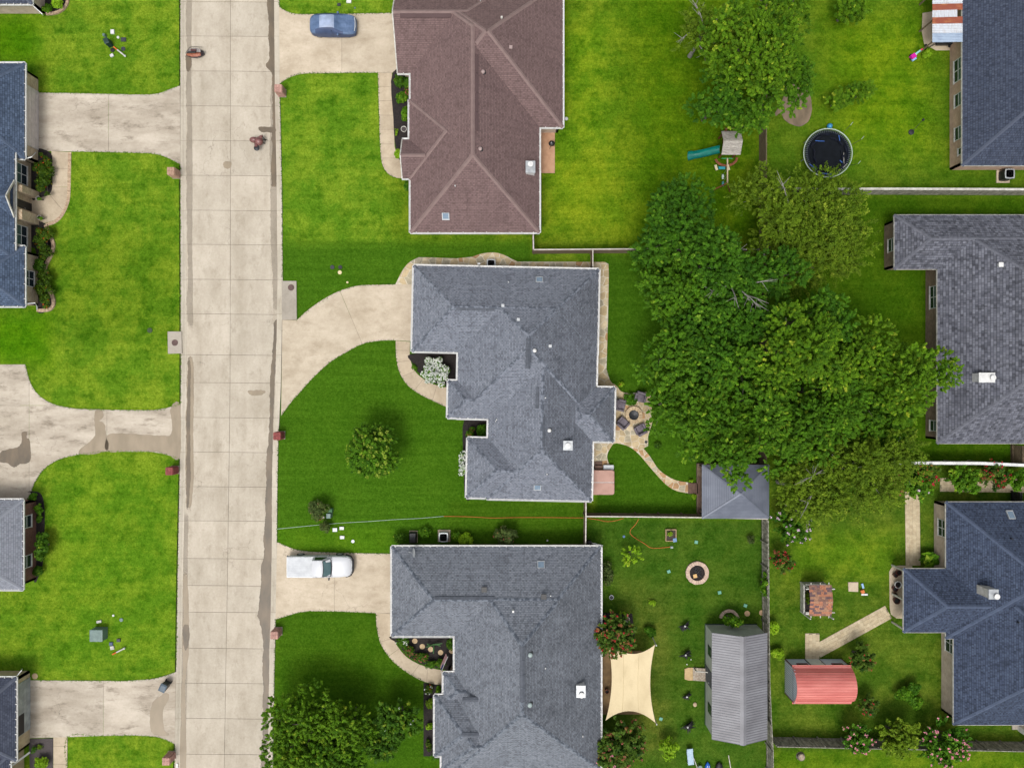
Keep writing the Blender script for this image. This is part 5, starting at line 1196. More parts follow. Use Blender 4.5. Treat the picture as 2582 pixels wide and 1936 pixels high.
# ================================================================ mailboxes, bins, utility boxes
MT['mbbrick'] = mat('pillar_brick', (198, 164, 140), (172, 134, 112), 9, .85, objvar=.14)
MT['mbred'] = mat('pillar_red_brick', (150, 78, 74), (126, 60, 58), 9, .85, objvar=.16)
MT['mbpink'] = mat('pillar_pink_brick', (200, 158, 144), (176, 132, 120), 9, .85, objvar=.14)
def mailbox(u, v, m, label, rz=0, h=1.25, wd=.62):
    L = W(u, v); root = thing('mailbox_pillar', label, 'mailbox', L, 'brick mailbox pillars along the street')
    MB().prism([(L[0]-wd*.6, L[1]-wd*.6), (L[0]+wd*.6, L[1]-wd*.6), (L[0]+wd*.6, L[1]+wd*.6), (L[0]-wd*.6, L[1]+wd*.6)], .05, .15).build('footing', MT['inlet'], root)
    core = MB().b(L[0]-wd/2+.02, L[1]-wd/2+.02, .1, L[0]+wd/2-.02, L[1]+wd/2-.02, h-.02); core.build('core', MT['joint'], root)
    br = {}
    rows = 9; rh = (h-.15)/rows
    for k in range(rows):
        z = .15+rh*(k+.5)
        for s_ in range(4):
            for j in range(3):
                off = (j-1)*wd/3+(wd/12 if k % 2 else -wd/12)
                off = max(-wd/2+wd/6.4, min(wd/2-wd/6.4, off))
                d = wd/2
                p = [(off, -d), (d, off), (off, d), (-d, off)][s_]
                key = s_ % 2
                if key not in br:
                    o = MB().box((0, 0, 0), (wd/3*.94, .1, rh*.88) if key == 0 else (.1, wd/3*.94, rh*.88)).build('brick', m); br[key] = o.data; o.parent = root
                else:
                    o = bpy.data.objects.new('brick', br[key]); COL.objects.link(o); o.parent = root
                o.location = (p[0], p[1], z-ZL); 
    for i in range(3):
        for j in range(2):
            MB().box((L[0]+(i-1)*wd/3*1.06, L[1]+(j-.5)*wd*.55, h+.03), (wd/3*.99, wd*.52, .08)).build('cap_brick', m, root)
    return root
mailbox(446, 441, MT['mbbrick'], 'tan brick mailbox pillar beside the beige house driveway')
mailbox(712, 236, MT['mbpink'], 'pale brick mailbox pillar below the upper driveway')
mailbox(442, 1184, MT['mbred'], 'red brick mailbox pillar on the left kerb below the wide driveway')
mailbox(709, 1097, MT['mbred'], 'red brick mailbox pillar on the right kerb by the central lawn')
mailbox(702, 1590, MT['mbpink'], 'pinkish brick mailbox pillar below the white pickup')
mailbox(434, 1902, MT['mbpink'], 'pale brick mailbox pillar at the bottom of the left kerb')
p = W(445, 1930, .12); solo('house_number_plate', MB().box((p[0]+.05, p[1], .125), (.16, .44, .012)), MT['white'], 'white painted house number patch on the left kerb', 'number plate')
def bin_(u, v, rz):
    L = W(u, v); L = (L[0], L[1], .128); root = thing('wheeled_bin', 'dark wheeled rubbish bin on the lower left driveway', 'bin', L, rz=rz)
    def B(name, mb, m): o = mb.build(name, m); o.parent = root; return o
    dm = mat('dark_green_plastic', (34, 46, 46), (26, 36, 36), 4, .5)
    B('body', MB().loft([[(-.24, -.22, .06), (.24, -.22, .06), (.24, .26, .06), (-.24, .26, .06)], [(-.29, -.33, .98), (.29, -.33, .98), (.29, .33, .98), (-.29, .33, .98)]]), dm)
    B('lid', MB().loft([[(-.31, -.37, .98), (.31, -.37, .98), (.31, .35, .98), (-.31, .35, .98)], [(-.31, -.37, 1.02), (.31, -.37, 1.02), (.31, .35, 1.03), (-.31, .35, 1.03)], [(-.2, -.25, 1.06), (.2, -.25, 1.06), (.2, .22, 1.08), (-.2, .22, 1.08)]]), mat('grey_lid', (84, 102, 116), (70, 88, 102), 3, .45))
    B('handle', MB().tube([(-.25, .38, .95), (.25, .38, .95)], .03, 6), dm)
    for s_ in (-1, 1): B('wheel', MB().loft([[(s_*.28+d, .28+.12*math.cos(k*.52), .12+.12*math.sin(k*.52)) for k in range(12)] for d in (-.03, .03)]), MT['tyre'])
bin_(424, 1722, math.radians(-25))
def lid_box(u, v, w_, d_, h, m, label, cat='utility box', rz=0, name='utility_box', group=None):
    L = W(u, v); root = thing(name, label, cat, L, group, rz=rz)
    def B(n_, mb, mm): o = mb.build(n_, mm); o.parent = root; return o
    B('body', MB().loft([[(-w_/2, -d_/2, -.02), (w_/2, -d_/2, -.02), (w_/2, d_/2, -.02), (-w_/2, d_/2, -.02)], [(-w_/2*.96, -d_/2*.96, h), (w_/2*.96, -d_/2*.96, h), (w_/2*.96, d_/2*.96, h), (-w_/2*.96, d_/2*.96, h)]]), m)
    B('lid', MB().loft([[(-w_/2*q, -d_/2*q, z), (w_/2*q, -d_/2*q, z), (w_/2*q, d_/2*q, z), (-w_/2*q, d_/2*q, z)] for q, z in ((1.02, h), (1.02, h+.03), (.9, h+.045))]), m)
    return root
def round_lid(u, v, r, m, label, h=.05, cat='lid', name='valve_cover', group=None):
    L = W(u, v); root = thing(name, label, cat, L, group)
    MB().lathe((L[0], L[1], .06), [(r, 0), (r, h+.03), (r*.9, h+.05), (r*.85, h+.05)], 18).build('ring', m, root, True)
    MB().lathe((L[0], L[1], .08), [(r*.82, 0), (r*.82, h+.02), (.01, h+.03)], 18).build('cover', m, root, True)
    return root
UG = mat('utility_green', (112, 136, 130), (96, 120, 114), 3, .5); UD = mat('utility_dark', (58, 62, 68), (44, 48, 54), 5, .6); UT = mat('utility_teal_dark', (24, 60, 56), (18, 46, 44), 4, .5); UC = mat('cream_plastic', (226, 210, 160), None, rough=.6); UGl = mat('turquoise_lid', (110, 176, 150), (96, 160, 136), 4, .6)
lid_box(285, 82, .32, .38, .12, MT['white'], 'larger white meter lid at the top of the upper left lawn cluster'); round_lid(298, 95, .12, MT['white'], 'small round white cap in the upper left lawn cluster')
lid_box(312, 101, .46, .36, .05, UD, 'dark meter lid right of the green pedestal'); round_lid(311, 124, .2, UD, 'dark round valve cover nearest the marker post'); round_lid(284, 127, .2, MT['black'], 'black valve cover at the foot of the green pedestal'); lid_box(283, 141, .3, .24, .08, MT['white'], 'white meter lid at the bottom of the upper left lawn cluster', rz=.5)
lid_box(279, 113, .42, .5, .75, UT, 'dark teal cable pedestal on the upper left lawn', 'pedestal', rz=.4); lid_box(266, 92, .2, .2, .3, UG, 'small pale green pedestal at the upper left lawn', 'pedestal')
def marker(u, v, u2, v2, label):
    a, b = Vector(W(u, v)), Vector(W(u2, v2)); root = thing('marker_post', label, 'marker post', tuple(a))
    b = Vector((b.x, b.y, .3))
    a = a+Vector((0, 0, .12)); m_ = a.lerp(b, .35)
    MB().tube([m_, b], .07, 8).build('post', MT['offwhite'], root, True); MB().tube([a, m_], .06, 8).build('orange_tip', mat('orange_marker', (222, 106, 42), None) if 'orange_marker' not in bpy.data.materials else bpy.data.materials['orange_marker'], root, True)
    MB().ball(b, .1).build('cap', MT['white'], root, True)
marker(288, 120, 318, 144, 'orange tipped white marker post leaning in the upper left lawn'); marker(285, 1648, 316, 1632, 'orange tipped white marker post leaning beside the green transformer')
lid_box(256, 1594, 1.15, 1.05, .85, UG, 'green transformer box on the lower left lawn', 'transformer'); round_lid(286, 1551, .1, MT['white'], 'tiny white cap above the green transformer'); lid_box(251, 1566, .42, .22, .1, MT['offwhite'], 'pale oblong lid just above the green transformer', rz=.2); round_lid(306, 1562, .17, UG, 'faint green disc right of the green transformer')
lid_box(300, 1613, .32, .3, .08, UD, 'grey vented meter lid right of the transformer'); lid_box(281, 1622, .32, .3, .07, mat('blue_lid', (84, 98, 124), None), 'blue grey lid touching a white lid'); lid_box(284, 1632, .34, .32, .07, MT['offwhite'], 'white lid touching the blue grey lid', rz=.2)
round_lid(88, 1704, .28, mat('tan_stone', (204, 178, 140), (186, 160, 124), 4), 'round tan stepping stone at the lower left garage', .03, 'stepping stone', 'stepping_stone')
round_lid(378, 833, .24, mat('mossy_iron', (66, 84, 50), (52, 70, 38), 6), 'mossy dark cover sunk in the left lawn above the inlet')
round_lid(838, 674, .2, UD, 'dark round cover on the lawn above the curved driveway'); round_lid(858, 674, .19, MT['darkmetal'], 'grey valve cover beside the dark round cover'); round_lid(857, 687, .19, UC, 'cream round cover above the curved driveway'); round_lid(876, 712, .1, UC, 'tiny cream cap at the curved driveway edge')
lid_box(855, 13, .3, .25, .06, UD, 'dark meter lid behind the covered car'); lid_box(880, 5, .42, .3, .06, MT['white'], 'white meter lid behind the covered car'); round_lid(895, 21, .08, UG, 'tiny green cap by the covered car')
lid_box(845, 1335, .42, .34, .06, MT['metal'], 'grey meter lid beside the white hose'); lid_box(862, 1331, .4, .28, .06, MT['white'], 'white meter lid nearest the white hose'); lid_box(863, 1354, .4, .28, .06, MT['white'], 'white meter lid nearer the white pickup'); round_lid(890, 1364, .16, MT['metal'], 'small round grey cover above the white pickup')
lid_box(833, 1297, .4, .42, .7, UG, 'pale green pedestal beside the small dark bush', 'pedestal'); lid_box(836, 1285, .34, .34, .5, mat('grass_green_box', (74, 118, 80), None), 'green pedestal behind the pale green one', 'pedestal'); marker(806, 1310, 818, 1302, 'short orange and white marker post in front of the small bush')
round_lid(1428, 300, .16, MT['white'], 'white round cap beside the brown roofed house')
for u, v, lb in ((1755, 1366, 'turquoise lid near the raised bed'), (1686, 1440, 'turquoise round lid left of the fire pit'), (1814, 1493, 'turquoise lid below the fire pit'), (1666, 1811, 'turquoise square lid at the sail corner'), (1879, 1526, 'turquoise lid above the shed arc planter')):
    lid_box(u, v, .3, .28, .05, UGl, lb, 'lid', rz=random.uniform(-.4, .4), name='valve_cover')
round_lid(1573, 1352, .12, mat('blue_cap', (96, 128, 170), None), 'small blue cap below the fence in the lower yard'); round_lid(1380, 1362, .08, MT['white'], 'white ball on the side lawn', .1)
for u, v, lb in ((1884, 1546, 'round tan stepping stone nearer the shed arc planter'), (1921, 1544, 'round tan stepping stone by the rear fence')): round_lid(u, v, .26, mat('tan_round', (206, 172, 132), None), lb, .05, 'stepping stone', 'stepping_stone')
for k, (u, v) in enumerate(((1046, 1615), (1065, 1629), (1086, 1636), (1111, 1644), (1139, 1640))):
    round_lid(u, v, .25, bpy.data.materials['tan_stone'], ['round stepping stone nearest the garage corner', 'second round stepping stone in the front bed', 'middle round stepping stone in the front bed', 'fourth round stepping stone in the front bed', 'round stepping stone half hidden at the lower house wall'][k], .05, 'stepping stone', 'stepping_stone', 'stepping stones in the front bed')
# ================================================================ AC units, dish, grill, pots
def ac(u, v, s_, h, label, dark=False, rz=0, pad=True):
    L = W(u, v); root = thing('ac_unit', label, 'air conditioner', L, rz=rz)
    def B(n_, mb, mm, sm=False): o = mb.build(n_, mm, None, sm); o.parent = root; return o
    if pad: B('pad', MB().box((0, 0, .03), (s_*1.35, s_*1.3, .1)), MT['walk'])
    r = s_/2; q = []
    for k in range(24):
        a = 2*math.pi*k/24; m_ = max(abs(math.cos(a)), abs(math.sin(a)))**.75; q.append((r*math.cos(a)/m_, r*math.sin(a)/m_))
    cm = MT['darkmetal'] if dark else MT['metal']
    B('casing', MB().loft([[(x, y, z) for x, y in q] for z in (.08, h)]), cm, True)
    B('top_plate', MB().loft([[(x*f, y*f, z) for x, y in q] for f, z in ((1.02, h), (1.02, h+.03), (.78, h+.035), (.78, h-.1), (.02, h-.1))]), MT['metal'])
    B('grille', MB().ring((0, 0, h+.03), r*.36, r*.40, 0, .02, 20), MT['darkmetal'])
    B('fan_well', MB().cyl((0, 0, h-.095), r*.77, .01, 20), MT['black'])
    for k in range(3):
        a = k*2.094; mb = MB(); mb.box((math.cos(a)*r*.4, math.sin(a)*r*.4, h-.04), (r*.74, r*.5, .02), rz=a, rx=.25); B('fan_blade', mb, MT['white'])
ac(1120, 1350, .85, .75, 'air conditioner with white fan on a pad beside the lower grey house'); ac(2528, 446, .9, .95, 'black air conditioner at the pink brick house', True); ac(1239, 668, .8, .75, 'air conditioner on the flagstones behind the central house', pad=False)
L = W(2567, 1828); root = thing('heat_pump', 'white box heat pump below the deep blue roof', 'heat pump', L); MB().b(L[0]-.6, L[1]-.35, .1, L[0]+1.2, L[1]+.5, .2).build('pad', MT['inlet'], root); MB().b(L[0]-.1, L[1]-.45, .2, L[0]+1.0, L[1]+.05, 1.1).build('casing', MT['white'], root); MB().b(L[0]+.0, L[1]-.47, .35, L[0]+.9, L[1]-.45, 1.0).build('vent', MT['metal'], root)
L = W(1043, 1352); root = thing('generator', 'black box generator between shrubs at the lower grey house', 'generator', L); MB().b(L[0]-.38, L[1]-.55, .1, L[0]+.38, L[1]+.55, .2).build('pad', MT['walk'], root); MB().loft([[(L[0]+x*.33, L[1]+y*.48, z) for x, y in ((-1, -1), (1, -1), (1, 1), (-1, 1))] for z in (.2, .75)]+[[(L[0]+x*.26, L[1]+y*.4, .85) for x, y in ((-1, -1), (1, -1), (1, 1), (-1, 1))]]).build('casing', MT['black'], root); MB().b(L[0]-.25, L[1]-.1, .855, L[0]+.25, L[1]+.3, .875).build('lid', MT['darkmetal'], root)
x, y, z = hG.loc(1036, 1390)
MB().tube([(x-.15, y, z-.02), (x-.15, y, z+.25), (x+.15, y, z+.45)], .03, 6).build('dish_mast', MT['metal'], hG.root, True)
dd = MB(); rings = []
for f, zz in ((.02, 0), (.5, .03), (1, .1)): rings.append([(x+.28+f*.16*math.cos(t_)+zz*.4, y+f*.42*math.sin(t_), z+.45+f*.30*math.cos(t_)) for t_ in [2*math.pi*k/18 for k in range(18)]])
dd.loft(rings, False); dd.build('satellite_dish', MT['metal'], hG.root, True)
x, y, z = hF.loc(1208, 676); MB().tube([(x, y, z), (x, y+.05, z+.35), (x, y+.25, z+.5)], .03, 6).build('dish_mast', MT['metal'], hF.root, True)
MB().ball((x, y+.32, z+.5), .2, sx=.8, sz=.9, sy=.35).build('satellite_dish', MT['white'], hF.root, True)
L = W(1390, 369); root = thing('grill', 'small black barbecue grill on the tan patio', 'grill', L)
MB().ball((L[0], L[1], .85), .27, 14, 9, .7, 1.1, .95).build('bowl', MT['black'], root, True); MB().ball((L[0]-.05, L[1]+.02, 1.03), .07).build('vent', MT['metal'], root, True)
for k in range(3): a = k*2.1; MB().tube([(L[0]+.1*math.cos(a), L[1]+.1*math.sin(a), .75), (L[0]+.3*math.cos(a), L[1]+.3*math.sin(a), .12)], .02, 6).build('leg', MT['darkmetal'], root)
def pot(u, v, r, h, m, label, fill='mulch', name='plant_pot', group=None, plant=None):
    L = W(u, v); root = thing(name, label, 'pot', L, group)
    MB().lathe((L[0], L[1], .12), [(r*.7, 0), (r*.95, h*.85), (r*1.05, h*.86), (r*1.05, h), (r*.88, h), (r*.85, h*.8), (.01, h*.8)], 18).build('pot', m, root, True)
    MB().cyl((L[0], L[1], .12+h*.78), r*.84, .02, 16).build('soil', MT[fill], root)
    return root
maroon = mat('maroon_glaze', (92, 34, 30), (70, 26, 24), 4, .35); terr = mat('terracotta', (170, 108, 78), (150, 92, 66), 4, .7)
for u, v, r, m_, lb in ((2253, 1447, .2, maroon, 'small maroon pot at the top left of the patio group'), (2261, 1441, .24, maroon, 'maroon pot at the top right of the patio group'), (2259, 1471, .32, MT['white'], 'white pot on the tan patio'), (2252, 1481, .26, maroon, 'maroon pot below the white pot'), (2253, 1495, .16, maroon, 'tiny maroon pot in the middle of the patio group'), (2256, 1511, .3, maroon, 'large maroon pot at the bottom of the patio group')):
    pot(u, v, r, .4, m_, lb, 'black')
pot(1020, 330, .26, .45, MT['offwhite'], 'round pale planter in the bed by the brown roofed house', 'gravel'); pot(103, 503, .2, .4, MT['offwhite'], 'pale pot on the north side of the arched entry'); pot(106, 551, .2, .4, MT['offwhite'], 'pale pot on the south side of the arched entry')
pot(1580, 1557, .22, .5, MT['offwhite'], 'pale urn in the bed beside the red crape myrtle', 'dirt'); pot(1529, 1738, .2, .45, terr, 'terracotta pot under the shade sail'); pot(1541, 1504, .2, .2, MT['metal'], 'dull metal tub by the lower house wall', 'darkmetal')
# ================================================================ hoses and cords
def hose(name, pts, r, m, label, cat='hose'):
    P = [(*W2(*p), ZL+.05) for p in catmull(pts, 5)]; solo(name, MB().tube(P, r, 6), m, label, cat, smooth=True)
hose('garden_hose', [(699, 1333), (740, 1329), (790, 1324), (860, 1318), (930, 1314), (1000, 1309), (1060, 1306), (1119, 1301)], .016, mat('pale_green_hose', (206, 226, 206), None), 'pale hose stretched across the central front lawn')
hose('garden_hose', [(1119, 1301), (1180, 1302), (1240, 1305), (1300, 1304), (1380, 1304), (1470, 1305)], .026, mat('orange_hose', (204, 112, 44), None), 'orange hose running along the side lawn')
hose('garden_hose', [(1482, 1306), (1505, 1309), (1530, 1314), (1552, 1312), (1572, 1306)], .026, bpy.data.materials['orange_hose'], 'short orange hose loop below the fence')
hose('garden_hose', [(1610, 1308), (1602, 1322), (1590, 1335), (1590, 1346), (1605, 1358), (1625, 1370), (1640, 1380), (1660, 1381), (1690, 1378)], .026, bpy.data.materials['orange_hose'], 'orange hose winding to the sprinkler')
L = W(1693, 1379); root = thing('sprinkler', 'pale sprinkler at the end of the winding hose', 'sprinkler', L); MB().box((L[0], L[1], .16), (.24, .2, .1)).build('base', UG, root); MB().tube([(L[0]-.1, L[1], .24), (L[0]+.12, L[1], .26)], .035, 6).build('arm', MT['white'], root, True)
L = W(1484, 1365); root = thing('rain_barrel', 'black rain barrel with white drain pipe at the fence', 'barrel', L); MB().lathe((L[0], L[1], .1), [(.22, 0), (.26, .3), (.24, .75), (.2, .78), (.02, .78)], 16).build('barrel', MT['black'], root, True); MB().tube([(L[0]+.1, L[1], .8), (L[0]+.5, L[1]-.1, .5), (L[0]+1.3, L[1]-.35, .2)], .055, 8).build('drain_pipe', MT['white'], root, True)
# ================================================================ patio furniture, hot tub, fire rings
MT['cush'] = mat('mauve_grey_fabric', (122, 114, 122), (104, 96, 106), 5, .85, bump=.3, bscale=12)
def chair():
    root = thing('patio_chair', '', 'chair', (0, 0, 0), 'grey patio chairs around the stone fire ring')
    def B(n_, mb, m_): o = mb.build(n_, m_, None, True); o.parent = root
    def cush(x0, y0, z0, x1, y1, z1, r=.05):
        return MB().loft([[(x0+r, y0+r, z0), (x1-r, y0+r, z0), (x1-r, y1-r, z0), (x0+r, y1-r, z0)], [(x0, y0, z0+r), (x1, y0, z0+r), (x1, y1, z0+r), (x0, y1, z0+r)], [(x0, y0, z1-r), (x1, y0, z1-r), (x1, y1, z1-r), (x0, y1, z1-r)], [(x0+r, y0+r, z1), (x1-r, y0+r, z1), (x1-r, y1-r, z1), (x0+r, y1-r, z1)]])
    B('seat', cush(-.34, -.3, .2, .34, .44, .46), MT['cush']); B('backrest', cush(-.42, -.5, .2, .42, -.28, .9, .08), MT['cush'])
    for s_ in (-1, 1): B('armrest', cush(s_*.44-.09, -.3, .15, s_*.44+.09, .42, .64), MT['cush'])
    for sx in (-.38, .38):
        for sy in (-.4, .36): B('leg', MB().b(sx-.03, sy-.03, 0, sx+.03, sy+.03, .2), MT['black'])
    return root
c0 = chair(); spots = [((1563, 1021), 255, 'grey patio chair against the house wall'), ((1569, 1066), 318, 'grey patio chair left below the stone fire ring'), ((1613, 1082), 28, 'grey patio chair right below the stone fire ring'), ((1613, 1001), 165, 'grey patio chair half hidden under the trees')]
for i, (p, a, lb) in enumerate(spots):
    loc = W(*p, .146)
    if i == 0: c0.location = loc; c0.rotation_euler = (0, 0, math.radians(a)); c0['label'] = lb
    else: dup(c0, loc, math.radians(a), lb)
def stone_ring(u, v, r0, r1, n, h, label, m, a0=0, a1=2*math.pi, fill=True, cat='fire pit', name='fire_pit'):
    L = W(u, v); root = thing(name, label, cat, L)
    full = abs(a1-a0-2*math.pi) < 1e-3
    for k in range(n):
        a, b = a0+(a1-a0)*k/n, a0+(a1-a0)*(k+1)/n; e = .02/((r0+r1)/2)
        mb = MB().ring(L[:2]+(0,), r0+random.uniform(-.015, .015), r1+random.uniform(-.015, .015), .05, h+random.uniform(-.01, .01), 3, a+e/2, b-e/2); mb.build('block', m, root)
    if fill: MB().cyl((L[0], L[1], .08), r0*1.0, .08, 24).build('ash_bed', MT['mulch'], root)
    return root, L
BL = mat('tan_block', (208, 186, 152), (188, 164, 130), 5, .85, objvar=.1); BP = mat('pink_block', (214, 188, 168), (196, 170, 150), 5, .85, objvar=.1)
r_, L = stone_ring(1597, 1046, .46, .8, 14, .42, 'round tan stone fire ring on the flagstone patio', BL)
MB().lathe((L[0], L[1], .2), [(.05, 0), (.36, .06), (.44, .2), (.42, .22), (.05, .1)], 20).build('bowl', MT['darkmetal'], r_, True)
r_, L = stone_ring(1757, 1443, .72, 1.06, 26, .32, 'round block fire pit in the lower yard', BP)
for k in range(14):
    a = random.uniform(0, 6.28); q = random.uniform(.1, .5); MB().tube([(L[0]+q*math.cos(a), L[1]+q*math.sin(a), .2), (L[0]+q*math.cos(a)+random.uniform(-.3, .3), L[1]+q*math.sin(a)+random.uniform(-.3, .3), .24)], .03, 6).build('charred_log', MT['darkmetal'], r_)
MB().box((L[0]-.2, L[1]-.28, .27), (.34, .34, .04), .2).build('board', mat('pale_board', (222, 180, 120), None), r_)
stone_ring(1838, 1560, .66, .92, 15, .25, 'arc of pink blocks edging the ivy at the shed', BP, 0.15, math.pi-.15, False, 'edging', 'arc_planter')
# hot tub
a = W2(1490, 1247, .85); b = W2(1549, 1185, .85); root = thing('hot_tub', 'hot tub with two tan cover halves beside the central house', 'hot tub', ((a[0]+b[0])/2, (a[1]+b[1])/2, ZL))
HT = mat('tan_vinyl_cover', (190, 148, 132), (178, 136, 120), 2, .6)
MB().b(a[0]+.05, a[1]+.05, .1, b[0]-.05, b[1]-.05, .8).build('cabinet', mat('brown_cabinet', (96, 70, 60), None), root)
ym = (a[1]+b[1])/2
def rrect(x0, y0, x1, y1, r, sides):
    out = []
    for cx, cy, a0, on in ((x0+r, y0+r, math.pi, sides[0]), (x1-r, y0+r, 1.5*math.pi, sides[1]), (x1-r, y1-r, 0, sides[2]), (x0+r, y1-r, .5*math.pi, sides[3])):
        if on: out += [(cx+r*math.cos(a0+t_*math.pi/8), cy+r*math.sin(a0+t_*math.pi/8)) for t_ in range(5)]
        else: out.append((cx+r*(1 if math.cos(a0+.78) > 0 else -1), cy+r*(1 if math.sin(a0+.78) > 0 else -1)))
    return out
for (y0_, y1_, sd) in ((a[1], ym-.02, (1, 1, 0, 0)), (ym+.02, b[1], (0, 0, 1, 1))):
    P = rrect(a[0], y0_, b[0], y1_, .2, sd)
    MB().loft([[(x, y, .78) for x, y in P], [(x, y, .87) for x, y in P], [((x-(a[0]+b[0])/2)*.95+(a[0]+b[0])/2, (y-(y0_+y1_)/2)*.93+(y0_+y1_)/2, .9) for x, y in P]]).build('cover_half', HT, root)
MB().b(a[0]+.05, ym-.02, .8, b[0]-.02, ym+.02, .895).build('hinge', MT['white'], root)
c = W(1509, 1173, .3); root = thing('tub_steps', 'brown moulded steps beside the hot tub', 'steps', c); MB().b(c[0]-.36, c[1]-.36, .12, c[0]+.36, c[1]+.0, .5).build('upper_step', bpy.data.materials['brown_step'], root); MB().b(c[0]-.36, c[1]+.01, .12, c[0]+.36, c[1]+.34, .3).build('lower_step', bpy.data.materials['brown_step'], root)
c = W(1534, 1178, .4); root = thing('storage_box', 'pale grey storage box beside the hot tub steps', 'box', c); MB().b(c[0]-.45, c[1]-.2, .12, c[0]+.45, c[1]+.2, .48).build('body', MT['metal'], root); MB().b(c[0]-.47, c[1]-.22, .48, c[0]+.47, c[1]+.22, .54).build('lid', mat('pale_lid', (206, 210, 214), None), root)
round_lid(1629, 1114, .14, MT['black'], 'round black and white drain on the flagstone patio', .06, 'drain')
# ================================================================ play equipment
def playset():
    L = W(1828, 395); root = thing('playset', 'cedar playset with green slide, grey roof and swing beam', 'playset', L)
    x, y = L[0], L[1]
    a, b = W2(1812, 398), W2(1846, 350)
    X0, Y0, X1, Y1 = a[0], a[1], b[0], b[1]
    for sx in (X0, X1):
        for sy in (Y0, Y1): MB().b(sx-.06, sy-.06, .1, sx+.06, sy+.06, 2.5).build('post', MT['redwood'], root)
    n = 9
    for k in range(n): q = X0+(X1-X0)*k/n; MB().b(q+.01, Y0, 1.35, q+(X1-X0)/n-.01, Y1, 1.4).build('deck_board', MT['redwood'], root)
    for z in (1.6, 2.0):
        for p, q in (((X0, Y0), (X0, Y1)), ((X0, Y1), (X1, Y1)), ((X0, Y0), (X1, Y0))): MB().bar((*p, z), (*q, z), .05, .1).build('rail', MT['redwood'], root)
    zr = 3.2; rm = [mat('grey_roof_board', (196, 190, 180), (150, 144, 136), 4, .9, (1, 5, 1), objvar=.12), None]
    c1 = W(1846, 362, 2.9); rx0, rx1 = c1[0]-.85, c1[0]+.85; yr = c1[1]+.15
    for k in range(6):
        for s_ in (-1, 1):
            f0, f1 = k/6, (k+1)/6; dy = 1.05
            MB().loft([[(xx, yr+s_*dy*f, zr-.62*f+.02*(1-f)) for xx in (rx0, rx1)]+[(xx, yr+s_*dy*f, zr-.62*f-.02) for xx in (rx1, rx0)] for f in (f0+.01, f1)]).build('roof_board', rm[0] if s_ < 0 else (rm[1] or bpy.data.materials['grey_roof_board']), root)
    # slide
    s0, s1 = Vector(W(1812, 382, 1.35)), Vector(W(1733, 398)); s1.z = .25
    rows = []
    for k in range(13):
        t_ = k/12; p = s0.lerp(s1, t_); p.z = 1.42*(1-t_)**1.1+.28+.04*math.sin(t_*9); d = (s1-s0).normalized(); sd = Vector((-d.y, d.x, 0)).normalized()
        rr = .36+(.05 if t_ > .85 else 0)
        rows.append([p+sd*(rr*math.cos(q))+Vector((0, 0, rr*.75-rr*math.sin(q)*1.0)) for q in np.linspace(0, math.pi, 9)])
    mb = MB(); mb.loft(rows, False, False); mb.loft([[p+Vector((0, 0, -.03)) for p in r_] for r_ in rows], False, False)
    mb.build('slide', mat('teal_plastic', (14, 126, 112), (10, 108, 98), 2, .25), root, True)
    # swing beam
    p0, p1 = Vector(W(1834, 400, 2.3)), Vector(W(1834, 462, 2.3))
    MB().bar(p0, p1, .1, .15).build('swing_beam', mat('pale_beam', (206, 186, 156), (186, 166, 138), 3), root)
    for s_ in (-1, 1): MB().bar((p1.x, p1.y, 2.3), (p1.x+s_*.9, p1.y-.15, .1), .1).build('end_leg', MT['redwood'], root)
    for vv, cl, wd in ((446, (206, 222, 216), .18), (464, (70, 150, 160), .2)):
        c = W(1820, vv, .5); MB().box((c[0]+.1, c[1], .5), (.18, .42, .04)).build('swing_seat', mat('swing_plastic_%d' % vv, cl, None, rough=.4), root)
        for s_ in (-1, 1): MB().bar((p0.x, c[1]+s_*.2, 2.25), (c[0]+.1, c[1]+s_*.2, .5), .015).build('chain', MT['metal'], root)
    c = W(1820, 424, .6); MB().box((c[0], c[1], .6), (.6, .22, .12)).build('glider_seat', mat('aqua_plastic', (52, 164, 180), None, rough=.3), root)
    for s_ in (-1, 1): MB().box((c[0]+s_*.55, c[1], .72), (.22, .5, .05), .3).build('glider_wing', mat('cream_plastic_wing', (216, 206, 166), None), root)
    MB().bar((p0.x-.5, c[1]+.35, 2.25), (p0.x+.5, c[1]+.35, 2.25), .05).build('trapeze_bar', mat('green_bar', (40, 150, 104), None), root)
    # octagonal sand-box bench below
    cc = W(1828, 398)
    for k in range(7):
        a0_, a1_ = math.pi+.2+k*.42, math.pi+.2+(k+1)*.42
        MB().bar((cc[0]+1.0*math.cos(a0_), cc[1]+.75*math.sin(a0_)-.1, .45), (cc[0]+1.0*math.cos(a1_), cc[1]+.75*math.sin(a1_)-.1, .45), .22, .06).build('bench_board', MT['redwood'], root)
    u0, v0_ = W2(1815, 340), W2(1853, 340)
    MB().bar((u0[0], u0[1], 1.7), (v0_[0], v0_[1], 1.7), .05).build('top_rail', mat('tan_rail', (178, 140, 100), None), root)
    MB().bar((v0_[0], v0_[1], 1.7), (v0_[0], Y1, 1.7), .05).build('top_rail', bpy.data.materials['tan_rail'], root)
playset()
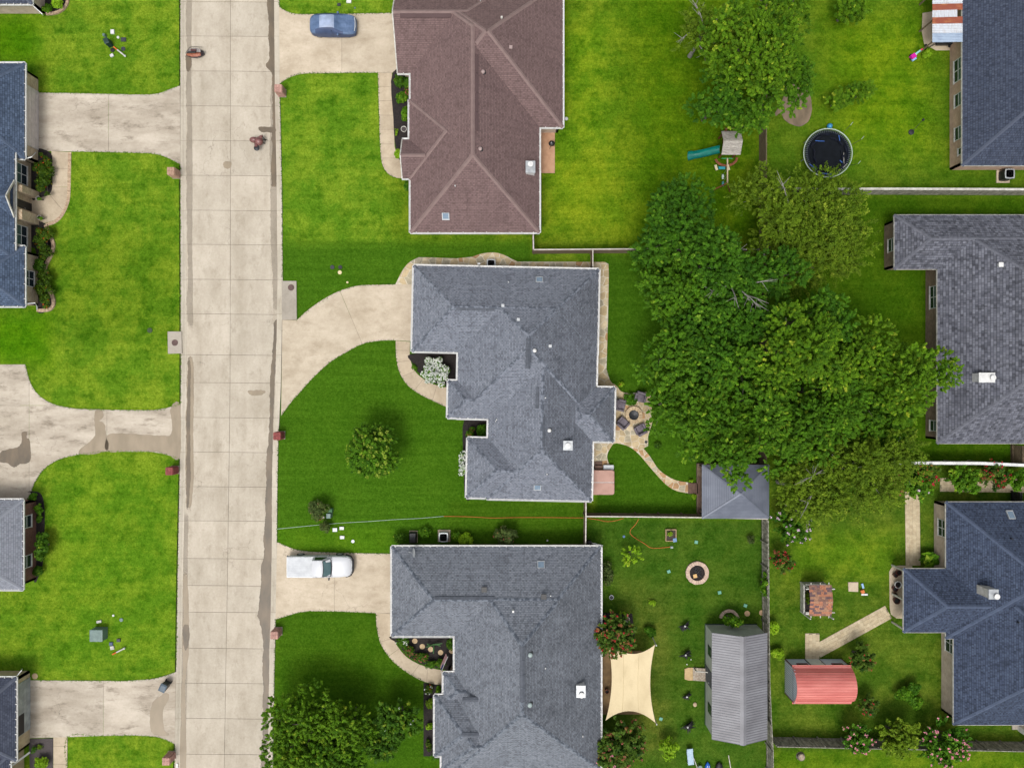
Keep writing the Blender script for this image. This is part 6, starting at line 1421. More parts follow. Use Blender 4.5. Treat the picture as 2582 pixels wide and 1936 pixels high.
def trampoline():
    L = W(2078, 393); c = W(2081, 391, .9); root = thing('trampoline', 'round black trampoline with collapsed safety net', 'trampoline', L); R = 61*S*.99; z = .9
    x, y = L[0], L[1]; n = 40
    MB().tube([(x+R*math.cos(2*math.pi*k/n), y+R*math.sin(2*math.pi*k/n), z) for k in range(n+1)], .045, 8).build('rim', mat('pale_rim', (190, 206, 190), None, rough=.4), root, True)
    MB().lathe((x, y, z-.02), [(R*.86, 0), (R*.86, .01), (.01, -.02)], 40).build('mat', mat('black_mat', (24, 28, 34), (18, 22, 27), 2, .8, spec=.1), root)
    MB().ring((x, y, z-.005), R*.80, R*.93, 0, .03, 40).build('spring_pad', mat('navy_pad', (18, 24, 38), (12, 16, 28), 3, .6, spec=.1), root)
    sp = MB()
    for k in range(72):
        a = 2*math.pi*k/72; sp.bar((x+R*.84*math.cos(a), y+R*.84*math.sin(a), z+.035), (x+R*.985*math.cos(a), y+R*.985*math.sin(a), z+.02), .025)
    tag(sp.build('spring', mat('dull_spring', (112, 124, 118), None), root), kind='stuff')
    for k in range(8):
        a = 2*math.pi*(k+.3)/8; MB().tube([(x+R*math.cos(a), y+R*math.sin(a), z), (x+R*1.0*math.cos(a), y+R*math.sin(a), .1)], .035, 6).build('leg', MT['metal'], root)
    rr = random.Random(5); nm = mat('navy_net', (16, 22, 40), (10, 14, 26), 6, .7, spec=.2); bm = mat('blue_foam', (50, 96, 170), None)
    for k in range(13):
        a = 2*math.pi*k/13; q = R*rr.uniform(.6, .8); P = [(x+q*math.cos(a+t_)*rr.uniform(.92, 1.06), y+q*math.sin(a+t_)*rr.uniform(.92, 1.06), z+.06+rr.uniform(0, .06)) for t_ in (0, .17, .34, .5)]
        MB().tube(P, [.04, .12, .1, .03], 6).build('net_fold', nm, root, True)
    for a, b, cc in (((-.55, .48), (-.18, .46), 'b'), ((.42, .7), (.48, .35), 'b'), ((-.78, -.48), (-.5, -.7), 'b'), ((.5, .1), (.62, -.5), 'k'), ((.46, -.32), (.56, -.42), 'b'), ((-.35, -.84), (.1, -.9), 'b'), ((.62, .0), (.63, -.48), 'w'), ((.6, -.62), (.76, -.46), 'w')):
        MB().tube([(x+a[0]*R, y+a[1]*R, z+.14), (x+b[0]*R, y+b[1]*R, z+.14)], .04 if cc != 'w' else .02, 6).build('net_pole', {'b': bm, 'k': nm, 'w': MT['offwhite']}[cc], root, True)
    for a, ln in ((.95, .9), (.33, 1.0), (-.55, .85)):
        p = (x+R*math.cos(a), y+R*math.sin(a), .9); q = (x+(R+ln*.45)*math.cos(a)+.2, y+(R+ln*.45)*math.sin(a)+.15, 1.6)
        MB().tube([p, q], .02, 6).build('bent_pole', MT['black'], root); MB().tube([q, (q[0]+.05, q[1]+.14, q[2]+.35)], .025, 6).build('pole_end', bpy.data.materials['pale_rim'], root)
    mk = MB()
    for k in range(10): a = k*.628; mk.box((x+.22*math.cos(a), y+.22*math.sin(a), z-.03), (.05, .05, .01))
    tag(mk.build('mat_mark', MT['metal'], root), kind='stuff')
trampoline()
p = W(2089, 321); root = thing('ball', 'blue ball resting against the trampoline', 'ball', p); MB().ball((p[0], p[1], .35), .25, 16, 10).build('shell', mat('blue_ball', (70, 160, 210), (50, 130, 186), 4, .35), root, True)
L = W(2297, 334); root = thing('tether_pole', 'grey round base with a leaning pole and black ball on the upper right lawn', 'tetherball', L); MB().lathe((L[0], L[1], .08), [(.27, 0), (.25, .12), (.06, .16), (.02, .16)], 18).build('base', MT['darkmetal'], root, True); MB().tube([(L[0], L[1], .2), (L[0]+.45, L[1]+.7, 1.2)], .02, 6).build('pole', MT['black'], root); MB().ball((L[0]+.47, L[1]+.74, 1.25), .12).build('ball', MT['black'], root, True)
L = W(2300, 146); root = thing('toy_car', 'pink and blue plastic ride-on toy on the upper right lawn', 'toy', L)
pk = mat('magenta_plastic', (214, 30, 160), None, rough=.35); bp = mat('pale_blue_plastic', (150, 190, 226), None, rough=.4)
MB().box((L[0]-.05, L[1], .32), (.45, .4, .3), .6).build('body', pk, root); MB().box((L[0]+.06, L[1]-.24, .3), (.42, .2, .12), .6).build('seat', bp, root); MB().box((L[0]+.1, L[1]+.12, .4), (.3, .16, .1), .6).build('bonnet', MT['white'], root); MB().bar((L[0]+.15, L[1]+.2, .4), (L[0]+.5, L[1]+.45, .7), .16, .06).build('push_handle', mat('mint_plastic', (140, 206, 190), None), root); MB().box((L[0]+.52, L[1]+.46, .72), (.2, .12, .08), .6).build('grip', mat('red_grip', (226, 60, 90), None), root)
for a in (-1, 1):
    for b in (-1, 1): MB().ball((L[0]+a*.2, L[1]+b*.2, .2), .1).build('wheel', MT['black'], root)
L = W(2355, 112); root = thing('scooter', 'dark scooter with white trim leaning at the patio cover', 'scooter', L)
MB().tube([(L[0]-.9, L[1]-.55, .3), (L[0]-.2, L[1]-.2, .35), (L[0]+.5, L[1]+.2, .9), (L[0]+.7, L[1]+.7, 1.3)], .04, 6).build('frame', MT['black'], root, True); MB().tube([(L[0]+.45, L[1]+.2, .9), (L[0]+.62, L[1]+.62, 1.25)], .03, 6).build('trim', MT['white'], root, True); MB().box((L[0]+.9, L[1]+.0, .35), (1.6, .35, .4)).build('covered_load', MT['darkmetal'], root)
for q in (-.8, 1.4): MB().lathe((L[0]+q, L[1]-.2, .14), [(.1, 0), (.16, .04), (.16, .08), (.02, .1)], 12).build('wheel', MT['tyre'], root)
# ================================================================ small yard things
def box_bed():
    a, b = W2(1677, 1363), W2(1704, 1333); root = thing('raised_bed', 'timber raised bed with seedlings in the lower yard', 'raised bed', (*a, ZL))
    wm = mat('pale_timber', (198, 170, 132), (172, 144, 108), 4)
    for x0_, y0_, x1_, y1_ in ((a[0], a[1], b[0], a[1]+.06), (a[0], b[1]-.06, b[0], b[1]), (a[0], a[1]+.062, a[0]+.06, b[1]-.062), (b[0]-.06, a[1]+.062, b[0], b[1]-.062)): MB().b(x0_, y0_, .08, x1_, y1_, .36).build('board', wm, root)
    MB().b(a[0]+.05, a[1]+.05, .08, b[0]-.05, b[1]-.05, .28).build('soil', MT['soil'], root)
    MB().box((b[0]-.15, a[1]+.12, .36), (.34, .34, .04), .15).build('blue_tray', mat('blue_tray', (120, 152, 190), None), root)
box_bed()
def spiky(u, v, label, s_=1.0, extra=()):
    L = W(u, v); root = thing('garden_ornament', label, 'garden ornament', L, 'black spiky ornaments beside the grey shed'); rr = random.Random(u+v)
    MB().tube([L, (L[0]-.05, L[1]+.05, .75*s_)], .03, 6).build('stake', MT['black'], root)
    mb = MB()
    for k in range(26):
        a = rr.uniform(-2.9, .9); q = rr.uniform(.3, .75)*s_; z = rr.uniform(.3, .7)*s_
        w_ = .045; p = Vector((L[0]-.05, L[1]+.05, z)); e = p+Vector((q*math.cos(a), q*math.sin(a), -.12*s_)); d = (e-p).normalized(); sd = Vector((-d.y, d.x, 0)).normalized()*w_
        mb.add([p+sd, p-sd, (p+e)/2-sd*1.6+Vector((0, 0, .06)), e, (p+e)/2+sd*1.6+Vector((0, 0, .06))], [(0, 1, 2, 3, 4)])
    tag(mb.build('blade', MT['black'], root), kind='stuff')
    MB().ball((L[0]-.1, L[1]+.1, .85*s_), .085).build('globe', MT['white'], root, True)
    for (du, dv) in extra:
        p = W(u+du, v+dv); MB().ball((p[0], p[1], .3), .06).build('globe', MT['white'], root, True)
spiky(1725, 1574, 'topmost of the four black spiky ornaments with a white globe'); spiky(1727, 1646, 'black spiky ornament with three white globes', 1.0, ((14, 14), (4, 26))); spiky(1731, 1752, 'black spiky ornament below the wooden ramp', .8); spiky(1731, 1824, 'lowest and broadest of the four black spiky ornaments', 1.15)
p = W(1752, 1775); solo('garden_rock', MB().ball((p[0], p[1], .16), .17, 9, 6, .5, 1.1, 1.3), BL, 'pale rock on the lawn below the wooden ramp', 'rock')
L = W(1739, 1903); root = thing('sun_lounger', 'pale blue sun lounger at the bottom of the lower yard', 'sun lounger', L); lb_ = mat('pale_blue_sling', (176, 200, 218), (160, 186, 206), 3, .6)
MB().box((L[0], L[1]-.12, .38), (.55, 1.25, .05), .1).build('seat', lb_, root); MB().box((L[0]-.09, L[1]+.62, .52), (.55, .55, .05), .1, rx=.5).build('backrest', lb_, root)
for sx in (-.25, .25):
    for sy in (-.6, .5): MB().b(L[0]+sx-.02, L[1]+sy-.02, .1, L[0]+sx+.02, L[1]+sy+.02, .4).build('leg', MT['metal'], root)
solo('pole', MB().tube([(*W2(1748, 1908), .2), (*W2(1760, 1940), .3)], .04, 6), MT['offwhite'], 'white pole beside the sun lounger', 'pole'); solo('pole', MB().tube([(*W2(1836, 1902), .2), (*W2(1843, 1945), .3)], .04, 6), MT['woodtop'], 'pale pole below the grey metal shed', 'pole')
L = W(1763, 1930); root = thing('stool', 'small pale stool beside the white pole', 'stool', L); MB().cyl((L[0], L[1], .4), .2, .05, 14).build('seat', UG, root)
for k in range(3): a = k*2.1; MB().tube([(L[0]+.1*math.cos(a), L[1]+.1*math.sin(a), .4), (L[0]+.2*math.cos(a), L[1]+.2*math.sin(a), .1)], .02, 6).build('leg', MT['metal'], root)
L = W(1783, 1931); root = thing('kayak', 'blue kayak with white stripes cut by the bottom edge', 'kayak', L); MB().loft([[(L[0]+w_*math.cos(t_), L[1]+yy, .3+.16*math.sin(t_)*q) for t_ in [2*math.pi*k/10 for k in range(10)]] for yy, w_, q in ((.5, .02, .3), (.3, .2, 1), (-.3, .3, 1), (-1.2, .32, 1), (-2.2, .05, .3))]).build('hull', mat('blue_hull', (26, 96, 196), None, rough=.3), root, True)
for s_ in (-1, 1): MB().bar((L[0]+s_*.08, L[1]+.25, .48), (L[0]+s_*.14, L[1]-1.0, .48), .04, .03).build('stripe', MT['white'], root)
L = W(1812, 1934); root = thing('kayak', 'black kayak with a white mark cut by the bottom edge', 'kayak', L); MB().loft([[(L[0]+w_*math.cos(t_), L[1]+yy, .3+.18*math.sin(t_)*q) for t_ in [2*math.pi*k/10 for k in range(10)]] for yy, w_, q in ((.6, .04, .3), (.4, .28, 1), (-.3, .42, 1), (-1.2, .42, 1), (-2.2, .05, .3))]).build('hull', MT['black'], root, True); MB().tube([(L[0]-.1, L[1]-.1, .5), (L[0]+.08, L[1]+.1, .5)], .03, 6).build('mark', MT['white'], root)
L = W(2018, 1905); root = thing('tree_stump', 'round sawn tree stump below the bottom fence', 'stump', L); MB().lathe((L[0], L[1], .05), [(.45, 0), (.36, .12), (.34, .3), (.02, .31)], 14).build('trunk', MT['bark'], root); MB().cyl((L[0]+.02, L[1], .355), .27, .02, 16).build('cut_face', mat('cut_wood', (184, 168, 146), (140, 124, 104), 6), root)
P = px([(2138, 1467), (2163, 1467), (2163, 1491), (2139, 1490)]); solo('paving_slab', MB().prism(P, .08, .17), MT['walk'], 'single tan paving slab on the lower right lawn', 'paving slab')
L = W(2174, 1487); root = thing('toy_slide', 'small orange, blue and white folding toy on the lower right lawn', 'toy', L); MB().box((L[0]-.05, L[1]-.1, .25), (.3, .3, .2), .4).build('orange_part', mat('orange_plastic', (214, 120, 60), None), root); MB().box((L[0], L[1]+.4, .2), (.18, .45, .05), .3).build('blue_panel', bp, root); MB().box((L[0]+.15, L[1]-.38, .22), (.6, .16, .06)).build('white_panel', MT['white'], root)
# flag on the lower grey house
x, y, z = W(1121, 1674, 1.9)
root = thing('flag', 'striped flag with blue canton at the lower grey house entry', 'flag', (x, y, 0)); d = Vector((-.55, -1.15, .5)).normalized(); top = Vector((x+.28, y+.62, 1.7)); e = top+d*1.5
MB().tube([top, e], .018, 6).build('flag_pole', MT['white'], root)
for k in range(13):
    t0, t1 = k/13, (k+1)/13; s0_, s1_ = Vector((-.22, .05, -.9))*t0, Vector((-.22, .05, -.9))*t1; q0, q1 = top+d*.1, top+d*1.35
    st = .42 if k < 7 else 0.0
    q1b = q1+(q0-q1)*st
    mb = MB(); mb.add([q0+s0_, q1b+s0_, q1b+s1_, q0+s1_], [(0, 1, 2, 3)]); mb.build('stripe', mat('flag_red', (190, 36, 62), None) if k == 0 else (bpy.data.materials['flag_red'] if k % 2 == 0 else MT['white']), root)
mb = MB(); s1_ = Vector((-.22, .05, -.9))*(7/13); q1 = top+d*1.35; q1b = q1+(top+d*.1-q1)*.42; mb.add([q1, q1b, q1b+s1_, q1+s1_], [(0, 1, 2, 3)]); mb.build('canton', mat('flag_blue', (44, 50, 120), None), root)
# ================================================================ trees, shrubs, flowers
def quads(name, C, T, Bv, m, parent, rnd):
    """leaf blades: centre, half-length vector, half-width vector (folded along the rib)"""
    N = len(C); o = np.array(WL[parent]) if parent is not None else np.zeros(3)
    nrm = np.cross(T, Bv); ln = np.linalg.norm(nrm, axis=1, keepdims=True)+1e-9; up = nrm/ln*np.linalg.norm(Bv, axis=1, keepdims=True)*.25
    V = np.stack([C-T, C-Bv+up, C+T, C+Bv+up], 1).reshape(-1, 3)-o
    me = bpy.data.meshes.new(name); me.vertices.add(4*N); me.vertices.foreach_set('co', V.astype(np.float32).ravel())
    me.loops.add(4*N); me.loops.foreach_set('vertex_index', np.arange(4*N, dtype=np.int32))
    me.polygons.add(N); me.polygons.foreach_set('loop_start', np.arange(N, dtype=np.int32)*4)
    me.update(calc_edges=True)
    a = me.attributes.new('rnd', 'FLOAT', 'FACE'); a.data.foreach_set('value', rnd.astype(np.float32))
    return tag(link(me, name, m, parent), kind=None)
def unit(n):
    v = rng.normal(size=(n, 3)); return v/np.linalg.norm(v, axis=1, keepdims=True)
def blades(C, Nn, size, aspect=1.7, tilt=.55):
    N = len(C); Nn = Nn+unit(N)*tilt; Nn /= np.linalg.norm(Nn, axis=1, keepdims=True)
    t = np.cross(Nn, unit(N)); t /= np.linalg.norm(t, axis=1, keepdims=True)+1e-9; b = np.cross(Nn, t)
    s_ = (size*rng.uniform(.7, 1.25, N))[:, None]
    return t*s_*aspect/2, b*s_/2
def clump_leaves(cent, rad, per, size, updir=.5):
    Cs, Ns, R_ = [], [], []
    for c, r in zip(cent, rad):
        n = max(6, int(per*r*r)); d = unit(n); d[:, 2] = np.abs(d[:, 2])*.95-.30*rng.random(n)
        d /= np.linalg.norm(d, axis=1, keepdims=True); k = r*rng.uniform(.55, 1.12, n)[:, None]
        Cs.append(c+d*k*np.array([1, 1, .85])); Ns.append(d+np.array([0, 0, updir])); R_.append(np.clip(rng.normal(rng.uniform(.3, .7), .2, n), 0, 1))
    return np.concatenate(Cs), np.concatenate(Ns), np.concatenate(R_)
LM = {
 'dark': leafmat('deep_green_leaves', (48, 94, 14), (90, 142, 28), (144, 184, 54)),
 'mid': leafmat('green_leaves', (58, 104, 14), (106, 156, 30), (168, 196, 56)),
 'bright': leafmat('bright_green_leaves', (66, 112, 14), (122, 166, 30), (196, 212, 64)),
 'olive': leafmat('olive_leaves', (86, 118, 20), (128, 158, 36), (170, 188, 62)),
 'myrtle': leafmat('crape_myrtle_leaves', (50, 86, 24), (102, 132, 42), (168, 104, 72)),
 'shrub': leafmat('shrub_leaves', (44, 84, 18), (92, 136, 30), (146, 166, 48)),
 'hedge': leafmat('red_tipped_hedge', (36, 66, 14), (92, 122, 24), (190, 92, 36)),
 'lime': leafmat('lime_leaves', (118, 164, 26), (164, 206, 44), (200, 216, 70)),
 'grey': leafmat('dusky_leaves', (62, 84, 40), (104, 122, 62), (138, 124, 84)),
 'yellowtip': leafmat('yellow_flower_tips', (126, 160, 40), (172, 192, 76)),
 'white': leafmat('white_blossom', (216, 222, 212), (248, 250, 246), None, .1),
 'pink': leafmat('pink_blossom', (226, 124, 150), (240, 166, 182), None, .15),
 'red': leafmat('red_blossom', (150, 30, 40), (200, 52, 62), None, .15),
 'coral': leafmat('coral_blossom', (150, 78, 66), (186, 112, 98), None, .15),
 'lilac': leafmat('lilac_blossom', (222, 186, 214), (244, 222, 240), None, .15),
}
GT = 'trees in the dense grove behind the central house'
def trunk(root, base, top, r, tips, bark, nlimb=8):
    """tapered trunk with limbs curving out to the crown"""
    b, t = Vector(base), Vector(top)
    o = MB().tube([b+Vector((0, 0, -.1)), b.lerp(t, .12), b.lerp(t, .5)+Vector((.08, .05, 0)), t], [r*1.35, r, r*.8, r*.5], 10).build('trunk', MT[bark], root, True)
    idx = list(range(len(tips))); random.shuffle(idx)
    for i in idx[:nlimb]:
        e = Vector(tips[i]); s_ = b.lerp(t, random.uniform(.5, .95)); m_ = s_.lerp(e, .5)+Vector((random.uniform(-.3, .3), random.uniform(-.3, .3), .15*(e-s_).length))
        MB().tube([s_, s_.lerp(m_, .6), m_, e], [r*.42, r*.32, r*.22, r*.06], 6).build('limb', MT[bark], o, True)
def tree(u, v, rpx, ht, kind, label, cat='tree', name='shade_tree', group=None, per=330, size=.11, dens=1.0, squash=.95, bark='bark', limbs=9, cl=.9, lps=42, upd=.5, twigs=0, wobf=1.0):
    if group == GT and 'feathery' not in name: ht += random.Random(int(u*7+v)).uniform(-2.0, 2.2)
    zc = ht*.72; x, y = W2(u, v, zc); R = rpx*S*(HC-zc)/HC*1.1; root = thing(name, label, cat, (x, y, ZL), group)
    Rz = min(R*squash, ht*.5); cz = ht-Rz
    # boughs: the large lumps of the crown; clumps: leaf bunches over each bough
    nb = int(9+R*R*.95*dens); d = unit(nb); d[:, 2] = np.abs(d[:, 2])-.22*rng.random(nb); d /= np.linalg.norm(d, axis=1, keepdims=True)
    q = rng.random(nb)**.42; br = np.clip(R*rng.uniform(.20, .36, nb), .5, 1.4)
    an = np.arctan2(d[:, 1], d[:, 0]); wob_ = 1+wobf*(.16*np.sin(an*3+rng.random()*6)+.10*np.sin(an*5+rng.random()*6))
    BC = np.stack([x+d[:, 0]*(R-br*.75)*q*wob_, y+d[:, 1]*(R-br*.75)*q*wob_, cz+d[:, 2]*(Rz-br*.6)*np.maximum(q, .5)+rng.uniform(-.20, .14, nb)*R], 1)
    trunk(root, (x, y, ZL), (x+.1, y, cz), max(.12, R*.055), [tuple(p) for p in BC], bark, limbs)
    P, Ax, Ln, tone = [], [], [], []
    for c_, b_ in zip(BC, br):   # pointed leafy sprays over each bough
        k = int(8+b_*b_*26*dens); e = unit(k); e[:, 2] = np.abs(e[:, 2])*1.1-.3*rng.random(k); e /= np.linalg.norm(e, axis=1, keepdims=True)
        P.append(c_+e*(b_*rng.uniform(.72, .98, k))[:, None]*np.array([1, 1, .95]))
        ax = e*np.array([1, 1, .7])+np.array([0, 0, .35*upd])+unit(k)*.45; Ax.append(ax/np.linalg.norm(ax, axis=1, keepdims=True)); Ln.append(rng.uniform(.28, .62, k)*cl); tone.append(np.clip(rng.normal(rng.uniform(.3, .55), .18, k), 0, 1))
    P = np.concatenate(P); Ax = np.concatenate(Ax); Ln = np.concatenate(Ln); tone = np.concatenate(tone)
    m_ = int(lps); idx = np.repeat(np.arange(len(P)), m_); t = rng.random(len(idx))**.75; pr = unit(len(idx)); pr -= Ax[idx]*np.sum(pr*Ax[idx], 1, keepdims=True); pr /= np.linalg.norm(pr, axis=1, keepdims=True)+1e-9
    C = P[idx]+Ax[idx]*(Ln[idx]*t)[:, None]+pr*(Ln[idx]*.34*(1-.8*t)*rng.uniform(.4, 1, len(idx)))[:, None]
    Nn = pr*.55+np.array([0, 0, .75])+Ax[idx]*.25; T, Bv = blades(C, Nn, size, 1.9, .45)
    quads('crown', C, T, Bv, LM[kind], root, np.clip(tone[idx]+rng.normal(0, .13, len(idx))+.22*(t-.5), 0, 1))
    if twigs:
        for _ in range(twigs):   # bare forked branches poking through
            a = random.uniform(0, 6.28); q0 = random.uniform(.1, .5)*R; q1 = q0+random.uniform(.35, .6)*R; z0 = cz+Rz*.55
            p0 = Vector((x+q0*math.cos(a), y+q0*math.sin(a), z0)); p1 = Vector((x+q1*math.cos(a+.3), y+q1*math.sin(a+.3), cz+Rz*.95))
            mm = MB(); mm.tube([p0, p0.lerp(p1, .5)+Vector((0, 0, .2)), p1], [.05, .035, .012], 5)
            for s_ in (-1, 1, .5): e = p0.lerp(p1, random.uniform(.35, .6)); mm.tube([e, e+Vector((math.cos(a+s_*.7)*.9, math.sin(a+s_*.7)*.9, .3))], [.025, .008], 4)
            mm.build('bare_branch', MT['greybark'], root, True)
    return root, (x, y, cz, R, Rz)
def shoots(u, v, rpx, ht, kind, label, flower=None, cat='crape myrtle', name='crape_myrtle', group=None, n=None, size=.16, fl=.8, fsize=.11, tips=None, sx=1.0, sy=1.0, leafper=26, wid=.15):
    """shrub of upright arching shoots, leaves along each shoot and blossom at the tips"""
    zc = ht*.75; x, y = W2(u, v, zc); R = rpx*S*(HC-zc)/HC; root = thing(name, label, cat, (x, y, ZL), group)
    n = n or int(26+R*R*16); C, Nn, D, tipp = [], [], [], []
    st = MB()
    for i in range(n):
        a = random.uniform(0, 6.283); q = math.sqrt(random.random())*random.uniform(.75, 1.05); tip = np.array([x+R*q*math.cos(a)*sx, y+R*q*math.sin(a)*sy, ZL+ht*(1-.38*q*q)*random.uniform(.9, 1.08)])
        b = np.array([x+R*q*.3*math.cos(a)*sx, y+R*q*.3*math.sin(a)*sy, ZL+ht*.35]); tipp.append(tip)
        if i % 6 == 0: st.tube([(x+random.uniform(-.1, .1), y+random.uniform(-.1, .1), ZL), tuple(b), tuple(b*.4+tip*.6)], [.035, .025, .008], 5)
        k = leafper; t = np.sqrt(rng.uniform(.08, 1, k))[:, None]; mid = (b+tip)/2+np.array([0, 0, .12*ht])
        pts = (1-t)**2*b+2*t*(1-t)*mid+t*t*tip; off = unit(k)*rng.uniform(.3, 1, k)[:, None]*wid; C.append(pts+off); Nn.append(off/wid*.7+np.array([0, 0, .8])); D.append(np.full(k, np.clip(rng.normal(.5, .22), 0, 1)))
    tag(st.build('stem', MT['bark'], root, True), kind='stuff')
    C = np.concatenate(C); Nn = np.concatenate(Nn); T, Bv = blades(C, Nn, size, 2.0)
    quads('foliage', C, T, Bv, LM[kind], root, np.clip(np.concatenate(D)+rng.normal(0, .15, len(C)), 0, 1))
    if flower:
        sel = [t for t in tipp if random.random() < fl] or tipp[:2]; Cf = []
        for t in sel:
            k = random.randint(4, 10); Cf.append(t+unit(k)*rng.uniform(.02, .14, k)[:, None]+np.array([0, 0, .08]))
        Cf = np.concatenate(Cf); T, Bv = blades(Cf, np.tile([0, 0, 1.0], (len(Cf), 1)), fsize, 1.1, .7); quads('blossom', Cf, T, Bv, LM[flower], root, rng.random(len(Cf)))
    return root
def bush(u, v, rx, ry, ht, kind, label, cat='shrub', name='shrub', group=None, size=.13, per=620, flower=None, fn=120, fsize=.09, cl=.3, rot=0):
    zc = ht*.8; x, y = W2(u, v, zc); k = S*(HC-zc)/HC; RX, RY = rx*k, ry*k; root = thing(name, label, cat, (x, y, ZL), group)
    n = int(8+RX*RY*16); d = unit(n); d[:, 2] = np.abs(d[:, 2]); q = rng.random(n)**.45; r = np.minimum(min(RX, RY)*.55, cl)*rng.uniform(.7, 1.2, n)
    px_, py_ = d[:, 0]*(RX-r*.8)*q, d[:, 1]*(RY-r*.8)*q; c, s_ = math.cos(rot), math.sin(rot)
    P = np.stack([x+px_*c-py_*s_, y+px_*s_+py_*c, ZL+ht*.45+d[:, 2]*(ht*.5-r*.3)*np.maximum(q, .4)], 1)
    st = MB()
    for i in range(min(n, 6)): st.tube([(x, y, ZL), ((x+P[i][0])/2, (y+P[i][1])/2, ZL+ht*.3), tuple(P[i])], [.04, .03, .012], 5)
    tag(st.build('stem', MT['bark'], root, True), kind='stuff')
    C, Nn, rn = clump_leaves(P, r, per, size); T, Bv = blades(C, Nn, size); quads('foliage', C, T, Bv, LM[kind], root, rn)
    if flower:
        i = rng.integers(0, len(C), fn); i = np.array([j for j in i if Nn[j][2] > .4]); Cf = np.repeat(C[i], 3, 0)+unit(len(i)*3)*.05+np.array([0, 0, .06]); T, Bv = blades(Cf, np.tile([0, 0, 1.0], (len(Cf), 1)), fsize, 1.1, .6); quads('blossom', Cf, T, Bv, LM[flower], root, rng.random(len(Cf)))
    return root
# --- grove behind the central house
tree(1728, 572, 118, 9.5, 'dark', 'dark green tree at the top of the grove', group=GT)
tree(1690, 738, 88, 8.0, 'mid', 'green tree on the left edge of the grove beside the lawn', group=GT)
tree(1850, 705, 112, 9.0, 'dark', 'tree with bare grey branches showing in the grove', group=GT, dens=.72, twigs=9, bark='greybark')
tree(1695, 905, 92, 8.5, 'mid', 'green tree at the left of the grove level with the flagstone walk', group=GT)
tree(1805, 868, 108, 9.0, 'dark', 'dark tree in the middle of the grove', group=GT)
tree(1790, 1050, 118, 8.5, 'mid', 'broad green tree reaching over the flagstone path', group=GT)
tree(1925, 1010, 110, 9.0, 'mid', 'green tree in the lower middle of the grove', group=GT)
tree(2012, 880, 122, 10.5, 'bright', 'tallest bright green tree in the middle of the grove', group=GT)
tree(2165, 905, 108, 9.5, 'bright', 'bright green tree in the right half of the grove', group=GT)
tree(2300, 950, 108, 9.0, 'bright', 'bright green tree overhanging the mixed grey roof', group=GT)
tree(1850, 1160, 62, 7.0, 'mid', 'green tree overhanging the pavilion roof from above', group=GT)
tree(2225, 1065, 88, 7.5, 'mid', 'green tree at the lower right of the grove', group=GT)
tree(2060, 1060, 110, 8.0, 'mid', 'green tree above the white capped fence', group=GT)
tree(1985, 590, 134, 6.5, 'olive', 'feathery olive tree at the upper right of the grove', name='feathery_tree', cl=1.5, lps=34, group=GT, dens=.8, size=.085, per=300, bark='greybark', twigs=2, squash=.6)
tree(2110, 590, 112, 5.5, 'olive', 'feathery olive tree nearest the pale boundary fence', name='feathery_tree', cl=1.5, lps=34, group=GT, dens=.7, size=.085, per=260, bark='greybark', squash=.6)
tree(1945, 480, 81, 5.5, 'olive', 'small feathery olive tree below the trampoline', name='feathery_tree', cl=1.5, lps=34, group=GT, dens=.8, size=.085, per=280, bark='greybark', squash=.6)
tree(2120, 1185, 144, 7.0, 'olive', 'feathery olive tree hanging over the white capped fence', name='feathery_tree', cl=1.5, lps=34, group=GT, dens=.8, size=.085, per=300, bark='greybark', twigs=2, squash=.6)
tree(2012, 1232, 88, 6.5, 'olive', 'feathery olive tree beside the pavilion', name='feathery_tree', cl=1.5, lps=34, group=GT, dens=.9, size=.085, per=300, bark='greybark', twigs=1, squash=.6)
tree(2255, 1150, 81, 6.0, 'olive', 'small feathery olive tree at the right end of the grove', name='feathery_tree', cl=1.5, lps=34, group=GT, dens=.8, size=.085, per=280, bark='greybark', squash=.6)
tree(1640, 640, 70, 7.0, 'dark', 'dark tree at the left edge of the grove below the fence', group=GT)
tree(1800, 650, 90, 8.5, 'dark', 'dark tree behind the topmost grove tree', group=GT)
tree(1770, 790, 96, 8.8, 'dark', 'dark tree above the middle of the grove', group=GT)
tree(1905, 800, 92, 9.0, 'dark', 'dark tree left of the tallest bright tree', group=GT)
tree(1880, 930, 96, 9.2, 'mid', 'green tree below the dark middle tree of the grove', group=GT)
tree(1690, 1020, 74, 7.5, 'mid', 'green tree overhanging the patio chairs', group=GT)
tree(2095, 985, 100, 9.2, 'mid', 'green tree between the two bright trees of the grove', group=GT)
tree(1950, 700, 70, 7.0, 'dark', 'dark tree right of the bare grey branches', group=GT)
tree(2070, 795, 74, 8.0, 'dark', 'dark tree at the upper right of the bright trees', group=GT)
tree(1975, 1110, 92, 7.8, 'mid', 'green tree between the pavilion and the white capped fence', group=GT)
tree(2020, 660, 110, 6.0, 'olive', 'low feathery olive tree beside the bare grey branches', name='feathery_tree', cl=1.5, lps=34, group=GT, dens=.8, size=.085, per=300, bark='greybark', squash=.6)
tree(2065, 530, 98, 5.5, 'olive', 'feathery olive tree under the pale boundary fence', name='feathery_tree', cl=1.5, lps=34, group=GT, dens=.8, size=.085, per=300, bark='greybark', squash=.6)
tree(2190, 1195, 85, 6.0, 'olive', 'feathery olive tree above the faded red shrub', name='feathery_tree', cl=1.5, lps=34, group=GT, dens=.8, size=.085, per=300, bark='greybark', squash=.6)
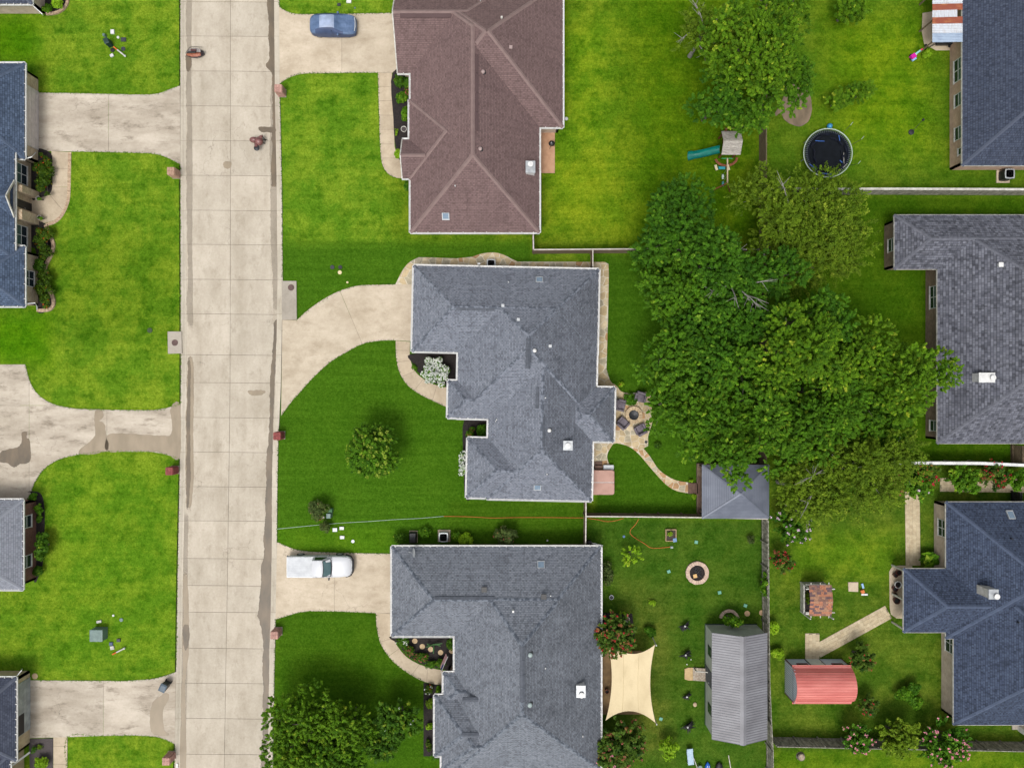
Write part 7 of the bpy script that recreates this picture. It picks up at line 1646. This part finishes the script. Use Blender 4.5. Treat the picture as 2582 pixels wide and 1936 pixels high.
# --- upper yard
GU = 'trees along the rear fence of the upper yard'
tree(1892, 120, 128, 10.5, 'bright', 'large bright tree at the top beside the rear fence', group=GU)
tree(1812, 250, 74, 7.0, 'dark', 'darker green tree above the playset', group=GU)
tree(1905, 285, 62, 7.0, 'mid', 'green tree right above the playset roof', group=GU)
tree(1975, 215, 72, 8.0, 'mid', 'green tree beside the bare dirt patch', group=GU)
tree(1975, 50, 84, 9.0, 'bright', 'bright tree at the top edge of the upper yard', group=GU)
tree(1770, 85, 84, 6.0, 'olive', 'sparse olive tree with grey twigs at the top of the back lawn', name='feathery_tree', cl=1.5, lps=34, group=GU, dens=.75, size=.085, per=300, bark='greybark', twigs=5, squash=.6)
tree(2142, 18, 40, 3.4, 'bright', 'small bright tree at the top of the upper right lawn', name='small_tree', dens=1.0, size=.15, per=420, limbs=5)
tree(2118, 250, 26, 2.4, 'bright', 'left of two small leafy saplings above the trampoline', name='small_tree', dens=.8, size=.13, per=420, limbs=4); tree(2170, 232, 24, 2.6, 'bright', 'right of two small leafy saplings above the trampoline', name='small_tree', dens=.7, size=.13, per=420, limbs=4)
# --- front yards
r_, (x, y, cz, R, Rz) = tree(940, 1142, 60, 5.0, 'mid', 'round young tree with yellow tips on the central front lawn', name='young_tree', per=360, size=.12, dens=4.2, lps=30, limbs=8, squash=.85, wobf=.25)
n = 60; a = rng.uniform(0, 6.283, n); q = np.sqrt(rng.random(n)); Pt = np.stack([x+R*q*np.cos(a)*.98, y+R*q*np.sin(a)*.98, cz+Rz*np.sqrt(np.maximum(0, 1-q*q*.9))+.1], 1)
Cf = np.repeat(Pt, 7, 0)+unit(n*7)*.12; T, Bv = blades(Cf, np.tile([0, 0, 1.0], (len(Cf), 1)), .15, 1.3, .8); tag(quads('flower_tip', Cf, T, Bv, LM['yellowtip'], r_, rng.random(len(Cf))), kind='stuff')
bush(805, 1285, 33, 33, 1.6, 'grey', 'small dusky bush beside the green pedestals', size=.14, per=420); bush(818, 1330, 18, 16, 1.2, 'grey', 'little dusky bush below the pedestals', size=.13, per=420)
tree(780, 1845, 100, 6.5, 'bright', 'large leafy tree at the bottom of the front lawn', group='trees on the lower front lawn', size=.105, per=330); tree(875, 1840, 82, 6.0, 'bright', 'leafy tree joined to the large one on the lower front lawn', group='trees on the lower front lawn', size=.105, per=330); tree(715, 1915, 82, 5.5, 'bright', 'leafy tree overhanging the street at the bottom', group='trees on the lower front lawn', size=.105, per=330); tree(850, 1925, 96, 5.5, 'mid', 'leafy tree cut by the bottom edge of the front lawn', group='trees on the lower front lawn', size=.105, per=330)
shoots(1002, 1815, 70, 3.6, 'shrub', 'white flowering crape myrtle beside the lower grey house', 'white', fl=.04, size=.2, fsize=.08); shoots(960, 1880, 48, 3.2, 'shrub', 'green crape myrtle below the white flowering one', None, size=.2)
# --- crape myrtles
shoots(1552, 1605, 62, 3.8, 'myrtle', 'red flowering crape myrtle over the cream shade sail', 'red', fl=.25, size=.17, fsize=.12); shoots(1560, 1600, 52, 3.6, 'myrtle', 'dark coral crape myrtle behind the red one', 'coral', fl=.28, size=.16)
shoots(1572, 1872, 70, 3.8, 'myrtle', 'coral pink crape myrtle below the shade sail', 'coral', fl=.16, size=.18); shoots(1545, 1905, 60, 3.4, 'myrtle', 'pink crape myrtle against the lower house gutter', 'pink', fl=.1, size=.18)
shoots(2000, 1325, 58, 3.2, 'dark', 'green crape myrtle with lilac blossom by the pavilion', 'lilac', fl=.3, size=.17, fsize=.13); shoots(1975, 1415, 34, 2.4, 'myrtle', 'pinkish red crape myrtle by the rear fence', 'red', fl=.3, size=.14, fsize=.1)
shoots(2165, 1862, 44, 2.8, 'dark', 'rose flowered crape myrtle over the bottom fence', 'pink', fl=.35, size=.15, fsize=.12); shoots(2268, 1862, 62, 3.2, 'olive', 'yellow green crape myrtle over the bottom fence', None, size=.17); shoots(2385, 1872, 72, 3.2, 'dark', 'pink flowered crape myrtle at the bottom right', 'pink', fl=.4, size=.17, fsize=.13); shoots(2190, 1780, 30, 2.0, 'myrtle', 'small reddish shrub below the red barn corner', 'red', fl=.1, size=.13)
shoots(2172, 1660, 42, 2.4, 'myrtle', 'dark reddish shrub beside the white barn wall', 'red', fl=.06, size=.15); bush(2285, 1752, 26, 22, 1.4, 'mid', 'lower pale shrub on the lower right lawn', size=.12); bush(2306, 1735, 20, 20, 1.3, 'dark', 'upper dark spiky shrub on the lower right lawn', size=.14); bush(2310, 1770, 26, 18, 1.2, 'mid', 'third pale shrub trailing to the right on the lower right lawn', size=.12, rot=-.6)
shoots(2318, 1222, 44, 2.4, 'mid', 'green crape myrtle at the head of the paver path', 'lilac', fl=.05, size=.16); shoots(2335, 1192, 40, 2.2, 'myrtle', 'scarlet flowering shrub at the white fence', 'red', fl=.45, size=.14, fsize=.12); shoots(2435, 1210, 46, 2.6, 'mid', 'green shrub in the middle of the white fence', None, size=.17); shoots(2510, 1198, 42, 2.2, 'myrtle', 'scarlet flowering shrub at the right of the white fence', 'red', fl=.45, size=.14, fsize=.12); shoots(2572, 1210, 34, 2.4, 'mid', 'green shrub at the right edge by the white fence', None, size=.17); shoots(2255, 1225, 30, 1.8, 'olive', 'faded red flowering shrub under the olive tree', 'coral', fl=.35, size=.12)
bush(1950, 1582, 18, 18, 1.3, 'lime', 'lime yellow shrub at the rear fence by the shed'); bush(1962, 1648, 22, 16, 1.0, 'lime', 'lime shrub at the corner of the red barn'); bush(1932, 1480, 12, 40, 1.9, 'mid', 'vine covering the rear fence right of the fire pit', cat='vine', name='fence_vine')
shoots(1592, 1400, 34, 1.8, 'lime', 'lime green star-shaped sapling in the lower yard', None, 'sapling', 'sapling', n=24, leafper=16, wid=.1, size=.13); bush(1690, 1892, 30, 32, 2.2, 'lime', 'lime green sapling below the shade sail', 'sapling', 'sapling', size=.15, per=240)
bush(1850, 1568, 34, 18, 2.6, 'mid', 'ivy spilling over the north wall of the grey shed', 'ivy', 'ivy'); bush(1532, 1450, 16, 34, 1.4, 'grey', 'dusky shrub against the lower house wall', size=.13); bush(1640, 1592, 16, 16, 1.0, 'dark', 'small dark shrub by the shade sail pole'); bush(1645, 1520, 14, 8, .5, 'lime', 'low lime clump above the sail pole', size=.1); bush(1572, 1546, 22, 6, .7, 'lime', 'low lime border at the red crape myrtle bed', size=.1)
# --- foundation planting
bush(105, 440, 31, 62, 1.1, 'hedge', 'clipped red tipped hedge under the upper window of the beige house', 'hedge', 'hedge', size=.12); bush(106, 612, 28, 52, 1.1, 'hedge', 'red tipped hedge in the upper part of the wavy bed', 'hedge', 'hedge', size=.12); bush(99, 668, 19, 18, 1.0, 'shrub', 'small dark shrub in the middle of the wavy bed', size=.12); bush(111, 728, 27, 56, 1.1, 'hedge', 'red tipped hedge in the lower part of the wavy bed', 'hedge', 'hedge', size=.12)
for u, v, lb in ((99, 501, 'sprig in the north pale pot'), (101, 549, 'sprig in the south pale pot')): bush(u, v, 7, 6, .9, 'mid', lb, 'plant', 'potted_plant', size=.1)
bush(140, 6, 18, 14, .9, 'lime', 'lime plant in the top left corner bed'); bush(117, 20, 12, 12, .8, 'mid', 'green plant beside the top left downspout'); bush(102, 1925, 20, 18, .9, 'lime', 'lime shrub in the dark gravel bed'); bush(85, 1890, 8, 10, .6, 'dark', 'small dark plant by the lower left wall', size=.09); bush(101, 1881, 8, 8, .3, 'olive', 'tan tuft in the dark gravel bed', size=.08)
bush(82, 1252, 12, 11, .8, 'mid', 'small shrub at the top of the red brick wall bed'); bush(97, 1284, 12, 14, .9, 'mid', 'second shrub along the red brick wall'); bush(95, 1308, 12, 10, .8, 'shrub', 'third low shrub along the red brick wall'); bush(100, 1380, 23, 40, 1.8, 'shrub', 'tall leafy shrub between the red brick windows', size=.15); bush(95, 1440, 14, 14, .8, 'shrub', 'small shrub at the bottom of the red brick wall')
bush(1005, 205, 16, 20, 1.0, 'shrub', 'olive shrub nearest the upper driveway'); bush(1030, 205, 14, 18, 1.1, 'shrub', 'shrub in the inner corner of the brown roofed house'); bush(1032, 232, 16, 14, 1.0, 'hedge', 'coral flowered shrub by the brown roofed house', flower='coral', fn=60); bush(1012, 245, 18, 16, .9, 'mid', 'green shrub in the middle of the bed by the brown roof'); bush(1022, 288, 12, 22, .9, 'mid', 'green shrub beside the brown roofed house gutter'); bush(1000, 335, 5, 16, .5, 'lime', 'narrow low hedge beside the upper walk', 'hedge', 'hedge', size=.1); bush(1003, 390, 12, 18, .9, 'lime', 'yellow green shrub at the bend of the upper walk'); bush(1025, 465, 10, 18, 1.2, 'dark', 'dark shrub at the lower corner of the brown roofed house')
bush(1097, 936, 40, 46, 1.5, 'mid', 'white flowering shrub in the black mulched bed', flower='white', fn=1500, fsize=.1, size=.12, rot=.5, per=900); bush(1045, 925, 8, 12, .4, 'mid', 'tiny green plant beside the white flowering shrub', size=.09); bush(1066, 946, 6, 6, .4, 'mid', 'tiny plant at the tip of the white flowering shrub', size=.09)
bush(1168, 1172, 15, 42, 1.5, 'mid', 'white flowering shrub at the left corner of the central house', flower='white', fn=500, fsize=.09, size=.12); bush(1186, 1090, 12, 20, 1.0, 'shrub', 'leafy shrub in the entry corner of the central house', flower='coral', fn=20); bush(1216, 1085, 14, 20, 1.2, 'dark', 'dark shrub in the shaded entry corner'); bush(1176, 1242, 6, 8, .5, 'hedge', 'tiny reddish plant at the bottom left of the central house', size=.09)
for k, (u, v, rx, ry, f) in enumerate(((1015, 1618, 18, 16, 'white'), (1035, 1640, 20, 14, 'coral'), (1060, 1658, 22, 14, 'coral'), (1090, 1675, 22, 12, None), (1112, 1672, 16, 14, None), (1138, 1622, 13, 20, None))):
    bush(u, v, rx, ry, .8, 'shrub', ['leafy shrub at the start of the curved border', 'second shrub of the curved border with coral flowers', 'third shrub of the curved border', 'fourth shrub of the curved border', 'last shrub of the curved border by the flag', 'shrub against the lower house wall beside the stepping stones'][k], size=.11, flower=f, fn=40)
L = W(1092, 1622); root = thing('cactus', 'branching green cactus in the black front bed', 'cactus', L); cm = mat('cactus_green', (70, 116, 60), (54, 96, 48), 5, .6)
for a, b in (((0, 0), (.9, .25)), ((0, 0), (-.6, -.1)), ((.1, -.1), (.1, -.7)), ((.3, .1), (.75, .0)), ((-.2, 0), (-.5, .2))): MB().tube([(L[0]+a[0], L[1]+a[1], .35), (L[0]+(a[0]+b[0])/2, L[1]+(a[1]+b[1])/2, .6), (L[0]+b[0], L[1]+b[1], .7)], [.06, .07, .04], 7).build('arm', cm, root, True)
bush(1082, 1738, 12, 12, .8, 'hedge', 'flowering plant at the top of the lower entry bed', flower='white', fn=20); bush(1105, 1742, 10, 14, .8, 'mid', 'green plant beside the lower entry wall'); bush(1082, 1772, 12, 16, .7, 'olive', 'olive plant in the lower entry bed'); bush(1082, 1832, 10, 14, .7, 'lime', 'yellow plant in the lower entry bed'); bush(1080, 1880, 10, 18, .6, 'hedge', 'low reddish plant at the end of the lower entry bed'); bush(1100, 1908, 16, 10, .9, 'dark', 'dark shrub at the bottom corner of the lower grey house')
bush(1008, 1358, 20, 16, 1.1, 'shrub', 'dark shrub left of the black generator'); bush(1072, 1343, 18, 16, 1.0, 'mid', 'green shrub right of the black generator'); bush(1174, 1358, 25, 18, 1.1, 'lime', 'bright green leafy plant beside the air conditioner'); bush(1150, 1350, 12, 16, .9, 'mid', 'mid green plant left of the bright leafy plant'); bush(1275, 1352, 36, 30, 2.0, 'grey', 'dusky shrub on the north side of the lower grey house', size=.15, flower='coral', fn=14)
bush(1568, 968, 9, 8, .8, 'lime', 'lime plant with a red bloom at the patio corner', 'plant', 'patio_plant', flower='red', fn=4); bush(1590, 1010, 22, 18, .8, 'dark', 'green ground plant between the patio chairs', size=.13); bush(1660, 1120, 12, 12, .5, 'shrub', 'small plant on the lawn beside the flagstone path', size=.1)
shoots(2342, 1408, 18, 1.1, 'mid', 'large leaved plant beside the paver path', None, 'plant', 'elephant_ear', n=14, leafper=5, wid=.25, size=.5); bush(2340, 134, 16, 12, .6, 'lime', 'straggly plant at the rusty patio cover', size=.1); bush(2037, 1508, 8, 20, .8, 'olive', 'plants inside the white lattice arbour', 'plant', 'arbour_plant', size=.1)
bush(1690, 1345, 9, 9, .5, 'lime', 'seedlings in the raised bed', 'plant', 'seedling', size=.08, per=300); bush(1743, 1212, 7, 5, .5, 'lime', 'plant at the top of the pavilion steps', size=.09); bush(1750, 1252, 8, 8, .6, 'lime', 'plant at the bottom of the pavilion steps', size=.09); bush(1895, 1360, 10, 12, .8, 'grey', 'dull plant at the rear fence', size=.1)

# --- ragged grass along the concrete edges
def fringe(label, lines, col, step=.045):
    C, T, Bv = [], [], []
    for pts in lines:
        P = np.array(px(catmull(pts, 4)))
        for a, b in zip(P, P[1:]):
            L = np.linalg.norm(b-a); n = max(1, int(L/step)); t = rng.random((n, 1)); q = a+(b-a)*t+rng.normal(0, .045, (n, 2)); C.append(np.concatenate([q, np.full((n, 1), ZL+.035)], 1))
    C = np.concatenate(C); n = len(C); a = rng.uniform(0, 6.283, n); l = rng.uniform(.03, .09, n)
    T = np.stack([np.cos(a)*l, np.sin(a)*l, rng.uniform(-.01, .03, n)], 1); Bv = np.stack([-np.sin(a)*l*.35, np.cos(a)*l*.35, np.zeros(n)], 1)
    o = quads('grass_fringe', C, T, Bv, leafmat(*col), None, rng.random(n)); tag(o, label, 'grass', kind='stuff')
fringe('ragged grass edge along the left kerb and driveways', [[(v_[1]-.5, v_[0]) for v_ in LEFT if -60 < v_[0] < 300 and False] or [(454, -20), (454, 215)], [(455, 416), (455, 700), (456, 836)], [(456, 892), (456, 1018)], [(453, 1158), (448, 1436), (444, 1693)], [(441, 1876), (440, 1940)], [(92, 234), (200, 236), (330, 239), (380, 239), (405, 235), (430, 225), (454, 216)], [(455, 416), (430, 402), (405, 392), (375, 387), (270, 384), (180, 383)], [(64, 919), (72, 950), (85, 980), (108, 1004), (142, 1021), (190, 1030), (270, 1033), (385, 1034), (425, 1027), (455, 1018)], [(453, 1157), (420, 1146), (385, 1139), (270, 1138), (210, 1144), (150, 1158), (112, 1182), (90, 1212), (80, 1236)], [(100, 1714), (190, 1715), (310, 1716), (380, 1711), (415, 1703), (444, 1693)], [(441, 1875), (418, 1864), (390, 1856), (340, 1853), (250, 1854), (170, 1857), (170, 1940)]], ('bright_grass_blades', (66, 112, 14), (120, 158, 34)))
fringe('ragged grass edge along the right kerb and walks', [[(704, -20), (704, 16)], [(706, 212), (711, 480), (713, 705)], [(702, 1100), (699, 1366)], [(709, 1050), (702, 1100)], [(695, 1562), (688, 1940)], [(704, 18), (720, 28), (740, 35), (765, 37), (860, 36), (990, 34)], [(952, 184), (770, 186), (735, 194), (706, 211)], [(953, 186), (957, 330), (960, 390), (966, 420), (980, 440), (1000, 449)], [(749, 807), (775, 783), (815, 755), (858, 733), (900, 721), (940, 718), (995, 717)], [(998, 858), (960, 859), (915, 867), (870, 890), (830, 915), (790, 952), (760, 985), (735, 1013), (709, 1048)], [(998, 880), (1000, 910), (1008, 940), (1025, 968), (1052, 990), (1090, 1010), (1130, 1028)], [(699, 1366), (725, 1377), (750, 1386), (790, 1391), (860, 1393), (985, 1396)], [(695, 1561), (728, 1551), (755, 1543), (785, 1540), (860, 1541), (948, 1545)], [(948, 1545), (950, 1580), (960, 1622), (985, 1660), (1020, 1690), (1068, 1717)]], ('deep_grass_blades', (52, 92, 14), (94, 136, 30)))
